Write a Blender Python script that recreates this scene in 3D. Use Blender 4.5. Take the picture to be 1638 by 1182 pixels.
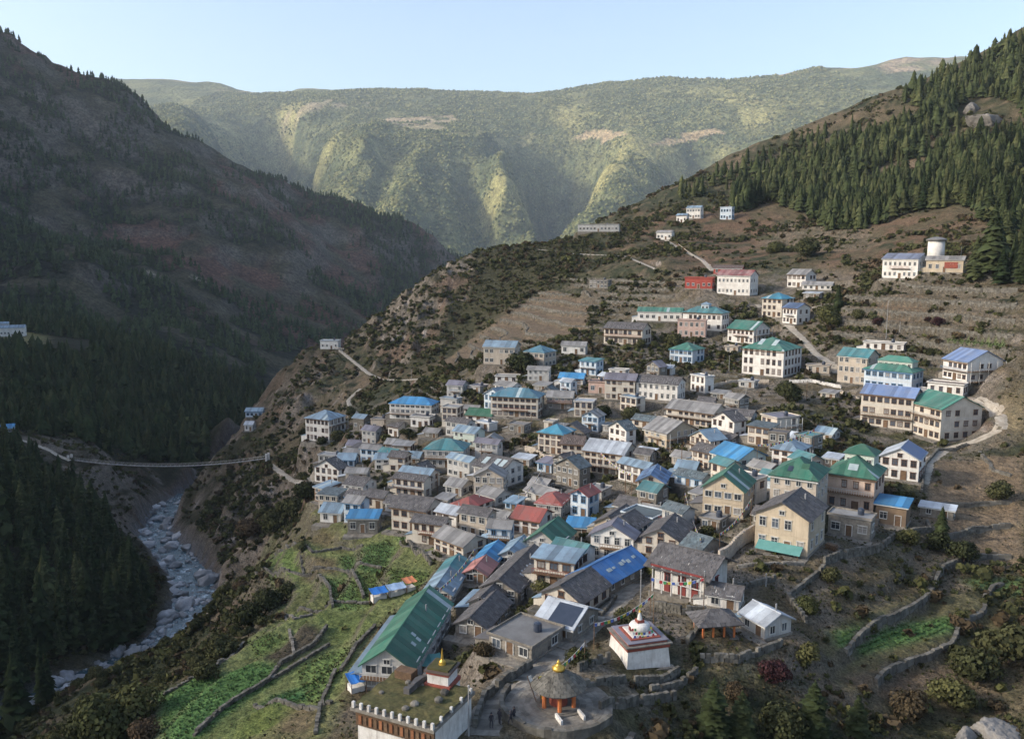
import bpy, math, random
import numpy as np
from mathutils import Vector, Matrix

random.seed(7)
rng = np.random.default_rng(11)
scene = bpy.context.scene
for _o in list(bpy.data.objects):
    bpy.data.objects.remove(_o, do_unlink=True)
COL = scene.collection
R = math.radians

# ------------------------------------------------------------------ camera, sky, sun, exposure
HAZE = 4.4e-5
SC = 1.3                       # metres per unit of the distances written below
FPX = 1363.0                   # focal length in photo pixels (photo 1638 x 1182)
PITCH = R(8.0)
cam_d = bpy.data.cameras.new('camera')
cam = bpy.data.objects.new('camera', cam_d)
COL.objects.link(cam)
cam_d.sensor_width = 36.0
cam_d.lens = 36.0 * FPX / 1638.0
cam_d.clip_start = 0.5
cam_d.clip_end = 40000.0
cam.location = (0, 0, 0)
cam.rotation_euler = (math.pi / 2 - PITCH, 0, 0)
scene.camera = cam

SUN_AZ = R(-100.0)             # direction towards the sun, clockwise from the view direction
SUN_EL = R(25.0)
world = bpy.data.worlds.new('World')
scene.world = world
world.use_nodes = True
wn = world.node_tree
wn.nodes.clear()
w_out = wn.nodes.new('ShaderNodeOutputWorld')
w_bg = wn.nodes.new('ShaderNodeBackground')
w_sky = wn.nodes.new('ShaderNodeTexSky')
w_sky.sky_type = 'NISHITA'
w_sky.sun_disc = False
w_sky.sun_elevation = SUN_EL
w_sky.sun_rotation = SUN_AZ
w_sky.altitude = 800.0
w_sky.air_density = 1.0
w_sky.dust_density = 4.5
w_sky.ozone_density = 0.6
w_bg.inputs['Strength'].default_value = 0.15
wn.links.new(w_sky.outputs[0], w_bg.inputs[0])
wn.links.new(w_bg.outputs[0], w_out.inputs[0])

sun_d = bpy.data.lights.new('sun', 'SUN')
sun = bpy.data.objects.new('sun', sun_d)
COL.objects.link(sun)
sun_d.energy = 2.3
sun_d.angle = R(6.0)
sun_d.color = (1.0, 0.92, 0.80)
_sv = Vector((math.sin(SUN_AZ) * math.cos(SUN_EL), math.cos(SUN_AZ) * math.cos(SUN_EL), math.sin(SUN_EL)))
sun.rotation_euler = _sv.to_track_quat('Z', 'Y').to_euler()

scene.view_settings.view_transform = 'Standard'
scene.view_settings.look = 'None'
scene.view_settings.exposure = 1.1
scene.view_settings.gamma = 1.0
scene.view_settings.use_curve_mapping = False
scene.render.engine = 'CYCLES'
scene.cycles.use_denoising = True
scene.cycles.max_bounces = 5
scene.cycles.diffuse_bounces = 2
scene.cycles.volume_bounces = 0
scene.cycles.use_adaptive_sampling = True

CP, SP = math.cos(PITCH), math.sin(PITCH)

def U(px, py, d):
    """photo pixel + distance along the view axis -> world point"""
    d = d * SC
    u = (px - 819.0) / FPX
    v = -(py - 591.0) / FPX
    return (d * u, d * (CP + v * SP), d * (-SP + v * CP))

def project(P):
    P = np.asarray(P, float)
    d = P[..., 1] * CP - P[..., 2] * SP
    v = (P[..., 1] * SP + P[..., 2] * CP) / d
    u = P[..., 0] / d
    return 819 + FPX * u, 591 - FPX * v, d

# ------------------------------------------------------------------ noise
def _hash(ix, iy, seed):
    h = (ix.astype(np.int64) * 374761393 + iy.astype(np.int64) * 668265263 + seed * 974711) & 0x7fffffff
    h = (h ^ (h >> 13)) * 1274126177 & 0x7fffffff
    h = h ^ (h >> 16)
    return (h & 0xffff) / 65535.0

def vnoise(x, y, seed=0):
    x0 = np.floor(x); y0 = np.floor(y)
    fx = x - x0; fy = y - y0
    fx = fx * fx * fx * (fx * (fx * 6 - 15) + 10); fy = fy * fy * fy * (fy * (fy * 6 - 15) + 10)
    a = _hash(x0, y0, seed); b = _hash(x0 + 1, y0, seed)
    c = _hash(x0, y0 + 1, seed); d = _hash(x0 + 1, y0 + 1, seed)
    return (a * (1 - fx) + b * fx) * (1 - fy) + (c * (1 - fx) + d * fx) * fy

def fbm(x, y, oct=4, seed=0):
    s = 0; a = 0.5; t = 0
    for i in range(oct):
        s = s + a * vnoise(x * 2 ** i + 17.3 * i, y * 2 ** i - 9.1 * i, seed + i)
        t += a; a *= 0.5
    return s / t            # 0..1

def ridged(x, y, oct=4, seed=0):
    s = 0; a = 0.5; t = 0
    for i in range(oct):
        s = s + a * (1 - np.abs(2 * vnoise(x * 2 ** i, y * 2 ** i, seed + i) - 1))
        t += a; a *= 0.5
    return s / t

def sstep(e0, e1, x):
    t = np.clip((x - e0) / (e1 - e0), 0, 1)
    return t * t * (3 - 2 * t)

# ------------------------------------------------------------------ RBF height fields from surveyed points
class RBF:
    def __init__(self, pts, c=6.0, lam=0.0):
        P = np.array(pts, float)
        # drop near duplicates
        keep = []
        for i in range(len(P)):
            if all((P[i, 0] - P[j, 0]) ** 2 + (P[i, 1] - P[j, 1]) ** 2 > (c * 0.5) ** 2 for j in keep):
                keep.append(i)
        P = P[keep]
        self.P = P; self.c = c
        self.s = np.abs(P[:, :2]).max()
        n = len(P)
        A = np.zeros((n + 3, n + 3))
        dx = P[:, None, 0] - P[None, :, 0]; dy = P[:, None, 1] - P[None, :, 1]
        A[:n, :n] = np.sqrt(dx * dx + dy * dy + c * c)
        A[:n, :n] -= lam * np.eye(n)
        A[:n, n] = 1; A[:n, n + 1] = P[:, 0] / self.s; A[:n, n + 2] = P[:, 1] / self.s
        A[n:, :n] = A[:n, n:].T
        b = np.concatenate([P[:, 2], [0, 0, 0]])
        self.w = np.linalg.solve(A, b)
    def __call__(self, x, y):
        sh = x.shape; x = x.ravel(); y = y.ravel(); out = np.empty(len(x))
        n = len(self.P)
        for i in range(0, len(x), 20000):
            xx = x[i:i + 20000]; yy = y[i:i + 20000]
            d = np.sqrt((xx[:, None] - self.P[None, :, 0]) ** 2 + (yy[:, None] - self.P[None, :, 1]) ** 2 + self.c ** 2)
            out[i:i + 20000] = d @ self.w[:n] + self.w[n] + self.w[n + 1] * xx / self.s + self.w[n + 2] * yy / self.s
        return out.reshape(sh)

def line(pts, n=4):
    out = []
    for a, b in zip(pts[:-1], pts[1:]):
        for k in range(n):
            t = k / n
            out.append(tuple(a[i] * (1 - t) + b[i] * t for i in range(3)))
    out.append(pts[-1])
    return out

NEAR = [  # (photo x, photo y, distance)
 (450,1160,84),(350,1160,88),(250,1160,92),(640,1182,70),(540,1160,78),(800,1160,68),(895,1130,71),(1000,1160,70),
 (1100,1150,76),(1250,1150,78),(1400,1150,80),(1600,1160,80),(1020,1078,78),(870,1050,80),(930,1000,90),(1000,950,100),
 (1090,968,94),(1225,1025,84),(1180,1070,80),(1300,1000,92),(1430,1010,95),(1400,1090,86),(1600,940,110),(1560,1000,100),
 (1600,850,125),(1600,750,148),(1600,680,168),(1530,710,172),(1400,690,185),(1600,560,190),(1600,480,215),(1470,446,245),
 (1600,400,255),(1600,350,300),(1255,893,105),(1300,840,118),(1390,862,115),(1188,830,122),(1460,772,140),(1240,745,152),
 (1180,765,146),(1062,804,146),(1242,702,170),(1140,685,192),(1066,717,180),(1250,650,190),(1252,604,220),(1385,616,208),
 (1457,628,196),(1546,612,200),(1445,562,220),(1350,520,240),(1273,519,255),(1205,550,250),(1107,582,240),(1154,530,262),
 (1288,460,285),(1199,473,285),(1139,462,290),(1027,553,255),(936,567,255),(823,584,250),(870,589,245),(932,616,232),
 (860,669,210),(1015,641,215),(1083,643,210),(948,668,205),(785,676,212),(690,674,235),(731,684,220),(527,708,255),
 (582,690,250),(634,700,235),(759,717,195),(740,750,185),(803,783,168),(900,728,185),(997,763,168),(567,762,195),
 (624,752,195),(684,788,172),(581,797,172),(519,805,178),(545,838,160),(604,853,152),(681,855,148),(741,897,128),
 (752,830,150),(862,858,138),(897,835,145),(940,830,142),(996,860,130),(894,893,124),(1085,895,112),(828,968,106),
 (930,988,96),(722,968,108),(660,1108,88),(770,1100,80),(600,960,118),(640,900,130),
 (500,870,150),(420,905,150),(560,900,140),(520,960,125),(430,1010,115),(540,1040,105),(480,1080,98),(330,1090,100),
 (360,960,165),(340,1030,145),(230,1120,112),(150,1130,135),
 (330,880,250),(350,830,260),(390,780,272),(430,742,285),(470,765,255),(500,745,250),(430,850,215),(480,820,190),(390,870,215),(335,930,212),
 (410,680,330),(440,640,360),(385,640,420),(350,730,315),
 (530,556,400),(480,580,395),(430,620,390),(570,590,350),(600,605,320),(655,606,300),(580,650,290),(500,650,310),(700,580,310),(760,560,300),
 (600,540,380),(640,490,395),(700,440,410),(750,410,425),(800,392,440),(860,395,440),(900,385,450),(950,372,480),
 (800,450,390),(850,480,350),(720,520,360),(950,460,340),(1000,500,300),(900,530,280),(800,540,290),(1050,420,340),(1130,420,340),
 (1070,375,420),(1000,360,480),(1110,345,450),(1200,380,400),(1300,400,330),(1400,380,330),(1200,310,480),(1000,335,560),
 (1300,330,430),(1450,330,370),(1600,300,340),(1450,230,460),(1600,200,430),(1250,270,520),(1600,120,500),
 (1900,600,170),(1900,400,240),(1900,200,380),(1900,0,480),(1900,1000,90),(1900,800,125),(2400,600,170),(2400,300,300),(2400,0,420),
 # left bank
 (115,737,300),(178,742,305),(60,717,295),(5,697,290),(-80,690,290),(45,568,480),(0,540,520),(-150,540,520),(150,560,520),(250,560,600),
 (330,600,640),(200,620,470),(100,640,420),(200,700,380),(300,700,440),
]
RIDGE = line([(960,350,560),(1080,300,580),(1160,258,600),(1300,205,600),(1400,165,590),(1480,130,570),(1560,90,560),(1638,45,550),(1800,-40,540)], 3)
RIVER = [(-98,110,-80.5),(-92,135,-83),(-86,155,-84.5),(-77,178,-87),(-79,200,-88.7),(-85,220,-90),(-102,248,-92),(-120,275,-94),(-130,310,-97),(-135,345,-101),(-138,400,-108),(-132,470,-113),(-150,560,-119),(-150,680,-128)]
XYZ = [  # hidden ground, world units before scaling
 (0,0,-37),(60,20,-36),(-30,25,-43),(0,-60,-33),(120,-40,-24),(-60,20,-58),(-60,70,-56),(-130,0,-62),(-60,-80,-50),(130,60,-34),(200,20,-20),(200,120,-20),
 (-100,160,-80),(-118,165,-70),(-150,170,-56),(-200,160,-44),(-97,185,-83),(-118,190,-72),(-150,195,-58),(-99,210,-84),(-125,215,-72),(-160,215,-58),
 (-118,240,-83),(-145,245,-70),(-185,250,-57),(-132,272,-88),(-150,275,-76),(-143,300,-84),(-155,310,-76),(-147,330,-92),(-160,340,-82),(-106,130,-78),(-130,130,-64),(-180,120,-48),
 (-240,300,-52),(-240,200,-44),(-300,300,-46),(-300,420,-50),(-369,500,-45),(-369,300,-42),(-369,100,-40),(-369,-90,-40),(-250,50,-42),(-200,-80,-44),(-369,640,-48),
 (-70,240,-82),(-72,222,-82),(-66,200,-84),(-62,180,-82),(-72,160,-80),(-76,140,-75),
 (-85,265,-82),(-108,290,-84),(-118,330,-92),(-118,400,-98),(-115,470,-102),(-130,560,-110),(-60,560,-95),(-30,520,-60),(-100,520,-95),
 (60,640,-40),(130,700,-20),(250,690,40),(380,660,60),(-200,660,-105),(-260,660,-95),(0,660,-70),
]
near_pts = [U(*p) for p in NEAR] + [U(*p) for p in RIDGE]
for p in RIVER:
    near_pts.append(tuple(c * SC for c in p))
for p in XYZ:
    near_pts.append(tuple(c * SC for c in p))
near_f = RBF(near_pts, c=7.0, lam=2.0)

def axis(segs):
    out = []
    for a, b, s in segs:
        out += list(np.arange(a, b - s * 0.25, s))
    out.append(segs[-1][1])
    return np.array(out)
XS = axis([(-480, -200, 7), (-200, -92, 2.2), (-92, 185, 1.1), (185, 330, 3), (330, 600, 7)])
YS = axis([(-120, 40, 6), (40, 55, 2.5), (55, 345, 1.1), (345, 560, 2.6), (560, 900, 6)])
GX, GY = np.meshgrid(XS, YS)          # rows are y
GZ = near_f(GX, GY)

def sample(Z, x, y):
    x = np.clip(np.asarray(x, float), XS[0], XS[-1] - 1e-6); y = np.clip(np.asarray(y, float), YS[0], YS[-1] - 1e-6)
    i = np.clip(np.searchsorted(XS, x, 'right') - 1, 0, len(XS) - 2); j = np.clip(np.searchsorted(YS, y, 'right') - 1, 0, len(YS) - 2)
    fx = (x - XS[i]) / (XS[i + 1] - XS[i]); fy = (y - YS[j]) / (YS[j + 1] - YS[j])
    return (Z[j, i] * (1 - fx) + Z[j, i + 1] * fx) * (1 - fy) + (Z[j + 1, i] * (1 - fx) + Z[j + 1, i + 1] * fx) * fy

def cast(px, py, Z=None, lift=0.0, dmin=40.0):
    """first ground point seen through a photo pixel"""
    Z = GZ if Z is None else Z
    d = np.arange(dmin, 900, 0.5)
    u = (px - 819.0) / FPX; v = -(py - 591.0) / FPX
    X = d * u; Y = d * (CP + v * SP); ZZ = d * (-SP + v * CP)
    below = ZZ < sample(Z, X, Y) + lift
    ok = (X > XS[0]) & (X < XS[-1]) & (Y < YS[-1])
    k = np.nonzero(below & ok)[0]
    if len(k) == 0:
        k = [np.nonzero(ok)[0][-1]]
    k = k[0]
    return Vector((X[k], Y[k], float(sample(Z, X[k], Y[k])))), d[k]

def inpoly(x, y, poly):
    x = np.asarray(x); y = np.asarray(y)
    inside = np.zeros(x.shape, bool)
    n = len(poly)
    for i in range(n):
        x1, y1 = poly[i]; x2, y2 = poly[(i + 1) % n]
        if y1 == y2: continue
        c = ((y1 > y) != (y2 > y)) & (x < (x2 - x1) * (y - y1) / (y2 - y1) + x1)
        inside ^= c
    return inside

def ground_poly(pix, Z=None):
    return [tuple(cast(px, py, Z)[0][:2]) for px, py in pix]

def polymask(pix, soft=3.0, Z=None):
    """soft mask (0..1) over the terrain grid of a polygon traced on the ground"""
    poly = ground_poly(pix, Z)
    xs = [p[0] for p in poly]; ys = [p[1] for p in poly]
    m = np.zeros(GX.shape)
    sel = (GX > min(xs) - 3 * soft) & (GX < max(xs) + 3 * soft) & (GY > min(ys) - 3 * soft) & (GY < max(ys) + 3 * soft)
    x = GX[sel]; y = GY[sel]
    acc = np.zeros(x.shape)
    offs = [(0, 0), (.7, .2), (-.7, -.2), (.2, -.7), (-.2, .7), (1, 1), (-1, -1), (1, -1), (-1, 1)]
    for ox, oy in offs:
        acc += inpoly(x + ox * soft, y + oy * soft, poly)
    m[sel] = acc / len(offs)
    return m
# ------------------------------------------------------------------ village buildings, surveyed from the photograph
# near corner x, base y, eave y | front width px, side width px | turn deg, depth m (0 = from side px) | roof, roof paint, wall, storeys | label
HOUSES = """
690 674 648 67 18 20 8 hip blue white 3 | white three-storey lodge with bright blue hipped roof above the terraces
687 686 669 30 15 25 5 flat grey white 1 | small flat white annex in front of the bright blue roofed lodge
527 709 672 37 27 38 0 hip palebl white 3 | white lodge with stacked dark balconies at the village's far left edge
582 691 670 17 11 35 0 gx palebl stone 1 | small stone hut with pale blue roof beside the balconied lodge
615 692 673 21 8 25 5 flat grey beige 1 | low beige garage-like house with flat top beside the blue-roofed hut
637 701 684 16 20 45 0 gx slate white 1 | low white cottage with slate roof below the bright blue lodge
731 685 654 24 10 22 6 flat grey cream 3 | narrow cream three-storey house with pale grey top
785 677 666 40 15 22 7 gx dgreen white 1 | long low white house under a dark green roof
759 717 694 34 17 35 0 gx palebl mint 2 | mint green house with pale blue-grey roof, angled to the lane
860 670 637 76 16 14 9 hip tealbl cream 3 | largest cream hotel with steel blue roof and eight window columns
740 751 721 61 12 14 9 hip teal greyw 2 | grey-white lodge under a steep teal hipped roof
684 788 764 48 20 30 0 gx palebl cream 2 | cream house with faded blue roof below the teal hipped lodge
670 742 733 30 8 20 5 gx palebl greyw 1 | low grey shed with faded blue roof left of the teal hipped lodge
567 763 735 27 8 15 6 gx palebl bluew 2 | white house with blue windows near the bridge path
624 753 734 24 5 12 5 gx palebl white 2 | small white cube house with blue roof trim
803 783 752 46 35 38 0 gx slate white 2 | white hotel with tall pillared windows and patched slate roof
738 796 779 26 20 35 0 gx grey greyw 1 | grey-roofed cottage above the red roofed house
752 831 812 30 36 40 0 hip red cream 2 | cream house under a weathered red hipped roof
581 797 777 30 22 35 0 gx slate white 2 | white cottage with dark slate roof facing the fields
612 817 797 28 18 35 0 gx slate cream 1 | cream cottage with slate roof, second in the row above the fields
681 856 817 55 22 30 8 gx slate cream 2 | long cream guesthouse with dark slate roof and tall windows
741 898 873 48 38 48 0 gx grey cream 2 | long guesthouse with light grey roof running down to the market
604 854 829 47 8 10 5 shed blue stone 1 | stone house with flat bright blue roof at the field edge
545 839 820 32 12 25 6 gx palebl white 1 | white cottage with grey-blue roof beside the flat blue roof
519 806 782 15 25 50 0 shed palebl brown 2 | brown-walled house with faded blue lean-to roof at the cliff side
823 585 556 50 14 16 8 gx palebl beige 2 | beige two-storey block with pale roof on the upper terrace
870 590 565 32 20 32 0 hip tealbl beige 2 | beige house with dark teal roof next to the pale-roofed block
936 568 553 38 6 10 5 gx grey white 1 | small white bungalow on the upper terrace
1027 554 528 62 23 22 9 gx slate cream 2 | cream school-like block with dark roof and two window rows
932 617 606 38 8 12 6 gx blue white 1 | small white house with saturated blue roof in mid village
828 613 604 36 6 10 5 flat grey white 1 | low white house just behind the largest cream hotel
1015 642 609 48 8 10 7 gx purple cream 3 | cream three-storey house with purple-grey roof
1083 644 616 66 20 18 8 gx slate white 2 | white house with two dark bands and slate roof
967 631 613 26 5 10 5 flat brownr pink 1 | pinkish porch house joined to the purple-grey roofed house
948 669 645 30 6 10 6 flat tin cream 2 | small cream block with pale flat roof behind the street
915 656 635 40 5 8 6 gx grey dark 2 | dark veranda house right of the largest cream hotel
1140 686 662 76 20 26 9 gx grey cream 2 | long cream lodge with light grey roof and seven windows
1066 718 694 37 48 45 0 gx grey yellow 2 | house with broad grey roof and yellow lower wall
900 729 695 40 15 26 8 hip cyan cream 3 | cream lodge with vivid cyan-blue hipped roof
932 736 711 35 4 10 7 gx brownr cream 2 | cream linking wing with dark brown roof
997 764 727 65 20 22 9 gx tin cream 3 | cream hotel with shining pale metal roof
1062 805 772 43 10 8 9 gy bluestripe cream 3 | cream gable house with blue roof and dark blue panels
1110 771 753 30 10 15 6 gx palebl stone 1 | small stone house with light blue roof right of the blue gable house
897 836 807 40 14 18 8 hip red greyw 2 | grey house with broad dull red roof
862 859 834 44 20 24 7 gx red white 2 | white house with orange-red roof at the market's upper end
940 831 793 28 18 30 0 gy red bluew 2 | tall bluish-white gable house with red roof
996 861 842 46 30 22 9 gy slate yellow 1 | yellowish gable cottage under a wide slate roof
945 859 848 40 5 8 5 shed blue stone 1 | low stone shed with flat blue sheet roof
894 894 872 55 20 20 9 gy green greyw 2 | house with rounded green roof at the head of the market row
828 969 945 58 28 20 17 gy slate stone 2 | long dark slate roofed market building
660 1108 1066 80 30 17 21 gy green greyw 2 | very long market hall with green metal roof
722 969 950 45 12 15 8 gy palebl greyw 2 | house with pale grey-blue roof behind the long green roof
735 936 919 36 10 15 7 gy teal greyw 1 | small house with teal roof at the fields' corner
790 992 968 40 16 22 9 gy slate beige 1 | beige gable cottage with slate roof in the market row
778 1024 1003 50 16 22 10 gy slate stone 1 | low slate roofed market house nearest the long green hall
793 916 899 36 12 18 8 gy blue stone 1 | market house under a saturated blue roof
836 908 892 40 14 18 8 gy palebl greyw 1 | market house with pale teal roof beside the blue one
778 936 921 36 8 18 6 gy pinkred stone 1 | stall house with faded pinkish red roof
930 988 963 66 46 30 0 gy slate cream 1 | cream gable house with brown slate roof on the main street
968 956 936 60 72 33 0 gy royal stone 1 | long house with royal blue roof and white paint marks
915 1027 1012 58 20 30 7 gx tin stone 1 | low house with pale roof carrying a dark panel
850 1062 1046 70 30 35 7 flat grey stone 1 | flat grey-white roofed stone building along the street
1085 896 865 58 10 14 9 gy slate cream 2 | cream gable house with dark roof above the temple
1110 908 893 30 52 35 0 gx tealslate stone 1 | long low stone building with blue-grey slate roof
1180 766 735 43 43 45 0 gx blue mint 2 | pale mint house with deep blue roof
1242 703 671 25 34 48 0 flat purple cream 2 | cream house with shaded blue-grey veranda side
1275 750 722 40 14 20 8 hip palebl white 2 | white house with light blue hipped roof
1188 831 785 64 12 12 9 gy green yellow 2 | yellow gable house with dark green roof
1303 832 768 71 12 12 10 hip green beige 3 | beige house under a wide green roof with roof holes
1396 826 766 73 12 10 10 hip green pinkb 2 | tall pinkish house with twin-level green roof
1291 894 833 83 20 15 10 gy slate yellow 2 | large yellow house with grey ridged roof and green awning
1468 773 736 57 8 8 9 gy tin white 2 | white gable house with half white half blue roof
1448 846 812 45 4 8 5 shed blue wood 1 | open lean-to with blue sheet roof beside the tall pinkish house
1524 833 826 48 4 5 3 shed tin stone 1 | narrow low shed with bluish white roof by the fields
1503 707 655 50 58 48 0 gx greenteal cream 3 | gabled right wing of the big cream hotel with green roof
1458 691 638 78 5 14 9 gx bluetile cream 3 | blue-roofed left wing of the big cream hotel
1385 617 573 44 25 22 9 gx teal beige 3 | beige three-storey house with teal roof on the right slope
1457 630 597 72 27 20 9 hip greenteal bluew 2 | white house with stepped green double roof
1546 613 580 36 50 45 0 gx bluetile white 2 | white house with violet-blue roof and shaded balcony
1540 635 618 52 8 12 5 flat brownr white 1 | low white house with brown flat roof beside the violet-blue one
1445 563 552 60 4 8 5 flat grey white 1 | long low white building behind the stepped green roof
1467 447 415 53 18 25 8 gx slatebl white 2 | white hillside house with slate-blue roof and tall windows
1540 437 416 54 4 8 5 gx grey yellow 1 | low cream wing with red sign beside the round tower
1199 474 442 52 16 22 9 gx redtrim white 2 | white monastery block with dark red roof edge
1139 463 446 43 4 10 6 flat red redw 1 | red-walled monastery hall next to the white block
1186 440 430 44 8 12 6 gx brownr redw 1 | dark maroon roofed building behind the white monastery block
1288 461 440 28 16 28 0 gx grey white 2 | small white house with grey roof above the teal hotel
1330 465 456 45 5 10 5 gx grey white 1 | low white cottage with slate roof beside the upper path
1250 509 479 31 30 30 9 hip cyan cream 3 | cream hotel wing with turquoise roof high in the village
1274 520 494 22 20 42 0 gx darkbl white 2 | white annex with dark blue roof on the turquoise hotel
1090 516 500 70 4 8 6 gx greenteal white 1 | long white house with green roof in the upper row
1154 531 502 62 16 18 9 hip teal white 2 | white lodge with teal roof and roof cupola
1128 541 515 44 6 8 4 flat grey pink 2 | pink-banded front block of the teal cupola lodge
1205 551 528 41 25 30 0 gx greenteal white 2 | white house with bright green roof and green porch
1107 583 561 36 19 28 0 hip greenteal bluew 2 | small bluish-white house with patched green roof
1252 605 562 65 28 24 0 hip greenteal white 3 | square white hotel with green roof and three window rows
1326 599 587 35 3 8 4 flat grey beige 1 | low beige hut right of the square green-roofed hotel
1223 1026 999 38 40 45 0 gx tin greyw 1 | grey shed with shiny pale metal roof near the temple
1181 981 957 50 6 10 4 gx slate white 1 | low white and red shrine building beside the temple
990 371 360 66 6 6 8 flat grey greyw 1 | long flat grey building on the far ridge
1074 384 372 24 8 20 5 gx grey white 1 | small white house where the ridge path starts
1120 350 333 22 8 20 6 gx palebl white 2 | white house with pale roof among the ridge trees
1098 357 345 16 6 20 5 gx palebl white 1 | smaller white house left of the ridge-tree pair
1170 352 333 18 7 20 5 flat palebl bluew 2 | bluish-white tower house at the edge of the right forest
541 559 546 28 6 15 6 flat palebl white 1 | lone white house on the saddle above the gorge
420 668 658 26 6 15 6 gx palebl bluew 1 | blue-roofed hut on the cliff above the bridge
404 690 679 12 8 20 5 gx tin white 1 | white hut on the cliff just below the blue-roofed hut
22 693 684 30 4 8 6 gx blue stone 1 | hut with blue roof at the left end of the bridge path
62 572 558 24 5 10 7 flat tin white 1 | white house on the left bank terrace above the forest
40 538 524 40 6 10 8 gx palebl white 1 | long white lodge on the left bank field
14 533 518 16 5 10 6 gx palebl greyw 2 | grey house at the left picture edge on the far bank
972 462 450 30 10 20 6 flat grey stone 2 | grey stone tower house alone on the terraced knoll
652 722 712 18 10 30 4 shed grey stone 1 | tiny stone shed below the low beige garage
706 738 727 22 10 30 4 gx grey stone 1 | stone byre left of the mint green house
838 694 682 26 12 28 5 flat grey stone 1 | flat stone store below the steel blue hotel
846 747 735 26 12 28 4 shed tin greyw 1 | tin lean-to above the patched slate hotel
872 792 778 26 14 30 5 gx grey stone 1 | stone cottage between the retaining wall and the red roofs
962 800 787 26 12 28 5 flat grey greyw 1 | flat grey house under the shining metal roof hotel
1012 826 812 30 14 28 6 gx slate stone 1 | slate hut left of the blue gable house
1052 843 830 32 12 24 6 gx grey stone 1 | grey-roofed stone house above the cream gable house
648 780 768 20 10 30 4 gx slate cream 1 | little cream hut with slate roof in the lower left rows
716 812 800 20 10 30 4 shed grey greyw 1 | grey lean-to left of the weathered red roof
640 822 806 24 14 32 5 gx slate white 1 | white slate-roofed cottage beside the long cream guesthouse
806 846 832 30 16 34 5 gx grey beige 1 | beige cottage between the two lower red roofs
826 818 806 18 10 30 4 shed palebl bluew 1 | small pale blue shed roof by the dull red roof
1126 806 794 22 12 30 5 shed grey stone 1 | stone shed beside the deep blue roof
1150 852 842 30 10 24 4 flat grey stone 1 | flat-topped stone store below the yellow gable house
988 694 684 24 8 20 4 flat grey greyw 1 | small flat outbuilding left of the broad grey roof
1040 736 726 26 10 26 4 shed tin stone 1 | metal shed below the broad grey roof
764 664 655 22 8 20 4 gx grey white 1 | white hut between the narrow cream house and dark green roof
906 694 685 22 8 22 4 shed grey stone 1 | stone shed just above the cyan-blue roof
884 690 677 14 8 24 4 flat grey cream 1 | tiny cream cube left of the small pale-roofed block
1206 622 612 24 8 20 4 flat tin greyw 1 | flat metal shed below the square green-roofed hotel
1330 706 695 26 10 24 5 gx palebl greyw 1 | pale-roofed hut left of the big cream hotel
1340 748 736 22 8 16 4 shed tin stone 1 | metal lean-to behind the twin-level green roof
1226 842 830 20 8 20 4 gx slate stone 1 | slate shed between the yellow gable and the large yellow house
1391 866 834 64 8 10 4 flat grey stone 1 | stone terrace building in front of the tall pinkish house
1500 640 627 30 6 10 4 flat grey greyw 1 | grey outbuilding behind the blue-roofed hotel wing
1000 604 594 26 8 20 4 flat grey white 1 | white hut above the purple-grey roof
1160 640 630 22 8 22 4 shed grey stone 1 | stone shed at the path above the long cream lodge
1335 640 630 22 8 20 4 shed grey beige 1 | beige lean-to left of the big cream hotel corner
1180 566 556 20 6 18 4 flat grey beige 1 | low beige outbuilding under the green porch house
1310 480 470 24 8 20 4 shed tin stone 1 | metal-roofed shed at the end of the upper wall
700 702 692 22 10 28 4 gx grey stone 1 | stone hut right of the low white slate cottage
560 800 786 20 12 34 5 shed grey greyw 1 | grey lean-to above the white field cottage
"""
REGS = []
for ln in HOUSES.strip().splitlines():
    a, lab = ln.split('|')
    t = a.split()
    cx, cy, ey, wf, ws, tu, D = [float(q) for q in t[:7]]
    REGS.append(dict(cx=cx, cy=cy, ey=ey, wf=wf, ws=ws, a=tu, D=D, roof=t[7], rc=t[8], wc=t[9], st=int(t[10]), label=lab.strip()))

def place(h):
    P, d = cast(h['cx'], h['cy'])
    k = d / FPX
    a = R(h['a'])
    h['W'] = max(2.6, h['wf'] * k / math.cos(a))
    h['Dm'] = h['D'] * 1.0 if h['D'] else min(16.0, max(3.5, h['ws'] * k / math.sin(a)))
    h['H'] = max(1.9, (h['cy'] - h['ey']) * k * 1.03)
    phi = math.atan2(P.x, P.y)
    h['th'] = -(a + phi)
    h['P'] = P; h['d'] = d
    c, s = math.cos(h['th']), math.sin(h['th'])
    lx, ly = -h['W'] / 2, h['Dm'] / 2
    h['C'] = Vector((P.x + c * lx - s * ly, P.y + s * lx + c * ly, P.z))
for h in REGS:
    place(h)

# small sheds and outbuildings squeezed between the surveyed houses
def foot_hit(C, th, W, D, pad=.7):
    rr = math.hypot(W, D) / 2
    for g in REGS:
        dx, dy = C.x - g['C'].x, C.y - g['C'].y
        r2 = math.hypot(g['W'], g['Dm']) / 2
        if dx * dx + dy * dy > (rr + r2 + pad) ** 2: continue
        for (A, ta, wa, da, B, tb, wb, db) in ((C, th, W, D, g['C'], g['th'], g['W'], g['Dm']), (g['C'], g['th'], g['W'], g['Dm'], C, th, W, D)):
            c, s = math.cos(tb), math.sin(tb); ca, sa = math.cos(ta), math.sin(ta)
            for ux in (-.5, -.17, .17, .5):
                for uy in (-.5, 0, .5):
                    x = A.x + ca * ux * wa - sa * uy * da - B.x; y = A.y + sa * ux * wa + ca * uy * da - B.y
                    if abs(c * x + s * y) < wb / 2 + pad and abs(-s * x + c * y) < db / 2 + pad: return True
    return False
import re as _re
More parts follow.
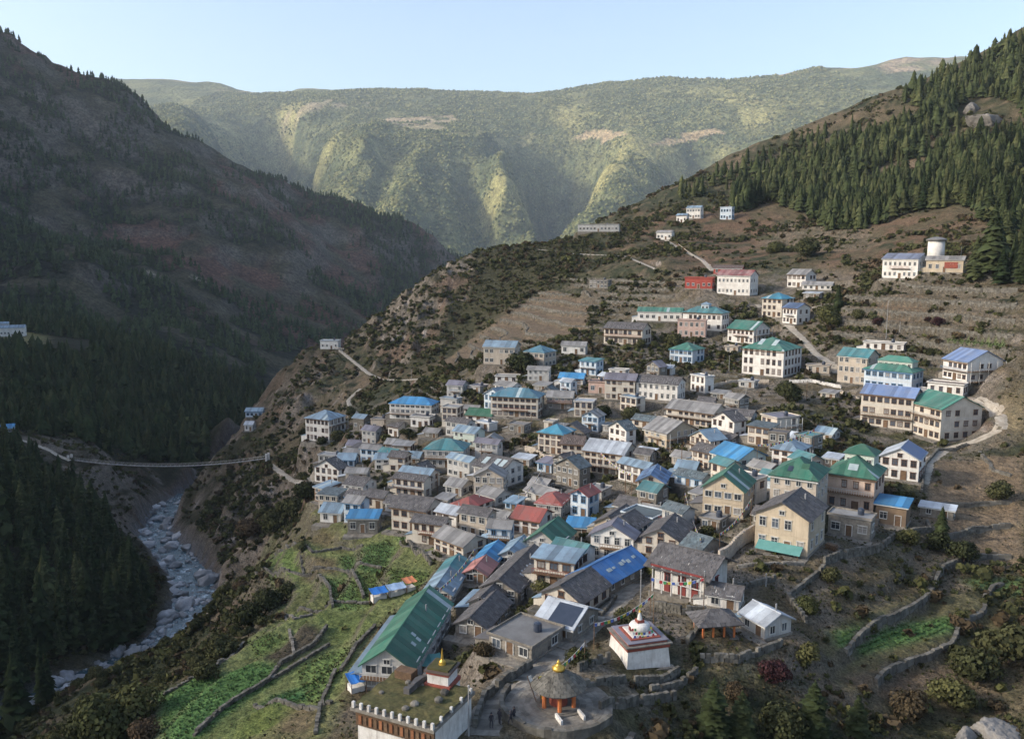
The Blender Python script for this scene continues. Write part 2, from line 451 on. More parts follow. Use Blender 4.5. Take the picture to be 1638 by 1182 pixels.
def handle(lab):
    p = _re.split(r'(,? (?:with|under|above|below|beside|at|on|near|behind|right|left|between|facing|running|just|next|joined|where|among|nearest|high|along|carrying) )', lab)
    s = p[0] + (p[1] + p[2] if len(p) > 2 else '')
    w = s.replace(',', '').split()
    return ' '.join(w) if len(w) <= 8 else ' '.join(p[0].replace(',', '').split()[:8])
DENSE = [(500,805),(560,725),(640,660),(780,625),(900,600),(1090,600),(1160,640),(1240,700),(1330,745),(1330,850),(1200,880),(1040,905),(960,945),(800,965),(720,900),(560,842)]
rr_ = random.Random(5); nfill = 0; seen_lab = set(); base_regs = list(REGS)
for _ in range(2600):
    if nfill >= 85: break
    px, py = rr_.uniform(490, 1340), rr_.uniform(600, 965)
    if not inpoly(np.array([px]), np.array([py]), DENSE)[0]: continue
    P, d = cast(px, py); k = d / FPX; a = rr_.choice([12, 18, 25, 30, 38, 45]); ar = R(a)
    W = rr_.uniform(4.2, 9.0); D = rr_.uniform(3.6, 5.6); H = rr_.choice([2.4, 2.7, 4.4, 4.8, 5.2])
    h = dict(cx=px, cy=py, ey=py - H / k, wf=W * math.cos(ar) / k, ws=D * math.sin(ar) / k, a=a, D=D, st=2 if H > 4 else 1)
    h['roof'] = rr_.choice(['gx', 'gx', 'gx', 'flat', 'shed', 'gy']); h['rc'] = rr_.choice(['slate', 'grey', 'slate', 'grey', 'palebl', 'tin', 'slate', 'purple', 'tealslate', 'teal'])
    h['wc'] = rr_.choice(['stone', 'greyw', 'white', 'white', 'cream', 'cream', 'beige', 'bluew'])
    place(h)
    if foot_hit(h['C'], h['th'], h['W'], h['Dm']): continue
    g = min(base_regs, key=lambda q: (q['C'] - h['C']).length)
    gx0, gx1 = g['cx'] - g['wf'], g['cx'] + g['ws']
    rel = 'left of' if px - h['wf'] / 2 < gx0 else 'right of' if px - h['wf'] / 2 > gx1 else 'in front of' if py > g['cy'] else 'behind'
    rn = {'slate': 'slate', 'grey': 'grey', 'palebl': 'pale blue', 'tin': 'metal', 'brownr': 'brown', 'purple': 'violet-grey', 'tealslate': 'blue-grey', 'teal': 'teal'}[h['rc']]
    lab = 'small %s-roofed %s %s the %s' % (rn, 'house' if H > 4 else 'shed', rel, handle(g['label']))
    if lab in seen_lab: continue
    seen_lab.add(lab); h['label'] = lab; h['group'] = 'small sheds between the houses'; REGS.append(h); nfill += 1
print('fillers', nfill)

def flatten(Z, C, th, W, D, z, pad=1.2, fade=3.5):
    r = math.hypot(W, D) / 2 + pad + fade + 1
    j0, j1 = np.searchsorted(YS, [C.y - r, C.y + r]); i0, i1 = np.searchsorted(XS, [C.x - r, C.x + r])
    x = GX[j0:j1, i0:i1] - C.x; y = GY[j0:j1, i0:i1] - C.y
    c, s = math.cos(th), math.sin(th)
    lx = np.abs(c * x + s * y) - W / 2 - pad; ly = np.abs(-s * x + c * y) - D / 2 - pad
    dist = np.hypot(np.maximum(lx, 0), np.maximum(ly, 0))
    w = 1 - sstep(0, fade, dist)
    Z[j0:j1, i0:i1] = Z[j0:j1, i0:i1] * (1 - w) + z * w

# ------------------------------------------------------------------ terraces, relief, platforms
GZ0 = GZ.copy()
slope0 = np.hypot(np.gradient(GZ, axis=1) / np.gradient(GX, axis=1), np.gradient(GZ, axis=0) / np.gradient(GY, axis=0))
TERR = [
 ([(1330,985),(1480,845),(1490,740),(1638,660),(1638,1000),(1560,1060),(1420,1125),(1290,1110)], 1.8),
 ([(690,590),(790,515),(880,452),(1000,475),(1010,505),(960,520),(880,545),(780,595)], 3.2),
 ([(250,1175),(330,1080),(395,930),(440,865),(560,855),(700,885),(690,925),(600,1000),(560,1100),(420,1180)], 2.7),
 ([(1330,430),(1420,455),(1638,440),(1638,570),(1500,590),(1320,545)], 4.2),
 ([(1200,400),(1400,400),(1400,355),(1250,350)], 2.6),
 ([(880,440),(1090,450),(1090,480),(960,500)], 3.0),
 ([(600,640),(700,615),(790,615),(780,650),(720,660),(640,640)], 1.6),
]
tmask = np.zeros(GX.shape); TQ = []
for pix, st in TERR:
    m = polymask(pix, 5.0, GZ0)
    zz = GZ0 + (fbm(GX / 22, GY / 22, 3, 5) - 0.5) * 1.6
    q = zz / st
    fl = np.floor(q); fr = q - fl
    zt = st * (fl + sstep(0.74, 0.97, fr) + 0.06 * fr) - (zz - GZ0)
    GZ = GZ * (1 - m) + zt * m
    TQ.append((q, st, m))
    tmask = np.maximum(tmask, m)
village = polymask([(480,860),(500,700),(560,650),(700,640),(780,560),(1000,500),(1100,440),(1330,430),(1600,540),(1620,660),(1480,790),(1400,900),(1300,960),(1280,1040),(1100,1090),(960,1182),(560,1182),(590,1060),(700,920),(690,880),(560,860)], 8.0, GZ0)
quiet = np.clip(village + tmask, 0, 1)
cliff = sstep(0.55, 1.1, slope0)
CLIFF_Z = [[(540,548),(600,500),(640,470),(700,425),(740,412),(760,440),(720,500),(690,560),(640,600),(600,596)],
           [(250,890),(300,830),(350,735),(420,750),(470,800),(440,860),(400,900),(340,960)], [(430,615),(520,560),(560,590),(520,660),(440,700),(400,680)]]
cz = np.zeros(GX.shape)
for pix in CLIFF_Z: cz = np.maximum(cz, polymask(pix, 9.0, GZ0))
leftgorge = ((GX > -235) & (GX < -150) & (GY > 330) & (GY < 430)) * 1.0
cliff = np.clip(np.maximum(cliff, np.maximum(cz, leftgorge * sstep(.3, .6, slope0))), 0, 1)
KNOB = polymask([(560,540),(640,480),(790,395),(960,388),(940,440),(860,465),(780,515),(690,585),(640,600)], 8.0, GZ0)
SCRUB = polymask([(1000,345),(1160,330),(1420,350),(1560,350),(1560,400),(1400,425),(1240,420),(1100,430),(1000,400)], 10.0, GZ0)
rel = (fbm(GX / 26, GY / 26, 5, 21) - 0.5) * 5.0 + (fbm(GX / 6, GY / 6, 3, 31) - 0.5) * 1.1
rel += cliff * (ridged(GX / 15, GY / 19 + GZ / 26, 4, 41) - 0.55) * 13.0 + cz * (ridged(GX / 7, GY / 9, 3, 47) - .55) * 4.5
river_xy = np.array([(p[0] * SC, p[1] * SC) for p in RIVER])
def seg_dist(x, y, P):
    best = np.full(np.shape(x), 1e9); tt = np.zeros(np.shape(x))
    for k in range(len(P) - 1):
        ax, ay = P[k]; bx, by = P[k + 1]
        L2 = (bx - ax) ** 2 + (by - ay) ** 2
        t = np.clip(((x - ax) * (bx - ax) + (y - ay) * (by - ay)) / L2, 0, 1)
        d = np.hypot(x - ax - t * (bx - ax), y - ay - t * (by - ay))
        u = d < best
        best = np.where(u, d, best); tt = np.where(u, k + t, tt)
    return best, tt
rdist, rt = seg_dist(GX, GY, river_xy)
rz = np.interp(rt, np.arange(len(RIVER)), [p[2] * SC for p in RIVER])
GZ = GZ + rel * (1 - quiet) * sstep(7, 20, rdist)
bed = 1 - sstep(5.5, 10, rdist)
GZ = GZ * (1 - bed) + (rz - 0.9 + (fbm(GX / 5, GY / 5, 3, 71) - 0.5) * 2.4) * bed
GZ += (fbm(GX / 3.0, GY / 3.0, 2, 61) - 0.5) * 0.35

STREET = [(1012,935),(985,972),(940,1010),(900,1040),(850,1078),(800,1115),(775,1150),(770,1180)]
PLAZA = Vector(cast(893, 1128, GZ0)[0])
def ribbon_flatten(Z, pix, w, fade=2.0, drop=0.0):
    pts = [cast(px, py, GZ0)[0] for px, py in pix]
    P = np.array([(p.x, p.y) for p in pts])
    d, t = seg_dist(GX, GY, P)
    z = np.interp(t, np.arange(len(pts)), [p.z - drop for p in pts])
    wgt = 1 - sstep(w, w + fade, d)
    return Z * (1 - wgt) + z * wgt
GZ = ribbon_flatten(GZ, STREET, 2.8)
flatten(GZ, PLAZA, 0, 9, 9, PLAZA.z, 0.5, 2.0)
PATHS = {
 'saddle': ([(514,551),(545,563),(570,582),(590,598),(612,607),(655,607),(705,604)], 1.3),
 'zigzag': ([(577,622),(556,640),(560,650),(572,662)], 1.0),
 'bridge': ([(432,742),(445,752),(470,768),(500,768),(535,762)], 1.5),
 'ridge': ([(1060,384),(1084,396),(1123,416),(1140,434)], 1.5),
 'right': ([(1560,640),(1596,662),(1604,686),(1560,706),(1515,718),(1484,738),(1474,775)], 1.6),
 'dirt': ([(1211,488),(1260,520),(1284,542),(1304,566),(1345,600)], 1.6),
 'contour': ([(858,399),(920,406),(1000,410),(1050,430)], 1.2),
 'left_bank': ([(2,698),(40,706),(75,720),(112,737)], 1.4),
 'upper': ([(1330,485),(1300,492),(1270,500)], 1.5),
}
for pix, w in PATHS.values():
    GZ = ribbon_flatten(GZ, pix, w + 0.6, 2.5)
for h in sorted(REGS, key=lambda q: -q['d']):
    flatten(GZ, h['C'], h['th'], h['W'], h['Dm'], h['P'].z - 0.1)
flatten(GZ, PLAZA, 0, 5, 5, PLAZA.z, 0.5, 1.5)

# ------------------------------------------------------------------ ground colours (what grows or lies there)
def mixc(C, c, m):
    return C * (1 - m[..., None]) + np.array(c) * m[..., None]
n1 = fbm(GX / 30, GY / 30, 5, 101); n2 = fbm(GX / 9, GY / 9, 4, 111); n3 = fbm(GX / 3.2, GY / 3.2, 3, 121)
gx_ = np.gradient(GZ, axis=1) / np.gradient(GX, axis=1); gy_ = np.gradient(GZ, axis=0) / np.gradient(GY, axis=0)
SL = np.hypot(gx_, gy_)
GC = np.zeros(GX.shape + (3,)) + np.array([0.092, 0.075, 0.046])
GC = mixc(GC, [0.062, 0.062, 0.032], sstep(0.42, 0.60, n1 * 0.6 + n2 * 0.4))
GC = mixc(GC, [0.13, 0.098, 0.064], sstep(0.52, 0.66, n2))
GC = mixc(GC, [0.032, 0.037, 0.02], sstep(0.52, 0.62, n3 * 0.5 + n1 * 0.5))
GC = mixc(GC, [0.15, 0.13, 0.105], village * sstep(0.38, 0.58, n3 * 0.5 + n2 * 0.5))
GC = mixc(GC, [0.046, 0.044, 0.024], KNOB * sstep(.2, .4, n3 * .5 + n2 * .5) * .95)
GC = mixc(GC, [0.135, 0.085, 0.055], SCRUB * sstep(.40, .56, n2) * .8)
rock = sstep(0.75, 1.25, SL + (n2 - 0.5) * 0.8 + cz * .35) * (1 - tmask * 0.4)
GC = mixc(GC, [0.14, 0.118, 0.095], rock * 0.9)
GC = mixc(GC, [0.115, 0.078, 0.055], rock * sstep(0.5, 0.62, n1) * .8)
GC = mixc(GC, [0.24, 0.21, 0.185], rock * sstep(0.58, 0.70, n3 * 0.5 + n2 * 0.5))
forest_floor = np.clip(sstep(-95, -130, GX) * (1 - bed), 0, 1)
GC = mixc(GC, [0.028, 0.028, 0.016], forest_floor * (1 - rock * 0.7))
GC = mixc(GC, [0.15, 0.125, 0.10], leftgorge * sstep(.25, .5, SL) * sstep(.35, .55, n3 * .5 + n2 * .5) * .9)
GC = mixc(GC, [0.13, 0.13, 0.135], bed * sstep(0.3, 0.5, n3))
GC = mixc(GC, [0.15, 0.12, 0.085], tmask * sstep(0.45, 0.55, n2) * (1 - rock) * 0.8)
FIELDS = [
 ([(255,1116),(330,1075),(395,1020),(450,985),(440,950),(400,920),(440,868),(560,850),(640,845),(700,885),(690,930),(600,1000),(570,1060),(520,1182),(262,1182)], (0.115,0.128,0.05)),
 ([(1300,1050),(1350,985),(1500,940),(1638,960),(1600,1010),(1500,1050),(1380,1120)], (0.095,0.085,0.045)),
 ([(780,522),(880,460),(945,480),(935,530),(850,548)], (0.15,0.112,0.075)),
 ([(690,590),(780,520),(830,545),(770,570)], (0.16,0.12,0.08)),
 ([(438,872),(545,857),(548,875),(444,886)], (0.13,0.105,0.055)),
 ([(468,851),(545,847),(545,856),(471,860)], (0.10,0.10,0.045)),
 ([(545,880),(585,878),(615,900),(612,908),(554,910),(542,890)], (0.062,0.108,0.036)),
 ([(580,874),(618,866),(632,875),(615,899),(590,882)], (0.065,0.112,0.038)),
 ([(404,917),(480,890),(481,919),(432,921)], (0.11,0.145,0.045)),
 ([(481,890),(539,886),(541,912),(487,922)], (0.125,0.10,0.055)),
 ([(450,975),(499,930),(529,952),(529,976),(459,985)], (0.10,0.105,0.042)),
 ([(517,924),(554,916),(578,942),(578,964),(536,972),(532,949)], (0.085,0.13,0.042)),
 ([(560,915),(640,908),(690,912),(680,935),(640,945),(585,957)], (0.085,0.115,0.035)),
 ([(630,850),(650,842),(668,862),(640,868)], (0.065,0.112,0.038)),
 ([(407,1047),(462,1010),(480,998),(523,1004),(505,1031),(456,1059),(407,1057)], (0.062,0.052,0.036)),
 ([(390,1024),(462,1007),(410,1043)], (0.08,0.115,0.035)),
 ([(255,1116),(392,1062),(450,1059),(438,1080),(352,1138),(306,1182),(262,1182)], (0.06,0.112,0.036)),
 ([(306,1182),(352,1141),(431,1102),(407,1129),(364,1182)], (0.075,0.095,0.034)),
 ([(407,1126),(431,1099),(529,1062),(536,1074),(493,1123),(435,1128)], (0.03,0.078,0.03)),
 ([(474,1062),(526,1031),(597,1004),(569,1034),(545,1074),(514,1123),(493,1123)], (0.10,0.14,0.045)),
 ([(364,1182),(407,1132),(468,1129),(431,1182)], (0.10,0.12,0.036)),
 ([(431,1182),(468,1129),(529,1126),(514,1151),(505,1182)], (0.12,0.095,0.055)),
 ([(455,985),(530,978),(600,965),(600,1000),(525,1020),(520,1000)], (0.085,0.105,0.036)),
 ([(1330,1008),(1432,990),(1520,985),(1540,1010),(1418,1030),(1350,1042)], (0.06,0.112,0.036)),
 ([(1539,924),(1638,926),(1638,949),(1557,940)], (0.07,0.105,0.04)),
 ([(1332,1071),(1446,1060),(1514,1056),(1511,1074),(1432,1113),(1378,1103)], (0.11,0.082,0.056)),
 ([(1500,735),(1638,722),(1638,905),(1565,900),(1480,832)], (0.155,0.115,0.075)),
 ([(1515,531),(1610,533),(1610,553),(1515,552)], (0.085,0.115,0.04)),
 ([(1380,480),(1480,470),(1490,508),(1400,506)], (0.16,0.115,0.075)),
 ([(1580,640),(1638,630),(1638,690),(1610,690)], (0.17,0.135,0.08)),
 ([(0,530),(75,535),(75,552),(0,552)], (0.14,0.13,0.06)),
]
fields_m = []
steep = sstep(0.45, 0.8, SL)
for pix, c in FIELDS:
    m = polymask(pix, 0.9, GZ0)
    fields_m.append((pix, m, c))
    v = (0.82 + 0.36 * n3)[..., None]
    mm = (m * (1 - steep * 0.6))[..., None]
    c = tuple(a * (1.22 if c[1] > c[0] else 1.05) for a in c)
    GC = GC * (1 - mm) + np.array(c) * v * mm
# terrace faces are dry stone and dark weeds
GC = mixc(GC, [0.10, 0.088, 0.068], tmask * sstep(0.55, 0.95, SL) * 0.85)

# ------------------------------------------------------------------ materials
MATS = {}
def nd(nt, kind, **kw):
    n = nt.nodes.new(kind)
    for k, v in kw.items():
        if k in n.inputs: n.inputs[k].default_value = v
        else: setattr(n, k, v)
    return n

def mat(name, c1, c2=None, scale=0.6, rough=0.85, bump=0.0, bscale=6.0, vv=0.25, metallic=0.0, rnd=0.0, spec=0.3, streak=0.0, trans=0.0):
    m = bpy.data.materials.new(name); m.use_nodes = True
    nt = m.node_tree; nt.nodes.clear()
    out = nd(nt, 'ShaderNodeOutputMaterial'); bs = nd(nt, 'ShaderNodeBsdfPrincipled')
    bs.inputs['Roughness'].default_value = rough; bs.inputs['Metallic'].default_value = metallic
    bs.inputs['Specular IOR Level'].default_value = spec
    tc = nd(nt, 'ShaderNodeTexCoord')
    nz = nd(nt, 'ShaderNodeTexNoise', Scale=scale, Detail=5.0, Roughness=0.65)
    nt.links.new(tc.outputs['Object'], nz.inputs['Vector'])
    ramp = nd(nt, 'ShaderNodeMapRange'); ramp.inputs['From Min'].default_value = 0.36; ramp.inputs['From Max'].default_value = 0.66
    nt.links.new(nz.outputs['Fac'], ramp.inputs['Value'])
    mx = nd(nt, 'ShaderNodeMix', data_type='RGBA')
    c2 = c2 or tuple(x * 0.7 for x in c1)
    mx.inputs[6].default_value = (*c1, 1); mx.inputs[7].default_value = (*c2, 1)
    nt.links.new(ramp.outputs[0], mx.inputs[0])
    col = mx.outputs[2]
    if streak:
        mp = nd(nt, 'ShaderNodeMapping'); mp.inputs['Scale'].default_value = (3.0, 3.0, 0.25)
        nt.links.new(tc.outputs['Object'], mp.inputs[0])
        n2_ = nd(nt, 'ShaderNodeTexNoise', Scale=1.3, Detail=4.0, Roughness=0.7); nt.links.new(mp.outputs[0], n2_.inputs['Vector'])
        r2 = nd(nt, 'ShaderNodeMapRange'); r2.inputs['From Min'].default_value = 0.5; r2.inputs['From Max'].default_value = 0.75; r2.inputs['To Max'].default_value = streak
        nt.links.new(n2_.outputs['Fac'], r2.inputs['Value'])
        mx2 = nd(nt, 'ShaderNodeMix', data_type='RGBA'); nt.links.new(r2.outputs[0], mx2.inputs[0]); nt.links.new(col, mx2.inputs[6])
        mx2.inputs[7].default_value = (0.13, 0.10, 0.075, 1)
        col = mx2.outputs[2]
    if vv:
        at = nd(nt, 'ShaderNodeAttribute'); at.attribute_name = 'v'
        r3 = nd(nt, 'ShaderNodeMapRange'); r3.inputs['To Min'].default_value = 1 - vv; r3.inputs['To Max'].default_value = 1 + vv
        nt.links.new(at.outputs['Fac'], r3.inputs['Value'])
        hs = nd(nt, 'ShaderNodeHueSaturation'); nt.links.new(r3.outputs[0], hs.inputs['Value']); nt.links.new(col, hs.inputs['Color'])
        col = hs.outputs[0]
    if rnd:
        oi = nd(nt, 'ShaderNodeObjectInfo')
        r4 = nd(nt, 'ShaderNodeMapRange'); r4.inputs['To Min'].default_value = 1 - rnd; r4.inputs['To Max'].default_value = 1 + rnd
        nt.links.new(oi.outputs['Random'], r4.inputs['Value'])
        r5 = nd(nt, 'ShaderNodeMapRange'); r5.inputs['To Min'].default_value = 0.5 + rnd * 0.08; r5.inputs['To Max'].default_value = 0.5 - rnd * 0.06
        nt.links.new(oi.outputs['Random'], r5.inputs['Value'])
        hs = nd(nt, 'ShaderNodeHueSaturation'); nt.links.new(r4.outputs[0], hs.inputs['Value']); nt.links.new(r5.outputs[0], hs.inputs['Hue']); nt.links.new(col, hs.inputs['Color'])
        col = hs.outputs[0]
    nt.links.new(col, bs.inputs['Base Color'])
    if bump:
        nb = nd(nt, 'ShaderNodeTexNoise', Scale=bscale, Detail=4.0); nt.links.new(tc.outputs['Object'], nb.inputs['Vector'])
        bp = nd(nt, 'ShaderNodeBump', Strength=bump, Distance=0.1); nt.links.new(nb.outputs['Fac'], bp.inputs['Height'])
        nt.links.new(bp.outputs[0], bs.inputs['Normal'])
    if trans:
        tr = nd(nt, 'ShaderNodeBsdfTranslucent'); nt.links.new(col, tr.inputs['Color'])
        ms = nd(nt, 'ShaderNodeMixShader'); ms.inputs[0].default_value = trans
        nt.links.new(bs.outputs[0], ms.inputs[1]); nt.links.new(tr.outputs[0], ms.inputs[2]); nt.links.new(ms.outputs[0], out.inputs[0])
    else:
        nt.links.new(bs.outputs[0], out.inputs[0])
    MATS[name] = m
    return m

for n, c1, c2 in [('cream',(.50,.455,.385),(.38,.335,.275)),('white',(.62,.60,.56),(.48,.45,.41)),('beige',(.43,.37,.30),(.32,.275,.225)),
                  ('pink',(.46,.33,.28),(.36,.25,.21)),('pinkb',(.47,.36,.29),(.36,.27,.21)),('mint',(.45,.50,.44),(.36,.40,.35)),('greyw',(.42,.41,.39),(.30,.29,.27)),
                  ('yellow',(.45,.375,.275),(.34,.28,.205)),('bluew',(.48,.54,.58),(.37,.41,.45)),('brown',(.25,.16,.10),(.18,.12,.08)),('redw',(.34,.07,.05),(.24,.05,.04)),
                  ('dark',(.16,.14,.13),(.24,.22,.20)),('wood',(.20,.14,.09),(.13,.09,.06))]:
    c1 = tuple(min(.72, a * 1.14) for a in c1); c2 = tuple(a * 1.14 for a in c2)
    mat('wall_' + n, c1, c2, 0.35, 0.9, 0.25, 5, 0.0, streak=0.38)
mat('wall_stone', (.24,.215,.18), (.13,.118,.10), 1.6, 0.95, 0.9, 3.0, 0.15)
for n, c1, c2 in [('blue',(.035,.20,.42),(.05,.24,.42)),('tealbl',(.05,.16,.22),(.10,.19,.23)),('teal',(.04,.17,.19),(.09,.20,.20)),('cyan',(.03,.22,.33),(.07,.24,.32)),
                  ('green',(.02,.115,.075),(.035,.135,.085)),('dgreen',(.02,.10,.055),(.03,.12,.07)),('greenteal',(.035,.17,.125),(.08,.19,.15)),('palebl',(.20,.29,.36),(.13,.19,.25)),
                  ('slate',(.105,.10,.10),(.060,.058,.062)),('grey',(.25,.245,.235),(.16,.155,.15)),('red',(.30,.07,.055),(.22,.075,.06)),('pinkred',(.38,.16,.14),(.30,.12,.10)),
                  ('purple',(.17,.165,.20),(.11,.105,.13)),('tin',(.42,.46,.50),(.30,.33,.37)),('brownr',(.12,.085,.07),(.075,.058,.05)),('bluestripe',(.08,.16,.30),(.13,.22,.36)),
                  ('royal',(.02,.12,.33),(.035,.15,.36)),('tealslate',(.10,.135,.15),(.06,.085,.10)),('bluetile',(.13,.20,.36),(.19,.25,.38)),('slatebl',(.15,.18,.25),(.10,.12,.17)),
                  ('redtrim',(.22,.06,.06),(.30,.22,.20)),('darkbl',(.05,.09,.18),(.08,.13,.22))]:
    slate = n in ('slate', 'tealslate')
    c2 = tuple(.76 * a + .24 * b for a, b in zip(c2, (.17, .15, .135)))
    c1 = tuple(.96 * a + .04 * b for a, b in zip(c1, (.14, .13, .12)))
    mat('roof_' + n, c1, c2, 0.42, 0.8 if slate else 0.6, 0.5 if slate else 0.15, 4.0, 0.28 if slate else 0.3, spec=0.35, streak=0.25)
mat('stone', (.145,.135,.115), (.08,.074,.062), 1.2, 0.95, 0.9, 2.5, 0.35)
mat('paving', (.225,.205,.175), (.13,.118,.10), 0.9, 0.95, 0.8, 3.0, 0.3)
mat('path_dirt', (.38,.34,.28), (.26,.22,.17), 0.8, 0.95, 0.4, 3.0, 0.1)
mat('curtain', (.30,.29,.27), (.16,.14,.13), 1.0, 0.5, 0, vv=0)
mat('glass_pale', (.10,.12,.15), (.06,.075,.09), 1.0, 0.2, 0, vv=0, spec=0.6)
mat('glass', (.025,.03,.038), (.05,.055,.06), 1.0, 0.15, 0, vv=0, spec=0.6)
mat('frame_white', (.55,.54,.51), (.42,.41,.38), 1.0, 0.7, 0, vv=0)
mat('frame_brown', (.14,.075,.05), (.09,.05,.035), 1.0, 0.7, 0, vv=0)
mat('frame_blue', (.10,.22,.36), (.08,.17,.28), 1.0, 0.7, 0, vv=0)
mat('frame_red', (.22,.045,.04), (.15,.035,.03), 1.0, 0.7, 0, vv=0)
mat('timber', (.17,.105,.06), (.10,.062,.04), 2.0, 0.85, 0.3, 8, 0.2)
mat('skylight', (.38,.44,.44), (.28,.33,.34), 1.0, 0.4, 0, vv=0.1)
mat('pine', (.042,.056,.022), (.026,.038,.016), 0.4, 0.9, 0, vv=0.45, rnd=0.35, trans=0.15, spec=0.1)
mat('pine_light', (.060,.070,.028), (.040,.050,.022), 0.4, 0.9, 0, vv=0.45, rnd=0.35, trans=0.15, spec=0.1)
mat('leaf', (.058,.062,.027), (.042,.045,.021), 0.5, 0.9, 0, vv=0.5, rnd=0.4, trans=0.2, spec=0.1)
mat('leaf_olive', (.085,.088,.034), (.055,.058,.024), 0.5, 0.9, 0, vv=0.45, rnd=0.35, trans=0.2, spec=0.1)
mat('leaf_brown', (.080,.060,.034), (.055,.042,.026), 0.5, 0.9, 0, vv=0.45, rnd=0.3, trans=0.2, spec=0.1)
mat('leaf_red', (.055,.024,.024), (.036,.018,.018), 0.5, 0.9, 0, vv=0.4, rnd=0.2, trans=0.2, spec=0.1)
mat('crop', (.07,.12,.04), (.05,.092,.032), 0.5, 0.9, 0, vv=0.4, trans=0.2, spec=0.1)
mat('leaf_range', (.19,.185,.07), (.125,.13,.052), 0.02, 0.95, 0, vv=0.45, spec=0.05)
mat('leaf_range_dark', (.085,.10,.042), (.06,.075,.035), 0.02, 0.95, 0, vv=0.45, spec=0.05)
mat('bark', (.075,.055,.04), (.05,.037,.028), 2.0, 0.95, 0.5, 6, 0.1)
mat('boulder', (.28,.28,.28), (.14,.14,.14), 0.5, 0.9, 0.8, 1.5, 0.2, rnd=0.25)
mat('boulder_pale', (.42,.42,.43), (.22,.215,.21), 0.9, 0.9, 1.0, 3.0, 0.2, rnd=0.25)
mat('outcrop', (.235,.222,.205), (.12,.112,.10), 0.35, 0.95, 1.0, 1.2, 0.25)
mat('gold', (.62,.40,.08), (.45,.28,.06), 2.0, 0.35, 0, vv=0, metallic=0.6)
mat('orange', (.50,.16,.05), (.38,.11,.04), 2.0, 0.7, 0, vv=0.1)
mat('whitewash', (.66,.64,.60), (.50,.47,.43), 0.8, 0.9, 0.3, 4, 0.1, streak=0.5)
mat('red_band', (.28,.075,.05), (.19,.055,.04), 1.5, 0.85, 0.3, 5, 0.1)
mat('carved', (.30,.13,.06), (.20,.085,.045), 3.0, 0.8, 0.2, 8, 0.2)
mat('moss', (.10,.085,.035), (.055,.058,.022), 0.9, 1.0, 0.6, 3, 0.2)
mat('steel', (.40,.40,.40), (.28,.27,.26), 2.0, 0.5, 0, vv=0.05, metallic=0.3)
mat('awning', (.09,.24,.22), (.12,.28,.26), 1.0, 0.7, 0, vv=0.1)
mat('tarp_blue', (.02,.13,.42), (.03,.16,.46), 1.0, 0.5, 0.3, 2, 0.1)
mat('tarp_pale', (.25,.36,.52), (.32,.42,.55), 1.0, 0.5, 0.3, 2, 0.1)
mat('tarp_orange', (.55,.20,.09), (.48,.17,.08), 1.0, 0.6, 0.2, 2, 0.1)
mat('cloth_white', (.70,.68,.64), (.58,.56,.52), 1.0, 0.8, 0, vv=0.1)
mat('cloth_yellow', (.62,.50,.08), (.52,.42,.07), 1.0, 0.8, 0, vv=0.1)
mat('cloth_blue', (.08,.14,.40), None, 1.0, 0.8, 0, vv=0.1)
mat('cloth_red', (.42,.05,.06), None, 1.0, 0.8, 0, vv=0.1)
mat('cloth_green', (.06,.26,.10), None, 1.0, 0.8, 0, vv=0.1)
mat('cloth_dark', (.035,.035,.045), (.05,.045,.05), 2.0, 0.9, 0, vv=0.1)
mat('skin', (.30,.18,.12), None, 2.0, 0.6, 0, vv=0.0)
mat('panel_dark', (.025,.035,.055), (.04,.05,.075), 1.0, 0.3, 0, vv=0.1, spec=0.6)

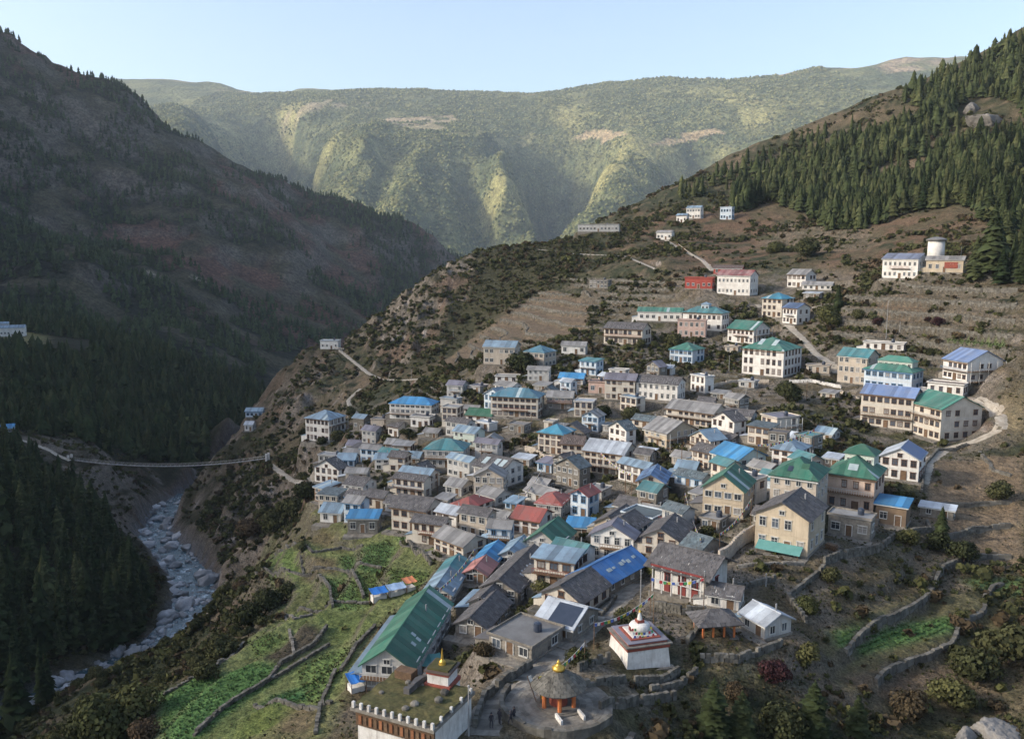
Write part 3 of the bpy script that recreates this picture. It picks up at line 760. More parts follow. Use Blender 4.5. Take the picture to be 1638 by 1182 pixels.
def ground_material(name, dscale, bump, bdist, s2):
    m = bpy.data.materials.new(name); m.use_nodes = True
    nt = m.node_tree; nt.nodes.clear()
    out = nd(nt, 'ShaderNodeOutputMaterial'); bs = nd(nt, 'ShaderNodeBsdfPrincipled')
    bs.inputs['Roughness'].default_value = 0.97; bs.inputs['Specular IOR Level'].default_value = 0.1
    at = nd(nt, 'ShaderNodeAttribute'); at.attribute_name = 'col'
    tc = nd(nt, 'ShaderNodeTexCoord')
    nz = nd(nt, 'ShaderNodeTexNoise', Scale=dscale, Detail=6.0, Roughness=0.72); nt.links.new(tc.outputs['Object'], nz.inputs['Vector'])
    vo = nd(nt, 'ShaderNodeTexVoronoi', Scale=s2); nt.links.new(tc.outputs['Object'], vo.inputs['Vector'])
    r = nd(nt, 'ShaderNodeMapRange'); r.inputs['From Min'].default_value = 0.3; r.inputs['From Max'].default_value = 0.7
    r.inputs['To Min'].default_value = 0.55; r.inputs['To Max'].default_value = 1.45
    nt.links.new(nz.outputs['Fac'], r.inputs['Value'])
    hs = nd(nt, 'ShaderNodeHueSaturation'); nt.links.new(at.outputs['Color'], hs.inputs['Color']); nt.links.new(r.outputs[0], hs.inputs['Value'])
    nf = nd(nt, 'ShaderNodeTexNoise', Scale=dscale * 7.0, Detail=4.0, Roughness=0.7); nt.links.new(tc.outputs['Object'], nf.inputs['Vector'])
    rf_ = nd(nt, 'ShaderNodeMapRange'); rf_.inputs['From Min'].default_value = 0.36; rf_.inputs['From Max'].default_value = 0.64; rf_.inputs['To Min'].default_value = 0.5; rf_.inputs['To Max'].default_value = 1.5
    nt.links.new(nf.outputs['Fac'], rf_.inputs['Value'])
    h2 = nd(nt, 'ShaderNodeHueSaturation'); nt.links.new(hs.outputs[0], h2.inputs['Color']); nt.links.new(rf_.outputs[0], h2.inputs['Value'])
    nt.links.new(h2.outputs[0], bs.inputs['Base Color'])
    ad = nd(nt, 'ShaderNodeMath', operation='SUBTRACT'); nt.links.new(nz.outputs['Fac'], ad.inputs[0])
    ml = nd(nt, 'ShaderNodeMath', operation='MULTIPLY'); nt.links.new(vo.outputs['Distance'], ml.inputs[0]); ml.inputs[1].default_value = 0.5
    nt.links.new(ml.outputs[0], ad.inputs[1])
    bp = nd(nt, 'ShaderNodeBump', Strength=bump, Distance=bdist); nt.links.new(ad.outputs[0], bp.inputs['Height'])
    nt.links.new(bp.outputs[0], bs.inputs['Normal'])
    nt.links.new(bs.outputs[0], out.inputs[0])
    MATS[name] = m
ground_material('ground', 0.45, 1.0, 0.9, 0.8)
ground_material('mountain', 0.03, 0.9, 9.0, 0.07)
ground_material('range', 0.012, 0.9, 22.0, 0.03)

def tag(o, label=None, cat=None, group=None, kind=None):
    if label: o['label'] = label
    if cat: o['category'] = cat
    if group: o['group'] = group
    if kind: o['kind'] = kind
    return o

def grid_mesh(name, X, Y, Z, colr, material):
    ny, nx = X.shape
    me = bpy.data.meshes.new(name)
    V = np.stack([X, Y, Z], -1).reshape(-1, 3)
    idx = np.arange(nx * ny).reshape(ny, nx)
    F = np.stack([idx[:-1, :-1], idx[:-1, 1:], idx[1:, 1:], idx[1:, :-1]], -1).reshape(-1, 4)
    me.vertices.add(len(V)); me.vertices.foreach_set('co', V.ravel())
    me.loops.add(F.size); me.loops.foreach_set('vertex_index', F.ravel().astype(np.int32))
    me.polygons.add(len(F)); me.polygons.foreach_set('loop_start', np.arange(0, F.size, 4, dtype=np.int32))
    me.polygons.foreach_set('use_smooth', np.ones(len(F), bool))
    me.update(calc_edges=True)
    a = me.color_attributes.new('col', 'FLOAT_COLOR', 'POINT')
    a.data.foreach_set('color', np.concatenate([colr.reshape(-1, 3), np.ones((len(V), 1))], 1).ravel().astype(np.float32))
    me.materials.append(MATS[material])
    o = bpy.data.objects.new(name, me); COL.objects.link(o)
    return o
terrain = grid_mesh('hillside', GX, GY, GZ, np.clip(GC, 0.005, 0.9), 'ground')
tag(terrain, kind='structure')
def gz(x, y): return float(sample(GZ, x, y))
# ------------------------------------------------------------------ the mountain on the far side of the gorge
MTN = [(0,500,700),(200,500,850),(330,545,800),(400,580,850),(450,545,1000),(560,525,1150),(640,475,1350),
       (200,350,1100),(100,250,1200),(0,350,1000),(350,400,1150),(450,425,1200),(400,330,1300),(550,405,1400),(100,430,850),(300,460,950),(430,470,1120),(0,440,820),(200,270,1230),(300,320,1230)]
MTN_R = line([(735,408,1650),(640,354,1600),(520,322,1550),(400,277,1500),(280,217,1450),(225,178,1420),(200,152,1400),(165,128,1400),(140,122,1400),(80,95,1400),(0,55,1400),(-150,-20,1450),(-300,-80,1500),(-600,-160,1600)], 3)
mp = [U(*p) for p in MTN] + [U(*p) for p in MTN_R]
for p in [(-40,1750,-60),(60,1800,-140),(0,1500,-180),(-20,1300,-190),(-80,1100,-180),(-130,950,-160),(-200,400,-150),(-100,600,-190),(-300,500,-100),(-150,200,-150),(-300,200,-85),(-300,0,-80),(-200,-300,-80),
          (-369,300,-62),(-369,100,-62),(-369,550,-66),(-369,-200,-62),(-460,300,0),(-460,60,0),(-460,500,-15),(-460,-200,0),(-600,300,120),(-600,60,120),(-600,520,100),(-600,-250,110),(-640,800,60),(-800,800,190),  # unseen continuation of the left valley wall, heights shaped to shade the gorge
          (-800,320,280),(-800,60,285),(-800,-250,280),(-830,560,270),(-1000,300,370),(-1000,0,370),(-1000,-300,365),(-1000,700,370),(-1500,300,470),(-1500,1000,560),(-1500,-300,470),(-1700,1800,520),
          (-840,1700,230),(-500,1800,60),(-300,1950,-100),(-900,2100,0),(-1600,2200,200),(200,1200,-200),(200,2000,-220)]:
    mp.append(tuple(c * SC for c in p))
mf = RBF(mp, c=30.0, lam=5.0)
mx_ = np.arange(-2300, 330, 13.0); my_ = np.arange(-480, 2900, 13.0)
MX, MY = np.meshgrid(mx_, my_)
MZ = mf(MX, MY)
MZ += (ridged(MX / 240, MY / 240, 5, 7) - 0.68) * 75 * sstep(-150, 0, MZ) + (ridged(MX / 75 + MZ / 300, MY / 75, 3, 9) - .55) * 34 * sstep(-120, 0, MZ) + (fbm(MX / 70, MY / 70, 4, 17) - 0.5) * 22
mn1 = fbm(MX / 180, MY / 180, 5, 201); mn2 = fbm(MX / 55, MY / 55, 4, 211)
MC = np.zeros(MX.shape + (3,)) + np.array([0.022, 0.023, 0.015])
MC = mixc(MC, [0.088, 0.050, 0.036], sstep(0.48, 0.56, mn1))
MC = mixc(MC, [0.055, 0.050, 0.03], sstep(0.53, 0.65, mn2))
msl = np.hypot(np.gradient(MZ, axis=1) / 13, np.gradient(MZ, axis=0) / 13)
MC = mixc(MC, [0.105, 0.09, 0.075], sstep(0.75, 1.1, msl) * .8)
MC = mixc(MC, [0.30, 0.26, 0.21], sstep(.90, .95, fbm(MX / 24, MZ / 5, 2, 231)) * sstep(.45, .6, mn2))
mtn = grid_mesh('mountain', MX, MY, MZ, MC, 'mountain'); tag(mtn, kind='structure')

# ------------------------------------------------------------------ the far plateau range
FAR = (line([(60,128,6500),(150,128,6500),(250,127,6300),(350,134,6200),(430,160,6300),(480,142,6500),(540,146,6500),(600,163,6300),(640,142,6000),(720,147,6000),(800,152,6000),(850,164,6200),(900,162,6000),(960,136,5600),(1060,125,5400),(1160,131,5400),(1250,127,5400),(1310,108,5200),(1370,122,5200),(1430,92,5000),(1530,92,5000),(1700,98,5000),(2100,100,5200)], 2)
  + line([(60,170,5400),(200,165,5400),(330,170,5200),(480,178,4900),(620,190,4800),(720,196,4700),(850,190,4800),(1000,188,4600),(1100,188,4500),(1200,180,4400),(1350,172,4200),(1600,172,4200)], 2)
  + line([(290,172,4500),(305,200,3900),(325,260,3300)], 3) + line([(479,198,4900),(445,235,4850),(405,278,4600),(400,330,3700),(395,390,3100)], 3)
  + line([(508,203,4250),(493,230,3800),(482,262,3480),(470,310,3100)], 3) + line([(548,211,4550),(538,262,4450),(495,306,4200),(490,355,3500),(480,410,3000)], 3)
  + line([(640,212,4050),(615,260,3520),(590,330,3000)], 3) + line([(700,228,3950),(712,290,3400),(700,390,2850)], 3)
  + line([(735,232,4000),(752,290,3650),(770,350,3350),(785,400,3100)], 3) + line([(815,231,3800),(848,270,3400),(850,330,3050)], 3)
  + line([(925,256,4480),(893,306,4330),(858,366,4050),(858,410,3300),(856,450,2900)], 3) + line([(1000,238,3800),(950,300,3250),(890,395,2800)], 3)
  + line([(1150,232,4200),(1110,290,4000),(1090,345,3400),(1080,400,2900)], 3) + line([(1250,225,3700),(1180,300,3200)], 2)
  + [(780,214,4200),(1000,216,4200),(560,196,4600),(1400,250,3600),(100,250,4200),(100,330,3500)])
fp = [U(*p) for p in FAR] + [U(px, py + 14, d + 450) for px, py, d in FAR[:23 * 2 - 1]]
for p in [(-2500,2600,-100),(-1200,2600,-200),(-700,2500,-250),(-300,2450,-260),(0,2400,-260),(400,2400,-250),(900,2500,-150),(1800,2600,0),(-3000,7500,600),(0,7500,700),(3000,7500,700),(4500,5000,700),(-4500,5000,700),(3500,3500,300),(-3500,3500,200)]:
    fp.append(tuple(c * SC for c in p))
ff = RBF(fp, c=60.0, lam=10.0)
fx_ = np.concatenate([np.arange(-6000, -2600, 120.0), np.arange(-2600, 2400, 26.0), np.arange(2400, 6001, 120.0)])
fy_ = np.concatenate([np.arange(2900, 6400, 26.0), np.arange(6400, 9400, 70.0)])
FX, FY = np.meshgrid(fx_, fy_)
FZ = ff(FX, FY)
FZ += (ridged(FX / 210 + FY / 2400, FY / 1300, 3, 91) - .55) * 95 * sstep(80, 250, FZ) * (1 - sstep(480, 640, FZ))
FZ += (ridged(FX / 520, FY / 520, 5, 77) - 0.55) * 55 * sstep(150, 500, FZ) * (1 - 0.85 * sstep(850, 1150, FZ)) + (fbm(FX / 160, FY / 160, 4, 87) - 0.5) * 34
for ln, dep, wl, wr in (([(925,256,4480),(893,306,4330),(858,366,4050),(858,410,3300)], 340, 190, 420), ([(479,198,4900),(445,235,4850),(405,278,4600),(400,330,3700)], 380, 240, 420), ([(548,211,4550),(538,262,4450),(495,306,4200),(490,355,3500)], 300, 190, 380),
                    ([(738,236,3980),(757,290,3650),(775,350,3350),(790,400,3000)], 170, 150, 260), ([(1150,234,4200),(1110,290,4000),(1090,345,3400)], 260, 190, 380), ([(620,225,4000),(605,290,3500),(590,360,3000)], 120, 130, 240), ([(690,235,3900),(690,300,3450),(690,370,3000)], 110, 130, 220)):
    P_ = [U(*p) for p in line(ln, 3)]; best = np.full(FX.shape, 1e9); sgn = np.zeros(FX.shape); along = np.zeros(FX.shape)
    for k in range(len(P_) - 1):
        (ax, ay, _), (bx, by, _) = P_[k], P_[k + 1]; t = np.clip(((FX - ax) * (bx - ax) + (FY - ay) * (by - ay)) / ((bx - ax) ** 2 + (by - ay) ** 2), 0, 1)
        ex, ey = FX - ax - t * (bx - ax), FY - ay - t * (by - ay); dd = np.hypot(ex, ey); u = dd < best
        best = np.where(u, dd, best); sgn = np.where(u, (bx - ax) * ey - (by - ay) * ex, sgn); along = np.where(u, (k + t) / (len(P_) - 1), along)
    wob = 1 + .5 * (fbm(FX / 150, FY / 150, 3, 97) - .5)
    prof = np.where(sgn < 0, 1 - best / (wl * wob), 1 - best / (wr * wob))
    FZ -= dep * np.clip(prof, 0, 1) * sstep(0, .3, along)
fn1 = fbm(FX / 420, FY / 420, 5, 301); fn2 = fbm(FX / 130, FY / 130, 4, 311)
fsl = np.hypot(np.gradient(FZ, axis=1) / np.gradient(FX, axis=1), np.gradient(FZ, axis=0) / np.gradient(FY, axis=0))
FC = np.zeros(FX.shape + (3,)) + np.array([0.125, 0.128, 0.055])
FC = mixc(FC, [0.07, 0.082, 0.038], sstep(0.45, 0.6, fn2))
FC = mixc(FC, [0.20, 0.185, 0.075], sstep(0.50, 0.64, fn1) * sstep(0.25, 0.6, fsl))
FC = mixc(FC, [0.40, 0.30, 0.17], sstep(0.50, 0.58, fn1 * 0.6 + fn2 * 0.4) * (1 - sstep(0.12, 0.3, fsl)) * sstep(300, 500, FZ))
def samp2(xs, ys, Z, x, y):
    i = np.clip(np.searchsorted(xs, x, 'right') - 1, 0, len(xs) - 2); j = np.clip(np.searchsorted(ys, y, 'right') - 1, 0, len(ys) - 2)
    fx = (x - xs[i]) / (xs[i + 1] - xs[i]); fy = (y - ys[j]) / (ys[j + 1] - ys[j])
    return (Z[j, i] * (1 - fx) + Z[j, i + 1] * fx) * (1 - fy) + (Z[j + 1, i] * (1 - fx) + Z[j + 1, i + 1] * fx) * fy
def cast_on(xs, ys, Z, px, py, d0, d1):
    d = np.arange(d0, d1, 8.0); u = (px - 819.0) / FPX; v = -(py - 591.0) / FPX
    X = d * u; Y = d * (CP + v * SP); q = np.nonzero(d * (-SP + v * CP) < samp2(xs, ys, Z, X, Y))[0]
    k = q[0] if len(q) else len(d) - 1
    return X[k], Y[k]
far_field = np.zeros(FX.shape)
for pix, c in (([(690,220),(740,212),(850,213),(860,222),(760,226)], (.30,.27,.12)), ([(590,196),(640,186),(720,184),(735,195),(640,200)], (.42,.32,.19)), ([(905,217),(940,211),(1000,209),(1005,216),(950,222)], (.40,.30,.17)),
               ([(1040,228),(1080,218),(1160,210),(1165,217),(1110,229)], (.42,.31,.17)), ([(420,176),(480,168),(590,166),(600,178),(480,184)], (.40,.32,.19)), ([(620,200),(700,198),(720,208),(640,212)], (.34,.28,.15)), ([(1180,118),(1240,112),(1300,116),(1250,122)], (.42,.28,.17)), ([(1360,104),(1440,94),(1530,94),(1530,110),(1420,118)], (.36,.27,.17))):
    poly = [cast_on(fx_, fy_, FZ, px, py, 3000, 9000) for px, py in pix]
    mk = inpoly(FX + (fn2 - .5) * 120, FY + (fn1 - .5) * 120, poly) * 1.0 * sstep(.34, .50, fn2)
    far_field = np.maximum(far_field, mk); FC = mixc(FC, [a * .72 for a in c], mk)
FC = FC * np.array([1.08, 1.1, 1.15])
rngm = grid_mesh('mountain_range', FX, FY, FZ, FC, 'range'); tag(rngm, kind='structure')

def samp2(xs, ys, Z, x, y):
    i = np.clip(np.searchsorted(xs, x, 'right') - 1, 0, len(xs) - 2); j = np.clip(np.searchsorted(ys, y, 'right') - 1, 0, len(ys) - 2)
    fx = (x - xs[i]) / (xs[i + 1] - xs[i]); fy = (y - ys[j]) / (ys[j + 1] - ys[j])
    return (Z[j, i] * (1 - fx) + Z[j, i + 1] * fx) * (1 - fy) + (Z[j + 1, i] * (1 - fx) + Z[j + 1, i + 1] * fx) * fy

# ------------------------------------------------------------------ mesh helpers
class MB:
    def __init__(self):
        self.v = []; self.f = []; self.m = []; self.t = []
    def add(self, vs, fs, mi=0, t=None):
        b = len(self.v); self.v += [tuple(p) for p in vs]
        t = random.random() if t is None else t
        for f in fs:
            self.f.append(tuple(i + b for i in f)); self.m.append(mi); self.t.append(t)
        return self
    def hexa(self, p, mi=0, t=None):
        return self.add(p, [(3, 2, 1, 0), (4, 5, 6, 7), (0, 1, 5, 4), (1, 2, 6, 5), (2, 3, 7, 6), (3, 0, 4, 7)], mi, t)
    def box(self, x0, x1, y0, y1, z0, z1, mi=0, t=None):
        return self.hexa([(x0, y0, z0), (x1, y0, z0), (x1, y1, z0), (x0, y1, z0), (x0, y0, z1), (x1, y0, z1), (x1, y1, z1), (x0, y1, z1)], mi, t)
    def slab(self, poly, th, mi=0, t=None):
        """polygon (counter-clockwise seen from outside) given thickness inward"""
        P = [Vector(p) for p in poly]; n = Vector((0, 0, 0))
        for i in range(len(P)):
            a, b = P[i], P[(i + 1) % len(P)]
            n += Vector(((a.y - b.y) * (a.z + b.z), (a.z - b.z) * (a.x + b.x), (a.x - b.x) * (a.y + b.y)))
        if n.length < 1e-9: return self
        n.normalize(); k = len(P)
        vs = P + [p - n * th for p in P]
        fs = [tuple(range(k)), tuple(range(2 * k - 1, k - 1, -1))] + [(i, i + k, (i + 1) % k + k, (i + 1) % k) for i in range(k)]
        return self.add(vs, fs, mi, t)
    def tube(self, p0, p1, r0, r1=None, n=6, mi=0, t=None, cap=True):
        p0 = Vector(p0); p1 = Vector(p1); r1 = r0 if r1 is None else r1
        d = (p1 - p0).normalized(); a = d.orthogonal().normalized(); b = d.cross(a)
        vs = []
        for p, r in ((p0, r0), (p1, r1)):
            for i in range(n):
                w = 2 * math.pi * i / n
                vs.append(p + a * (r * math.cos(w)) + b * (r * math.sin(w)))
        fs = [(i, (i + 1) % n, (i + 1) % n + n, i + n) for i in range(n)]
        if cap: fs += [tuple(range(n - 1, -1, -1)), tuple(range(n, 2 * n))]
        return self.add(vs, fs, mi, t)
    def lathe(self, prof, n=16, c=(0, 0), mi=0, t=None, rot=0.0):
        vs = []
        for r, z in prof:
            for i in range(n):
                w = 2 * math.pi * i / n + rot
                vs.append((c[0] + r * math.cos(w), c[1] + r * math.sin(w), z))
        fs = []
        for k in range(len(prof) - 1):
            for i in range(n):
                fs.append((k * n + i, k * n + (i + 1) % n, (k + 1) * n + (i + 1) % n, (k + 1) * n + i))
        fs += [tuple(range(n - 1, -1, -1)), tuple(range((len(prof) - 1) * n, len(prof) * n))]
        return self.add(vs, fs, mi, t)
    def mesh(self, name, mats, smooth=False):
        me = bpy.data.meshes.new(name)
        me.from_pydata(self.v, [], self.f)
        for m in mats: me.materials.append(MATS[m])
        if len(mats) > 1: me.polygons.foreach_set('material_index', np.array(self.m, np.int32))
        a = me.attributes.new('v', 'FLOAT', 'FACE'); a.data.foreach_set('value', np.array(self.t, np.float32))
        if smooth: me.polygons.foreach_set('use_smooth', np.ones(len(self.f), bool))
        me.update()
        return me
    def build(self, name, mats, parent=None, smooth=False):
        if isinstance(mats, str): mats = [mats]
        o = bpy.data.objects.new(name, self.mesh(name, mats, smooth)); COL.objects.link(o)
        if parent: o.parent = parent
        return o

def np_mesh(name, V, F, t, mats, mi=None, smooth=False):
    """V n x 3, F m x k (all same k) -> mesh"""
    me = bpy.data.meshes.new(name); k = F.shape[1]
    me.vertices.add(len(V)); me.vertices.foreach_set('co', np.asarray(V, np.float32).ravel())
    me.loops.add(F.size); me.loops.foreach_set('vertex_index', F.ravel().astype(np.int32))
    me.polygons.add(len(F)); me.polygons.foreach_set('loop_start', np.arange(0, F.size, k, dtype=np.int32))
    for m in mats: me.materials.append(MATS[m])
    if mi is not None: me.polygons.foreach_set('material_index', mi.astype(np.int32))
    if smooth: me.polygons.foreach_set('use_smooth', np.ones(len(F), bool))
    me.update(calc_edges=True)
    a = me.attributes.new('v', 'FLOAT', 'FACE'); a.data.foreach_set('value', np.asarray(t, np.float32))
    return me

def empty(name, loc, rz=0.0):
    o = bpy.data.objects.new(name, None); COL.objects.link(o)
    o.location = loc; o.rotation_euler = (0, 0, rz); o.empty_display_size = 0.5
    return o

def inst(name, me, loc, rz=0.0, scale=(1, 1, 1), parent=None):
    o = bpy.data.objects.new(name, me); COL.objects.link(o)
    o.location = loc; o.rotation_euler = (0, 0, rz); o.scale = scale
    if parent: o.parent = parent
    return o

# ------------------------------------------------------------------ houses
_win = {}
def window_mesh(w, h, fm, gl='glass'):
    w = round(w * 5) / 5; h = round(h * 5) / 5
    k = (w, h, fm, gl)
    if k not in _win:
        b = MB(); t = 0.09
        b.box(-w / 2, w / 2, -0.03, 0.05, 0.0, h, 1)                                        # pane
        b.box(-w / 2 - t, -w / 2, -0.09, 0.05, -t, h + t, 0); b.box(w / 2, w / 2 + t, -0.09, 0.05, -t, h + t, 0)
        b.box(-w / 2, w / 2, -0.09, 0.05, h, h + t, 0); b.box(-w / 2 - 0.08, w / 2 + 0.08, -0.16, 0.05, -t * 1.6, -0.002, 0)
        b.box(-0.03, 0.03, -0.06, 0.05, 0.0, h, 0)
        if h > 1.0: b.box(-w / 2, w / 2, -0.055, 0.05, h * 0.66, h * 0.66 + 0.05, 0)
        b.box(-w / 2 - 0.16, w / 2 + 0.16, -0.22, 0.05, h + t + 0.002, h + t + 0.10, 0)     # little hood
        _win[k] = b.mesh('window', [fm, gl])
    return _win[k]

def slopes(kind, W, D, H, rise, ov):
    """list of (origin e0, along-eave unit, up-slope unit, L, a, b, slope length)"""
    out = []
    def add(e0, ex, run, rise_, L, a, b):
        hh = math.hypot(run[0], run[1])
        up = Vector((run[0], run[1], rise_)); h = up.length; up.normalize()
        out.append((Vector(e0), Vector(ex), up, L, a, b, h))
    x0, x1, y0, y1 = -W / 2 - ov, W / 2 + ov, -D / 2 - ov, D / 2 + ov
    w, d = x1 - x0, y1 - y0
    if kind == 'gx':
        zE = H - rise * ov / (D / 2); add((x0, y0, zE), (1, 0, 0), (0, d / 2), rise + H - zE, w, 0, 0); add((x1, y1, zE), (-1, 0, 0), (0, -d / 2), rise + H - zE, w, 0, 0)
    elif kind == 'gy':
        zE = H - rise * ov / (W / 2); add((x0, y1, zE), (0, -1, 0), (w / 2, 0), rise + H - zE, d, 0, 0); add((x1, y0, zE), (0, 1, 0), (-w / 2, 0), rise + H - zE, d, 0, 0)
    elif kind == 'hip':
        s = min(w, d) / 2 * 0.98; zE = H - rise * ov / s; r = rise + H - zE
        if w >= d:
            s = d / 2; add((x0, y0, zE), (1, 0, 0), (0, s), r, w, s, s); add((x1, y1, zE), (-1, 0, 0), (0, -s), r, w, s, s)
            add((x0, y1, zE), (0, -1, 0), (s, 0), r, d, s, s); add((x1, y0, zE), (0, 1, 0), (-s, 0), r, d, s, s)
        else:
            s = w / 2; add((x0, y0, zE), (1, 0, 0), (0, s), r, w, s, s); add((x1, y1, zE), (-1, 0, 0), (0, -s), r, w, s, s)
            add((x0, y1, zE), (0, -1, 0), (s, 0), r, d, s, s); add((x1, y0, zE), (0, 1, 0), (-s, 0), r, d, s, s)
    elif kind == 'shed':
        add((x0, y0, H), (1, 0, 0), (0, d), rise, w, 0, 0)
    return out

def strip_poly(e0, ex, up, L, a, b, h, s0, s1, t0=0.0, t1=1.0):
    def top(s):
        t = 1.0
        if a > 0: t = min(t, s / a)
        if b > 0: t = min(t, (L - s) / b)
        return max(0.0, min(t, t1)) * h
    ss = [s0]
    for k in ([a * t1] if a else []) + ([L - b * t1] if b else []) + ([L / 2] if a and b and a + b >= L * 0.98 else []):
        if s0 + 1e-3 < k < s1 - 1e-3: ss.append(k)
    ss.append(s1); ss.sort()
    bot = t0 * h
    pts = [(s0, bot), (s1, bot)]
    for s in reversed(ss):
        if top(s) > bot + 1e-3: pts.append((s, top(s)))
    if len(pts) < 3: return None
    return [e0 + ex * s + up * t for s, t in pts]

def roof_cover(h, root, kind, W, D, H, rise, ov, rc):
    near = h['d'] < 172
    rm = 'roof_' + rc
    slate = rc in ('slate', 'tealslate', 'brownr')
    base = MB(); sl = slopes(kind, W, D, H, rise, ov)
    pw = 1.25 if near else 1.1
    plates = MB(); todo = []
    for (e0, ex, up, L, a, b, hh) in sl:
        nrm = ex.cross(up)
        p = strip_poly(e0, ex, up, L, a, b, hh, 0.0, L)
        if p: base.slab([q - nrm * 0.02 for q in p], 0.09, 0, 0.4)
        n = max(2, round(L / pw))
        if slate:
            rows = max(3, int(hh / 0.55)); nn = max(3, int(L / 0.6))
            for r in range(rows):
                for i in range(nn):
                    s0 = (i + 0.5 * (r % 2) * 0.9) * L / nn + random.uniform(-.05, .05); s1 = s0 + L / nn * random.uniform(0.86, 0.99)
                    s0 = max(0, s0); s1 = min(L, s1)
                    if s1 - s0 < 0.1: continue
                    q = strip_poly(e0, ex, up, L, a, b, hh, s0, s1, r / rows, min(1.0, (r + 1.08) / rows))
                    if q:
                        lift = 0.03 + random.uniform(0, 0.035)
                        plates.slab([x + nrm * lift for x in q], 0.03, 0)
        else:
            for i in range(n):
                s0, s1 = i * L / n + 0.012, (i + 1) * L / n - 0.012
                q = strip_poly(e0, ex, up, L, a, b, hh, s0, s1)
                if not q: continue
                lift = 0.035 + random.uniform(0, 0.02)
                todo.append(([x + nrm * lift for x in q], e0 + ex * s0 + nrm * (lift + 0.03), up, hh))
    roof = base.build('roof', rm, root)
    if slate:
        if plates.f:
            pl = plates.build('slates', rm, roof); pl['kind'] = 'stuff'
    elif near:
        for q, e, up, hh in todo:
            b = MB().slab(q, 0.035, 0)
            b.build('panel', 'skylight' if (random.random() < 0.035 and rc in ('green', 'blue', 'royal', 'palebl')) else rm, roof)
    else:
        b = MB()
        for q, e, up, hh in todo: b.slab(q, 0.035, 1 if random.random() < (0.025 if rc in ('greenteal', 'teal', 'cyan', 'tealbl', 'palebl') else 0.0) else 0)
        if b.f:
            o = b.build('sheeting', [rm, 'skylight'], roof)
    # ridge cap
    if kind in ('gx', 'gy') and sl:
        rb = MB()
        if kind == 'gx': rb.tube((-W / 2 - ov, 0, H + rise + 0.05), (W / 2 + ov, 0, H + rise + 0.05), 0.11, n=6)
        else: rb.tube((0, -D / 2 - ov, H + rise + 0.05), (0, D / 2 + ov, H + rise + 0.05), 0.11, n=6)
        rb.build('ridge_cap', rm, roof)
    return roof

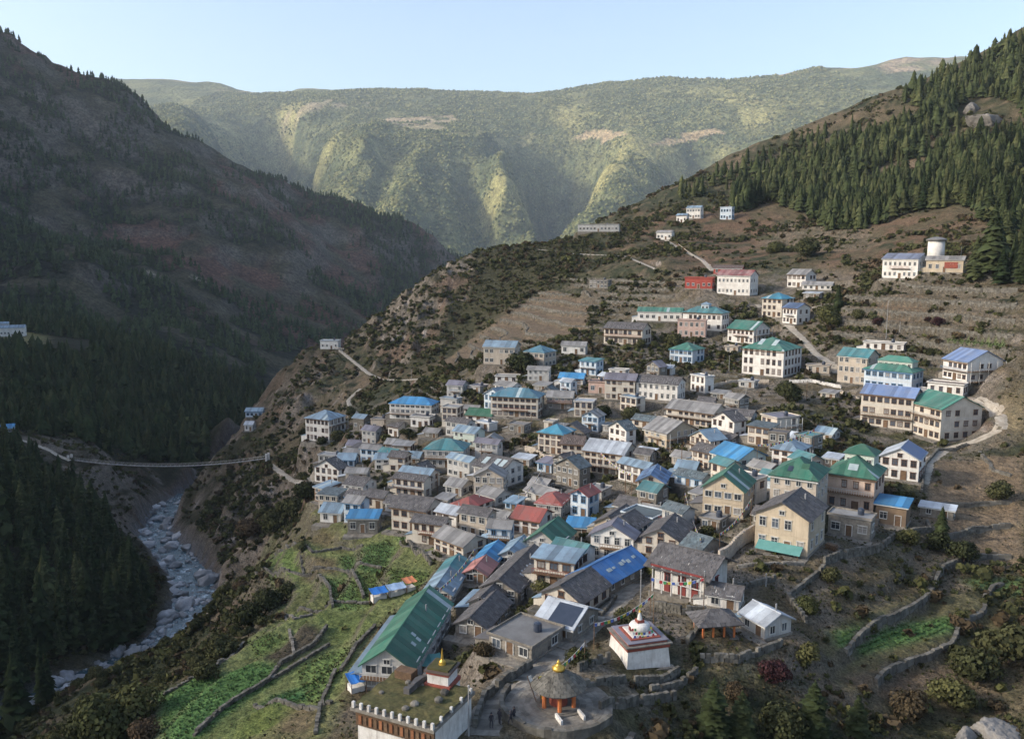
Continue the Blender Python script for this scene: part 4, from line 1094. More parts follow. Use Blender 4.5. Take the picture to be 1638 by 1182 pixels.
FRAME = {'cream': 'frame_brown', 'white': 'frame_brown', 'beige': 'frame_white', 'pinkb': 'frame_brown', 'bluew': 'frame_blue', 'greyw': 'frame_white', 'yellow': 'frame_white', 'mint': 'frame_white'}
def make_house(h, name='village_house'):
    W, D, H = h['W'], h['Dm'], h['H']
    root = empty(name, h['C'], h['th'])
    tag(root, h['label'], 'house', h.get('group', 'houses of the village'))
    wm = 'wall_' + h['wc']; kind = h['roof']; rc = h['rc']
    fm = FRAME.get(h['wc'], 'frame_white')
    if h['wc'] == 'white' and random.random() < 0.4: fm = 'frame_white'
    ov = 0.45
    rise = {'gx': 0.23 * D, 'gy': 0.27 * W, 'hip': 0.24 * min(W, D), 'flat': 0, 'shed': 0.10 * D}[kind]
    if rc in ('green',): rise *= 1.3
    b = MB(); z0 = 0.0
    x0, x1, y0, y1 = -W / 2, W / 2, -D / 2, D / 2
    if kind == 'gx':
        b.add([(x0, y0, z0), (x1, y0, z0), (x1, y1, z0), (x0, y1, z0), (x0, y0, H), (x1, y0, H), (x1, y1, H), (x0, y1, H), (x0, 0, H + rise - .03), (x1, 0, H + rise - .03)],
              [(0, 1, 5, 4), (2, 3, 7, 6), (1, 2, 6, 9, 5), (3, 0, 4, 8, 7), (4, 5, 9, 8), (6, 7, 8, 9), (3, 2, 1, 0)])
    elif kind == 'gy':
        b.add([(x0, y0, z0), (x1, y0, z0), (x1, y1, z0), (x0, y1, z0), (x0, y0, H), (x1, y0, H), (x1, y1, H), (x0, y1, H), (0, y0, H + rise - .03), (0, y1, H + rise - .03)],
              [(0, 1, 5, 8, 4), (2, 3, 7, 9, 6), (1, 2, 6, 5), (3, 0, 4, 7), (4, 8, 9, 7), (5, 6, 9, 8), (3, 2, 1, 0)])
    elif kind == 'shed':
        b.hexa([(x0, y0, z0), (x1, y0, z0), (x1, y1, z0), (x0, y1, z0), (x0, y0, H - .06), (x1, y0, H - .06), (x1, y1, H + rise * .9 - .06), (x0, y1, H + rise * .9 - .06)])
    else:
        b.box(x0, x1, y0, y1, z0, H)
    b.build('wall', wm, root)
    MB().box(x0 - .16, x1 + .16, y0 - .16, y1 + .16, -3.2, 0.25, 0).build('plinth', 'wall_stone', root)
    if random.random() < .75 and h['d'] < 420:
        tb = MB(); tw = random.uniform(1.2, 2.6); xa, xb = x0 - random.uniform(.3, 1.5), x1 + random.uniform(.3, 1.5); n = max(3, int((xb - xa) / 1.1))
        for i in range(n):
            a0 = xa + (xb - xa) * i / n; a1 = xa + (xb - xa) * (i + 1) / n - .01
            tb.box(a0, a1, y0 - tw + random.uniform(-.08, .08), y0 - .17, -3.4, -.02 + random.uniform(-.06, .06))
        tb.build('terrace', random.choice(['wall_stone', 'stone', 'paving', 'wall_stone']), root)
    if kind == 'flat':
        r = MB(); r.box(x0 - .25, x1 + .25, y0 - .25, y1 + .25, H + 0.002, H + .16, 0)
        rf = r.build('roof', 'roof_' + rc, root)
        pp = MB(); e = .25
        for (a0, a1, c0, c1) in ((x0 - e, x1 + e, y0 - e, y0 - e + .14), (x0 - e, x1 + e, y1 + e - .14, y1 + e), (x0 - e, x0 - e + .14, y0 - e + .142, y1 + e - .142), (x1 + e - .14, x1 + e, y0 - e + .142, y1 + e - .142)):
            pp.box(a0, a1, c0, c1, H + .162, H + .42, 0)
        pp.build('parapet', wm, rf)
    else:
        rf = roof_cover(h, root, kind, W, D, H, rise, ov, rc)
    # string courses
    st = h['st']; sh = H / st
    if st > 1 and h['wc'] not in ('stone', 'brown'):
        bb = MB()
        for k in range(1, st):
            z = k * sh
            bb.box(x0 - .06, x1 + .06, y0 - .06, y0 + .1, z - .06, z + .06); bb.box(x1 - .1, x1 + .058, y0 + .1, y1 + .06, z - .06, z + .06)
        bb.build('string_course', 'frame_white' if h['wc'] in ('cream', 'white', 'bluew') else wm, root)
    # windows and door
    wh = min(1.35, sh * 0.5); wfac = random.uniform(.75, 1.2); hfac = random.uniform(.8, 1.12)
    def face(n, length, place_fn, rows, door=False, side=False):
        ww = min(1.1, length / n * 0.55)
        wv = (ww * wfac, wh * hfac)
        for k in range(rows):
            for i in range(n):
                s = -length / 2 + (i + 0.5) * length / n
                z = k * sh + sh * 0.33
                x, y, rz = place_fn(s)
                if door and k == 0 and i == n // 2:
                    dm = MB().box(-.5, .5, -.06, .04, 0, min(1.95, sh * .85), 1); hh = min(1.95, sh * .85)
                    dm.box(-.62, -.502, -.1, .04, 0, hh + .1, 0); dm.box(.502, .62, -.1, .04, 0, hh + .1, 0); dm.box(-.5, .5, -.1, .04, hh + .002, hh + .1, 0)
                    o = dm.build('door', [fm, 'timber'], root); o.location = (x, y, 0.26); o.rotation_euler = (0, 0, rz)
                    continue
                if random.random() < (.16 if side else .06): continue
                me = window_mesh(wv[0], wv[1], fm, random.choices(['glass', 'curtain', 'glass_pale'], [.62, .2, .18])[0])
                inst('window', me, (x, y, z), rz, parent=root)
    nf = max(2, round(W / (2.0 if st > 1 else 2.6))); ns = max(1, round(D / 3.0))
    face(nf, W * 0.96, lambda s: (s, y0, 0), st, door=True)
    face(ns, D * 0.9, lambda s: (x1, s, math.pi / 2), st, side=True)
    if random.random() < .5: face(ns, D * 0.9, lambda s: (x0, s, -math.pi / 2), st, side=True)
    if st > 1 and h['d'] < 400 and random.random() < .33:      # front balcony
        z = sh * random.randint(1, st - 1); xa, xb = (x0, x1) if random.random() < .5 else (x0 + W * .25, x1 - W * .2)
        bl = MB().box(xa, xb, y0 - 1.05, y0 - .062, z - .05, z + .07).build('balcony', 'timber', root)
        rb = MB().box(xa, xb, y0 - 1.04, y0 - .98, z + .85, z + .93)
        for i in range(int((xb - xa) / .45) + 1): rb.box(xa + i * .45, xa + i * .45 + .05, y0 - 1.03, y0 - .99, z + .07, z + .85)
        rb.build('railing', random.choice(['frame_white', 'frame_blue', 'timber', 'frame_red']), bl)
    if random.random() < .3 and h['d'] < 400:                    # lean-to against the side
        lw = random.uniform(1.6, 2.6); lh = min(2.2, H * .6); ld = D * random.uniform(.5, .9)
        ln = MB().hexa([(x0 - lw, y0 + .3, -2.5), (x0 - .003, y0 + .3, -2.5), (x0 - .003, y0 + .3 + ld, -2.5), (x0 - lw, y0 + .3 + ld, -2.5), (x0 - lw, y0 + .3, lh - .5), (x0 - .003, y0 + .3, lh), (x0 - .003, y0 + .3 + ld, lh), (x0 - lw, y0 + .3 + ld, lh - .5)]).build('lean_to', random.choice(['wall_stone', wm]), root)
        MB().slab([(x0 - lw - .25, y0 + .1, lh - .5), (x0 - .003, y0 + .1, lh + .06), (x0 - .003, y0 + .5 + ld, lh + .06), (x0 - lw - .25, y0 + .5 + ld, lh - .5)], .06).build('roof', random.choice(['roof_grey', 'roof_tin', 'roof_slate', 'roof_palebl']), ln)
    if kind == 'gy' and rise > 1.0:
        inst('window', window_mesh(0.8, 0.6, fm), (0, y0, H + 0.15), 0, parent=root)
    # fascia
    if kind in ('gx', 'hip', 'shed'):
        fb = MB(); fb.box(x0 - .38, x1 + .38, y0 - .42, y0 - .36, H - rise * .18 - .22, H - rise * .18 + .0)
        fb.build('fascia', fm if fm != 'frame_brown' else 'timber', root)
    # flue or tank on the roof
    r = random.random()
    if kind != 'flat' and r < 0.45 and h['d'] < 330:
        zz = H + rise * 0.55
        MB().tube((W * .2, D * .18, zz - .4), (W * .2, D * .18, zz + 1.1), .12, n=8).build('flue', 'steel', rf)
    elif kind == 'flat' and r < 0.7:
        MB().lathe([(.55, H + .17), (.58, H + .9), (.5, H + 1.25), (.2, H + 1.4)], 12, (W * .2, D * .1)).build('water_tank', 'panel_dark', rf)
    return root, rf

ROOTS = []
for h in REGS:
    far_house = h['d'] > 560
    h['root'], h['rf'] = make_house(h, 'village_house')
# ------------------------------------------------------------------ roof details
def by(txt):
    return next(h for h in REGS if txt in h['label'])
def dims(h):
    W, D, H = h['W'], h['Dm'], h['H']
    rise = {'gx': 0.23 * D, 'gy': 0.27 * W, 'hip': 0.24 * min(W, D), 'flat': 0, 'shed': 0.10 * D}[h['roof']]
    if h['rc'] == 'green': rise *= 1.3
    return W, D, H, rise
def roof_patch(h, k, s0, s1, t0, t1, m, name):
    W, D, H, rise = dims(h)
    e0, ex, up, L, a, b, hh = slopes(h['roof'], W, D, H, rise, 0.45)[k]
    n = ex.cross(up)
    q = [e0 + ex * (s * L) + up * (t * hh) + n * 0.12 for s, t in ((s0, t0), (s1, t0), (s1, t1), (s0, t1))]
    MB().slab(q, 0.05).build(name, m, h['rf'])
h = by('royal blue')
for s0, s1, t0, t1 in ((.25,.33,.45,.60),(.36,.41,.48,.58),(.52,.58,.45,.62),(.60,.64,.50,.66),(.66,.72,.42,.58),(.80,.86,.5,.62)):
    roof_patch(h, 1, s0, s1, t0, t1, 'skylight', 'paint_mark')
h = by('dark blue panels')
for k in (0, 1):
    for s in (.1, .38, .68): roof_patch(h, k, s, s + .16, .3, .6, 'roof_darkbl', 'panel')
h = by('carrying a dark panel'); roof_patch(h, 0, .35, .92, .12, .9, 'panel_dark', 'panel')
h = by('patched slate roof')
for s in (.2, .55, .75): roof_patch(h, 0, s, s + .14, .3, .8, 'skylight', 'skylight')
h = by('half white half blue')
roof_patch(h, 1, .03, .97, .05, .97, 'roof_bluetile', 'panel')
h = by('very long market hall')
for s0, t0 in ((.22, .35), (.30, .30), (.31, .5)): roof_patch(h, 1, s0, s0 + .03, t0, t0 + .16, 'skylight', 'skylight')
h = by('long dark slate roofed market')
for i, s in enumerate((.3, .36, .42, .5, .56)): roof_patch(h, 1, s, s + .03, .35 + .05 * (i % 2), .55 + .05 * (i % 2), 'roof_tin', 'panel')
h = by('twin-level'); roof_patch(h, 0, .42, .60, .3, .6, 'skylight', 'skylight')
h = by('roof holes'); roof_patch(h, 0, .35, .45, .3, .55, 'panel_dark', 'panel'); roof_patch(h, 0, .6, .75, .5, .75, 'roof_dgreen', 'panel')
h = by('three window rows')
for s in (.3, .62): roof_patch(h, 0, s, s + .1, .35, .8, 'skylight', 'skylight')

def cupola(h, cx, cy, w, d, z0, hh, rc, wc):
    b = MB(); b.box(cx - w / 2, cx + w / 2, cy - d / 2, cy + d / 2, z0, z0 + hh); o = b.build('upper_storey', 'wall_' + wc, h['root'])
    b = MB(); e = .4; zt = z0 + hh; rs = min(w, d) * .34
    x0, x1, y0, y1 = cx - w / 2 - e, cx + w / 2 + e, cy - d / 2 - e, cy + d / 2 + e; s = min(x1 - x0, y1 - y0) / 2 * .98
    if w >= d: r0, r1 = (x0 + s, cy, zt + rs), (x1 - s, cy, zt + rs)
    else: r0, r1 = (cx, y0 + s, zt + rs), (cx, y1 - s, zt + rs)
    V = [(x0, y0, zt), (x1, y0, zt), (x1, y1, zt), (x0, y1, zt), r0, r1]
    if w >= d: F = [(0, 1, 5, 4), (2, 3, 4, 5), (1, 2, 5), (3, 0, 4), (3, 2, 1, 0)]
    else: F = [(0, 1, 4), (2, 3, 5), (1, 2, 5, 4), (3, 0, 4, 5), (3, 2, 1, 0)]
    b.add(V, F).build('roof', 'roof_' + rc, o)
    n = max(2, int(w / 1.6))
    for i in range(n):
        inst('window', window_mesh(0.8, min(1.0, hh * .6), 'frame_white'), (cx - w / 2 + (i + .5) * w / n, cy - d / 2, z0 + hh * .25), 0, parent=o)
h = by('twin-level'); W, D, H, r = dims(h); cupola(h, .3, D * .32, W * .62, D * .5, H + .3, r * .95, 'green', 'mint')
h = by('stepped green double'); W, D, H, r = dims(h); cupola(h, W * .05, D * .1, W * .72, D * .5, H + .2, 2.2, 'greenteal', 'mint')
h = by('roof cupola'); W, D, H, r = dims(h); cupola(h, W * .0, 0, 3.2, 3.0, H + .6, 2.4, 'palebl', 'bluew')
h = by('large yellow house'); W, D, H, r = dims(h)
aw = MB(); aw.hexa([(-W * .42, -D / 2 - 1.9, .7), (W * .42, -D / 2 - 1.9, .7), (W * .42, -D / 2 - .05, 1.7), (-W * .42, -D / 2 - .05, 1.7), (-W * .42, -D / 2 - 1.9, .76), (W * .42, -D / 2 - 1.9, .76), (W * .42, -D / 2 - .05, 1.76), (-W * .42, -D / 2 - .05, 1.76)])
aw = aw.build('awning', 'awning', h['root'])
for s in (-1, 1): MB().tube((s * W * .38, -D / 2 - 1.8, -1.5), (s * W * .38, -D / 2 - 1.8, .72), .06).build('post', 'timber', h['root'])
def veranda(h, n=5, m='frame_white'):
    W, D, H, r = dims(h); st = h['st']
    for k in range(st):
        z = H / st * k
        b = MB(); b.box(W / 2 + .02, W / 2 + 1.3, -D / 2, D / 2, z + .1, z + .24); f = b.build('balcony', 'timber', h['root'])
        rr = MB(); rr.box(W / 2 + 1.22, W / 2 + 1.29, -D / 2, D / 2, z + .95, z + 1.05)
        for i in range(n * 3): y = -D / 2 + (i + .5) * D / (n * 3); rr.box(W / 2 + 1.23, W / 2 + 1.28, y - .03, y + .03, z + .24, z + .95)
        rr.build('railing', m, f)
    for i in range(n):
        y = -D / 2 + .1 + i * (D - .2) / (n - 1)
        MB().tube((W / 2 + 1.25, y, -.5), (W / 2 + 1.25, y, H - .1), .08).build('post', m, h['root'])
for t in ('stacked dark balconies', 'shaded blue-grey veranda', 'violet-blue roof and shaded', 'yellow lower wall', 'green porch'):
    veranda(by(t))
h = by('red sign'); W, D, H, r = dims(h)
MB().box(W * .0, W * .36, -D / 2 - .22, -D / 2 - .17, H * .35, H * .8).build('sign_board', 'red_band', h['root'])

# round white water tower on the slope
P, d = cast(1504, 424, GZ)
k = d / FPX
root = empty('round_tower', (P.x, P.y + 4, gz(P.x, P.y + 4))); tag(root, 'round white tower with flat cap beside the hillside house', 'tower')
MB().lathe([(14 * k * .92, -1.0), (14 * k * .9, 36 * k)], 20).build('shaft', 'wall_white', root, True)
MB().lathe([(14 * k * 1.12, 36 * k + .003), (14 * k * 1.15, 36 * k + .5), (14 * k * .5, 36 * k + 1.3), (.1, 36 * k + 1.5)], 20).build('cap', 'roof_grey', root)

# ------------------------------------------------------------------ the temple quarter in front
def simple_house(cx, cy, ey, wf, ws, a, D, roof, rc, wc, st, label, z=None):
    h = dict(cx=cx, cy=cy, ey=ey, wf=wf, ws=ws, a=a, D=D, roof=roof, rc=rc, wc=wc, st=st, label=label)
    place(h)
    return h
# temple
h = simple_house(1127, 965, 918, 82, 35, 25, 0, 'gx', 'slate', 'white', 1, 'temple')
W, D, H = h['W'], h['Dm'], h['H']
T = empty('temple', h['C'], h['th']); tag(T, 'white temple with dark red pillared front under a heavy stone slate roof', 'temple')
h['label'] = 'x'
b = MB(); x0, x1, y0, y1 = -W / 2, W / 2, -D / 2, D / 2; rise = .23 * D
b.add([(x0, y0, 0), (x1, y0, 0), (x1, y1, 0), (x0, y1, 0), (x0, y0, H), (x1, y0, H), (x1, y1, H), (x0, y1, H), (x0, 0, H + rise - .03), (x1, 0, H + rise - .03)],
      [(0, 1, 5, 4), (2, 3, 7, 6), (1, 2, 6, 9, 5), (3, 0, 4, 8, 7), (4, 5, 9, 8), (6, 7, 8, 9), (3, 2, 1, 0)])
b.build('wall', 'whitewash', T)
MB().box(x0 - .3, x1 + .3, y0 - 1.4, y1 + .3, -3.5, .12).build('plinth', 'wall_stone', T)
for i, s in enumerate((-.30, -.02, .22)):
    MB().box(W * s, W * (s + .15), y0 - .08, y0 + .1, .2, H * .93).build('red_panel', 'frame_red', T)
for s in (-.28, .0, .24): inst('window', window_mesh(.8, 1.2, 'frame_red'), (W * (s + .055), y0 - .06, H * .42), 0, parent=T)
for i in range(6):
    x = x0 + .2 + i * (W - .4) / 5
    MB().tube((x, y0 - 1.0, .1), (x, y0 - 1.0, H - .1), .11, n=8).build('pillar', 'whitewash', T)
MB().box(x0 - .1, x1 + .1, y0 - 1.12, y0 - .9, H - .32, H - .08).build('beam', 'frame_red', T)
MB().box(x0, x1, y0 - 1.08, y0 - .94, H * .47, H * .47 + .1).build('rail', 'whitewash', T)
h['d'] = 100; roof_cover(h, T, 'gx', W, D, H, rise, 1.3, 'slate')
inst('window', window_mesh(.8, 1.0, 'frame_red'), (x1, 0, H * .4), math.pi / 2, parent=T)
temple_h = h

# slate pavilion with timber posts
P, d = cast(1148, 1024, GZ)
T = empty('slate_pavilion', (P.x, P.y + 2, gz(P.x, P.y + 2)), .15); tag(T, 'small open pavilion with timber posts and curved slate roof by the shiny shed', 'pavilion')
for sx in (-1, -.35, .35, 1):
    for sy in (-1, 1): MB().box(sx * 2.1 - .11, sx * 2.1 + .11, sy * 1.5 - .11, sy * 1.5 + .11, -.5, 1.75).build('post', 'orange', T)
MB().box(-2.3, 2.3, -1.7, -1.3, 1.752, 1.95).build('beam', 'timber', T)
MB().box(-2.2, 2.2, 1.3, 1.5, -.5, 1.7).build('back_wall', 'wall_stone', T)
hh = dict(d=100, rc='slate'); roof_cover(hh, T, 'hip', 4.6, 3.4, 2.0, 1.0, .8, 'slate')
MB().box(-2.6, 2.6, -2.0, 2.0, -1.5, -.35).build('floor', 'paving', T)

# chorten
P, d = cast(1002, 1074, GZ); k = d / FPX
a = R(66); S = 32 * k / math.cos(a); th = -(a + math.atan2(P.x, P.y)); c_, s_ = math.cos(th), math.sin(th)
Cc = Vector((P.x + c_ * (-S / 2) - s_ * (S / 2), P.y + s_ * (-S / 2) + c_ * (S / 2), P.z))
T = empty('chorten', Cc, th); tag(T, 'whitewashed chorten with red bands on a stepped square base', 'chorten')
hs = S / 2
MB().hexa([(-hs, -hs, -1.2), (hs, -hs, -1.2), (hs, hs, -1.2), (-hs, hs, -1.2), (-hs * .9, -hs * .9, 2.1), (hs * .9, -hs * .9, 2.1), (hs * .9, hs * .9, 2.1), (-hs * .9, hs * .9, 2.1)]).build('base', 'whitewash', T)
MB().box(-hs * 1.12, hs * 1.12, -hs * 1.12, hs * 1.12, -3.2, -.35).build('plinth', 'wall_stone', T)
def zq(z): return 2.1 + (z - 2.1) * .66 if z > 2.1 else z
def tier(n, s, z0, z1, m): MB().box(-s, s, -s, s, zq(z0), zq(z1)).build(n, m, T)
tier('band', hs * .95, 2.102, 2.85, 'red_band'); tier('ledge', hs * 1.03, 2.852, 3.05, 'paving'); tier('band', hs * .86, 3.052, 3.4, 'red_band')
tier('ledge', hs * .90, 3.402, 3.55, 'roof_purple'); tier('step', hs * .66, 3.552, 3.78, 'red_band'); tier('step', hs * .54, 3.782, 3.95, 'whitewash')
MB().lathe([(r_ * .95, zq(z_)) for r_, z_ in ((1.05, 3.952), (1.32, 4.5), (1.38, 5.0), (1.15, 5.45), (.6, 5.65))], 20).build('dome', 'whitewash', T, True)
MB().box(-.25, .25, -1.36, -1.0, zq(4.2), zq(5.0)).build('niche', 'frame_red', T)
MB().box(-1.36, -1.0, -.25, .25, zq(4.2), zq(5.0)).build('niche', 'panel_dark', T)
MB().box(-.45, .45, -.45, .45, zq(5.652), zq(6.15)).build('harmika', 'red_band', T)
MB().lathe([(r_ * .8, zq(z_)) for r_, z_ in ((.42, 6.152), (.36, 6.5), (.30, 6.85), (.22, 7.2), (.1, 7.5))], 12).build('spire', 'whitewash', T)
MB().lathe([(r_ * .7, zq(z_)) for r_, z_ in ((.05, 7.5), (.26, 7.6), (.2, 7.75), (.03, 8.1))], 12).build('finial', 'gold', T)
cm = ['cloth_blue', 'cloth_white', 'cloth_red', 'cloth_green', 'cloth_yellow']
for j in range(3):
    for i in range(8):
        t = i / 8.0; x = hs * .55 - j * .35; q = (x, -hs * .5 + t * hs * .95, 3.3 + .5 * abs(t - .5) + j * .3)
        MB().slab([q, (q[0], q[1] + .26, q[2]), (q[0] + .05, q[1] + .26, q[2] - .32), (q[0] + .05, q[1], q[2] - .32)], .02).build('flag', cm[(i + j) % 5], T)

# round pavilion on its plaza
T = empty('round_pavilion', (PLAZA.x, PLAZA.y, PLAZA.z), .35); tag(T, 'round pavilion with orange pillars, conical slate roof and gold finial', 'pavilion')
MB().lathe([(2.35, -.6), (2.35, .22)], 24).build('floor', 'paving', T)
for i in range(6):
    w = 2 * math.pi * i / 6 + .2
    MB().tube((1.85 * math.cos(w), 1.85 * math.sin(w), .222), (1.85 * math.cos(w), 1.85 * math.sin(w), 2.0), .25, .22, 8).build('pillar', 'orange', T)
MB().lathe([(2.05, 2.0), (2.1, 2.02), (2.1, 2.28), (2.0, 2.3)], 24).build('ring_beam', 'frame_red', T)
MB().lathe([(1.0, .222), (1.0, 1.3), (.8, 1.7), (.3, 1.9), (.05, 1.95)], 16).build('prayer_wheel', 'red_band', T)
prof = [(3.0, 2.2), (2.95, 2.34), (2.2, 2.85), (1.4, 3.5), (.65, 4.05), (.4, 4.12)]
rf = MB().lathe([(3.0, 2.302), (2.95, 2.4), (2.2, 2.85), (1.4, 3.45), (.65, 3.98), (.4, 4.0)], 28).build('roof', 'roof_slate', T)
sb = MB()
for r in range(9):
    t0 = r / 9.0; rad = 3.05 - t0 * 2.5; z = 2.38 + t0 * 1.66; n = max(8, int(rad * 10))
    for i in range(n):
        w0 = 2 * math.pi * (i + .5 * (r % 2)) / n; w1 = w0 + 2 * math.pi / n * .92; r1 = rad - .36; z1 = z + .26
        l = random.uniform(.02, .06)
        sb.slab([(rad * math.cos(w0), rad * math.sin(w0), z + l), (rad * math.cos(w1), rad * math.sin(w1), z + l), (r1 * math.cos(w1), r1 * math.sin(w1), z1 + l), (r1 * math.cos(w0), r1 * math.sin(w0), z1 + l)], .04)
o = sb.build('slates', 'stone', rf); o['kind'] = 'stuff'
MB().lathe([(.62, 4.0), (.7, 4.1), (.75, 4.3), (.45, 4.55), (.2, 4.7), (.24, 4.85), (.04, 5.2)], 14).build('finial', 'gold', T, True)
for s in (-1, 1):
    MB().box(s * 1.3 - .12, s * 1.3 + .12, -4.0, -2.4, -.3, .55).build('step_wall', 'whitewash', T)
for i in range(3): MB().box(-1.15, 1.15, -3.6 + i * .42, -3.2 + i * .42 + .02, -.3, -.02 + i * .1).build('step', 'paving', T)
pz = MB(); pz.lathe([(6.0, PLAZA.z - 1.8), (5.9, PLAZA.z + .05)], 40, (PLAZA.x, PLAZA.y))
pz = pz.build('plaza', 'paving'); tag(pz, kind='structure')
sl = MB()
for r_ in range(5):
    ra = 2.45 + r_ * .68; n = int(ra * 2 * math.pi / .85)
    for i in range(n):
        w0 = 2 * math.pi * (i + .37 * r_) / n; w1 = w0 + 2 * math.pi / n * .94; z = PLAZA.z + .055 + random.uniform(0, .03)
        P_ = lambda r2, w: (PLAZA.x + r2 * math.cos(w), PLAZA.y + r2 * math.sin(w), z)
        sl.slab([P_(ra, w0), P_(ra + .62, w0), P_(ra + .62, w1), P_(ra, w1)], .05)
sl = sl.build('paving_slabs', 'paving', pz); sl['kind'] = 'stuff'
def arc_wall(name, C, r, a0, a1, zb, zt, th, m, label, cat='wall'):
    b = MB(); n = max(6, int(abs(a1 - a0) * r / .7))
    for i in range(n):
        w0 = a0 + (a1 - a0) * i / n; w1 = a0 + (a1 - a0) * (i + 1) / n; j = random.uniform(-.05, .05); q = random.uniform(-.07, .07)
        p = lambda rr, w, z: (C.x + rr * math.cos(w), C.y + rr * math.sin(w), z)
        b.hexa([p(r + j, w0, zb), p(r + j, w1, zb), p(r + th, w1, zb), p(r + th, w0, zb), p(r + j, w0, zt + q), p(r + j, w1, zt + q), p(r + th, w1, zt + q), p(r + th, w0, zt + q)][::1])
    o = b.build(name, m); tag(o, label, cat, kind='thing'); return o
arc_wall('curved_wall', PLAZA, 5.95, R(150), R(330), PLAZA.z - 2.2, PLAZA.z + .75, .5, 'stone', 'curved grey stone parapet round the pavilion plaza')
arc_wall('curved_wall', PLAZA, 8.2, R(195), R(335), PLAZA.z - 4.5, PLAZA.z - 1.1, .6, 'stone', 'lower curved dry stone wall below the pavilion plaza')
# yellow and white prayer banner poles
for i, (px, py, m, lab) in enumerate(((866, 1128, 'cloth_yellow', 'tall yellow prayer banner at the plaza edge'), (858, 1124, 'cloth_white', 'slim white prayer banner leaning next to the yellow one'))):
    P, d = cast(px, py, GZ)
    T = empty('prayer_banner', (P.x, P.y, PLAZA.z)); tag(T, lab, 'banner', 'prayer banners')
    T.rotation_euler = (0, -.12 - .2 * i, .3)
    MB().tube((0, 0, -.3), (0, 0, 3.4), .045).build('pole', 'timber', T)
    b = MB()
    for j in range(7): b.slab([(.05, .02 * (j % 2), .6 + j * .38), (.42, .1 * ((j + 1) % 2), .6 + j * .38), (.42, .1 * (j % 2), .98 + j * .38), (.05, .02 * ((j + 1) % 2), .98 + j * .38)], .02)
    b.build('cloth', m, T)

# foreground building with mossy roof terrace and painted window frieze
Cn = Vector((-7.6, 76.9, 0)); W, D = 9.0, 7.6; a = R(26); th = -a; zR = -45.5
c_, s_ = math.cos(th), math.sin(th)
Cf = Vector((Cn.x + c_ * (-W / 2) - s_ * (D / 2), Cn.y + s_ * (-W / 2) + c_ * (D / 2), zR - 6.0))
T = empty('monastery_house', Cf, th); tag(T, 'foreground building with mossy flat roof, white posts and carved window frieze', 'house')
x0, x1, y0, y1 = -W / 2, W / 2, -D / 2, D / 2
MB().box(x0, x1, y0, y1, -1.0, 5.4).build('wall', 'whitewash', T)
fz = MB().box(x0 - .12, x1 + .12, y0 - .14, y0 + .1, 3.75, 5.15).build('frieze', 'timber', T)
for i in range(14):
    x = x0 + .45 + i * (W - .9) / 13
    o = MB().box(x - .17, x + .17, y0 - .24, y0 - .142, 4.0, 4.9).build('carved_panel', 'carved' if i % 2 == 0 else 'timber', fz)
MB().box(x0 - .5, x1 + .35, y0 - .55, y1 + .2, 5.402, 5.72).build('cornice', 'wall_stone', T)
rf = MB(); n = 40
gxx, gyy = np.meshgrid(np.linspace(x0 - .3, x1 + .2, n), np.linspace(y0 - .15, y1, n))
gzz = 5.8 + fbm(gxx / 1.6, gyy / 1.6, 4, 900) * .45
for i in range(n - 1):
    for j in range(n - 1):
        rf.add([(gxx[j, i], gyy[j, i], gzz[j, i]), (gxx[j, i + 1], gyy[j, i + 1], gzz[j, i + 1]), (gxx[j + 1, i + 1], gyy[j + 1, i + 1], gzz[j + 1, i + 1]), (gxx[j + 1, i], gyy[j + 1, i], gzz[j + 1, i])], [(0, 1, 2, 3)])
rf = rf.build('roof', 'moss', T, True)
for i in range(11):
    x = x0 - .2 + i * (W + .3) / 10
    MB().box(x - .14, x + .14, y0 - .5, y0 - .22, 5.722, 6.35).build('post', 'whitewash', T)
for i in range(4):
    MB().box(x1 + .05, x1 + .3, y0 + 1.0 + i * 2.0, y0 + 1.28 + i * 2.0, 5.722, 6.3).build('post', 'whitewash', T)
b = MB()
for i in range(10): b.box(-1.2 + random.uniform(-.15, .15), -.6, y0 + 3.6 + i * .5, y0 + 4.05 + i * .5, 6.0, 6.5 + random.uniform(0, .3))
b.build('slate_stack', 'roof_slate', T)
for i in range(9):
    x = random.uniform(x0 + .6, x1 - 1.2); y = random.uniform(y0 + .8, y1 - .6); s = random.uniform(.2, .5)
    MB().lathe([(s, 6.0), (s * 1.1, 6.0 + s * .6), (s * .6, 6.0 + s)], 7, (x, y)).build('stone_heap' if i % 2 else 'flower_pot', 'stone' if i % 2 else 'paving', T)
MB().box(x0 + .5, x0 + 2.6, y1 - 1.6, y1 - .3, 6.0, 6.9).build('bench', 'timber', T)
# white tiered tower rising behind it
P, d = cast(712, 1120, GZ, 3.0)
T = empty('incense_tower', Vector((-7.4, 85.2, zR - 1.0)), -.35); T.scale = (.8, .8, .85); tag(T, 'white tiered shrine tower with brown bands and gilded top behind the mossy roof', 'shrine')
def tier2(n, s, z0, z1, m): MB().box(-s, s, -s, s, z0, z1).build(n, m, T)
tier2('base', 1.75, -6.0, 1.0, 'whitewash'); tier2('band', 1.85, 1.002, 1.5, 'red_band'); tier2('body', 1.5, 1.502, 2.7, 'whitewash'); tier2('band', 1.62, 2.702, 3.05, 'red_band')
tier2('cornice', 1.85, 3.052, 3.25, 'roof_brownr'); tier2('moss_cap', 1.5, 3.252, 3.5, 'moss')
MB().lathe([(.5, 3.5), (.42, 3.9), (.15, 4.2), (.2, 4.3), (.04, 5.6)], 12).build('finial', 'gold', T)

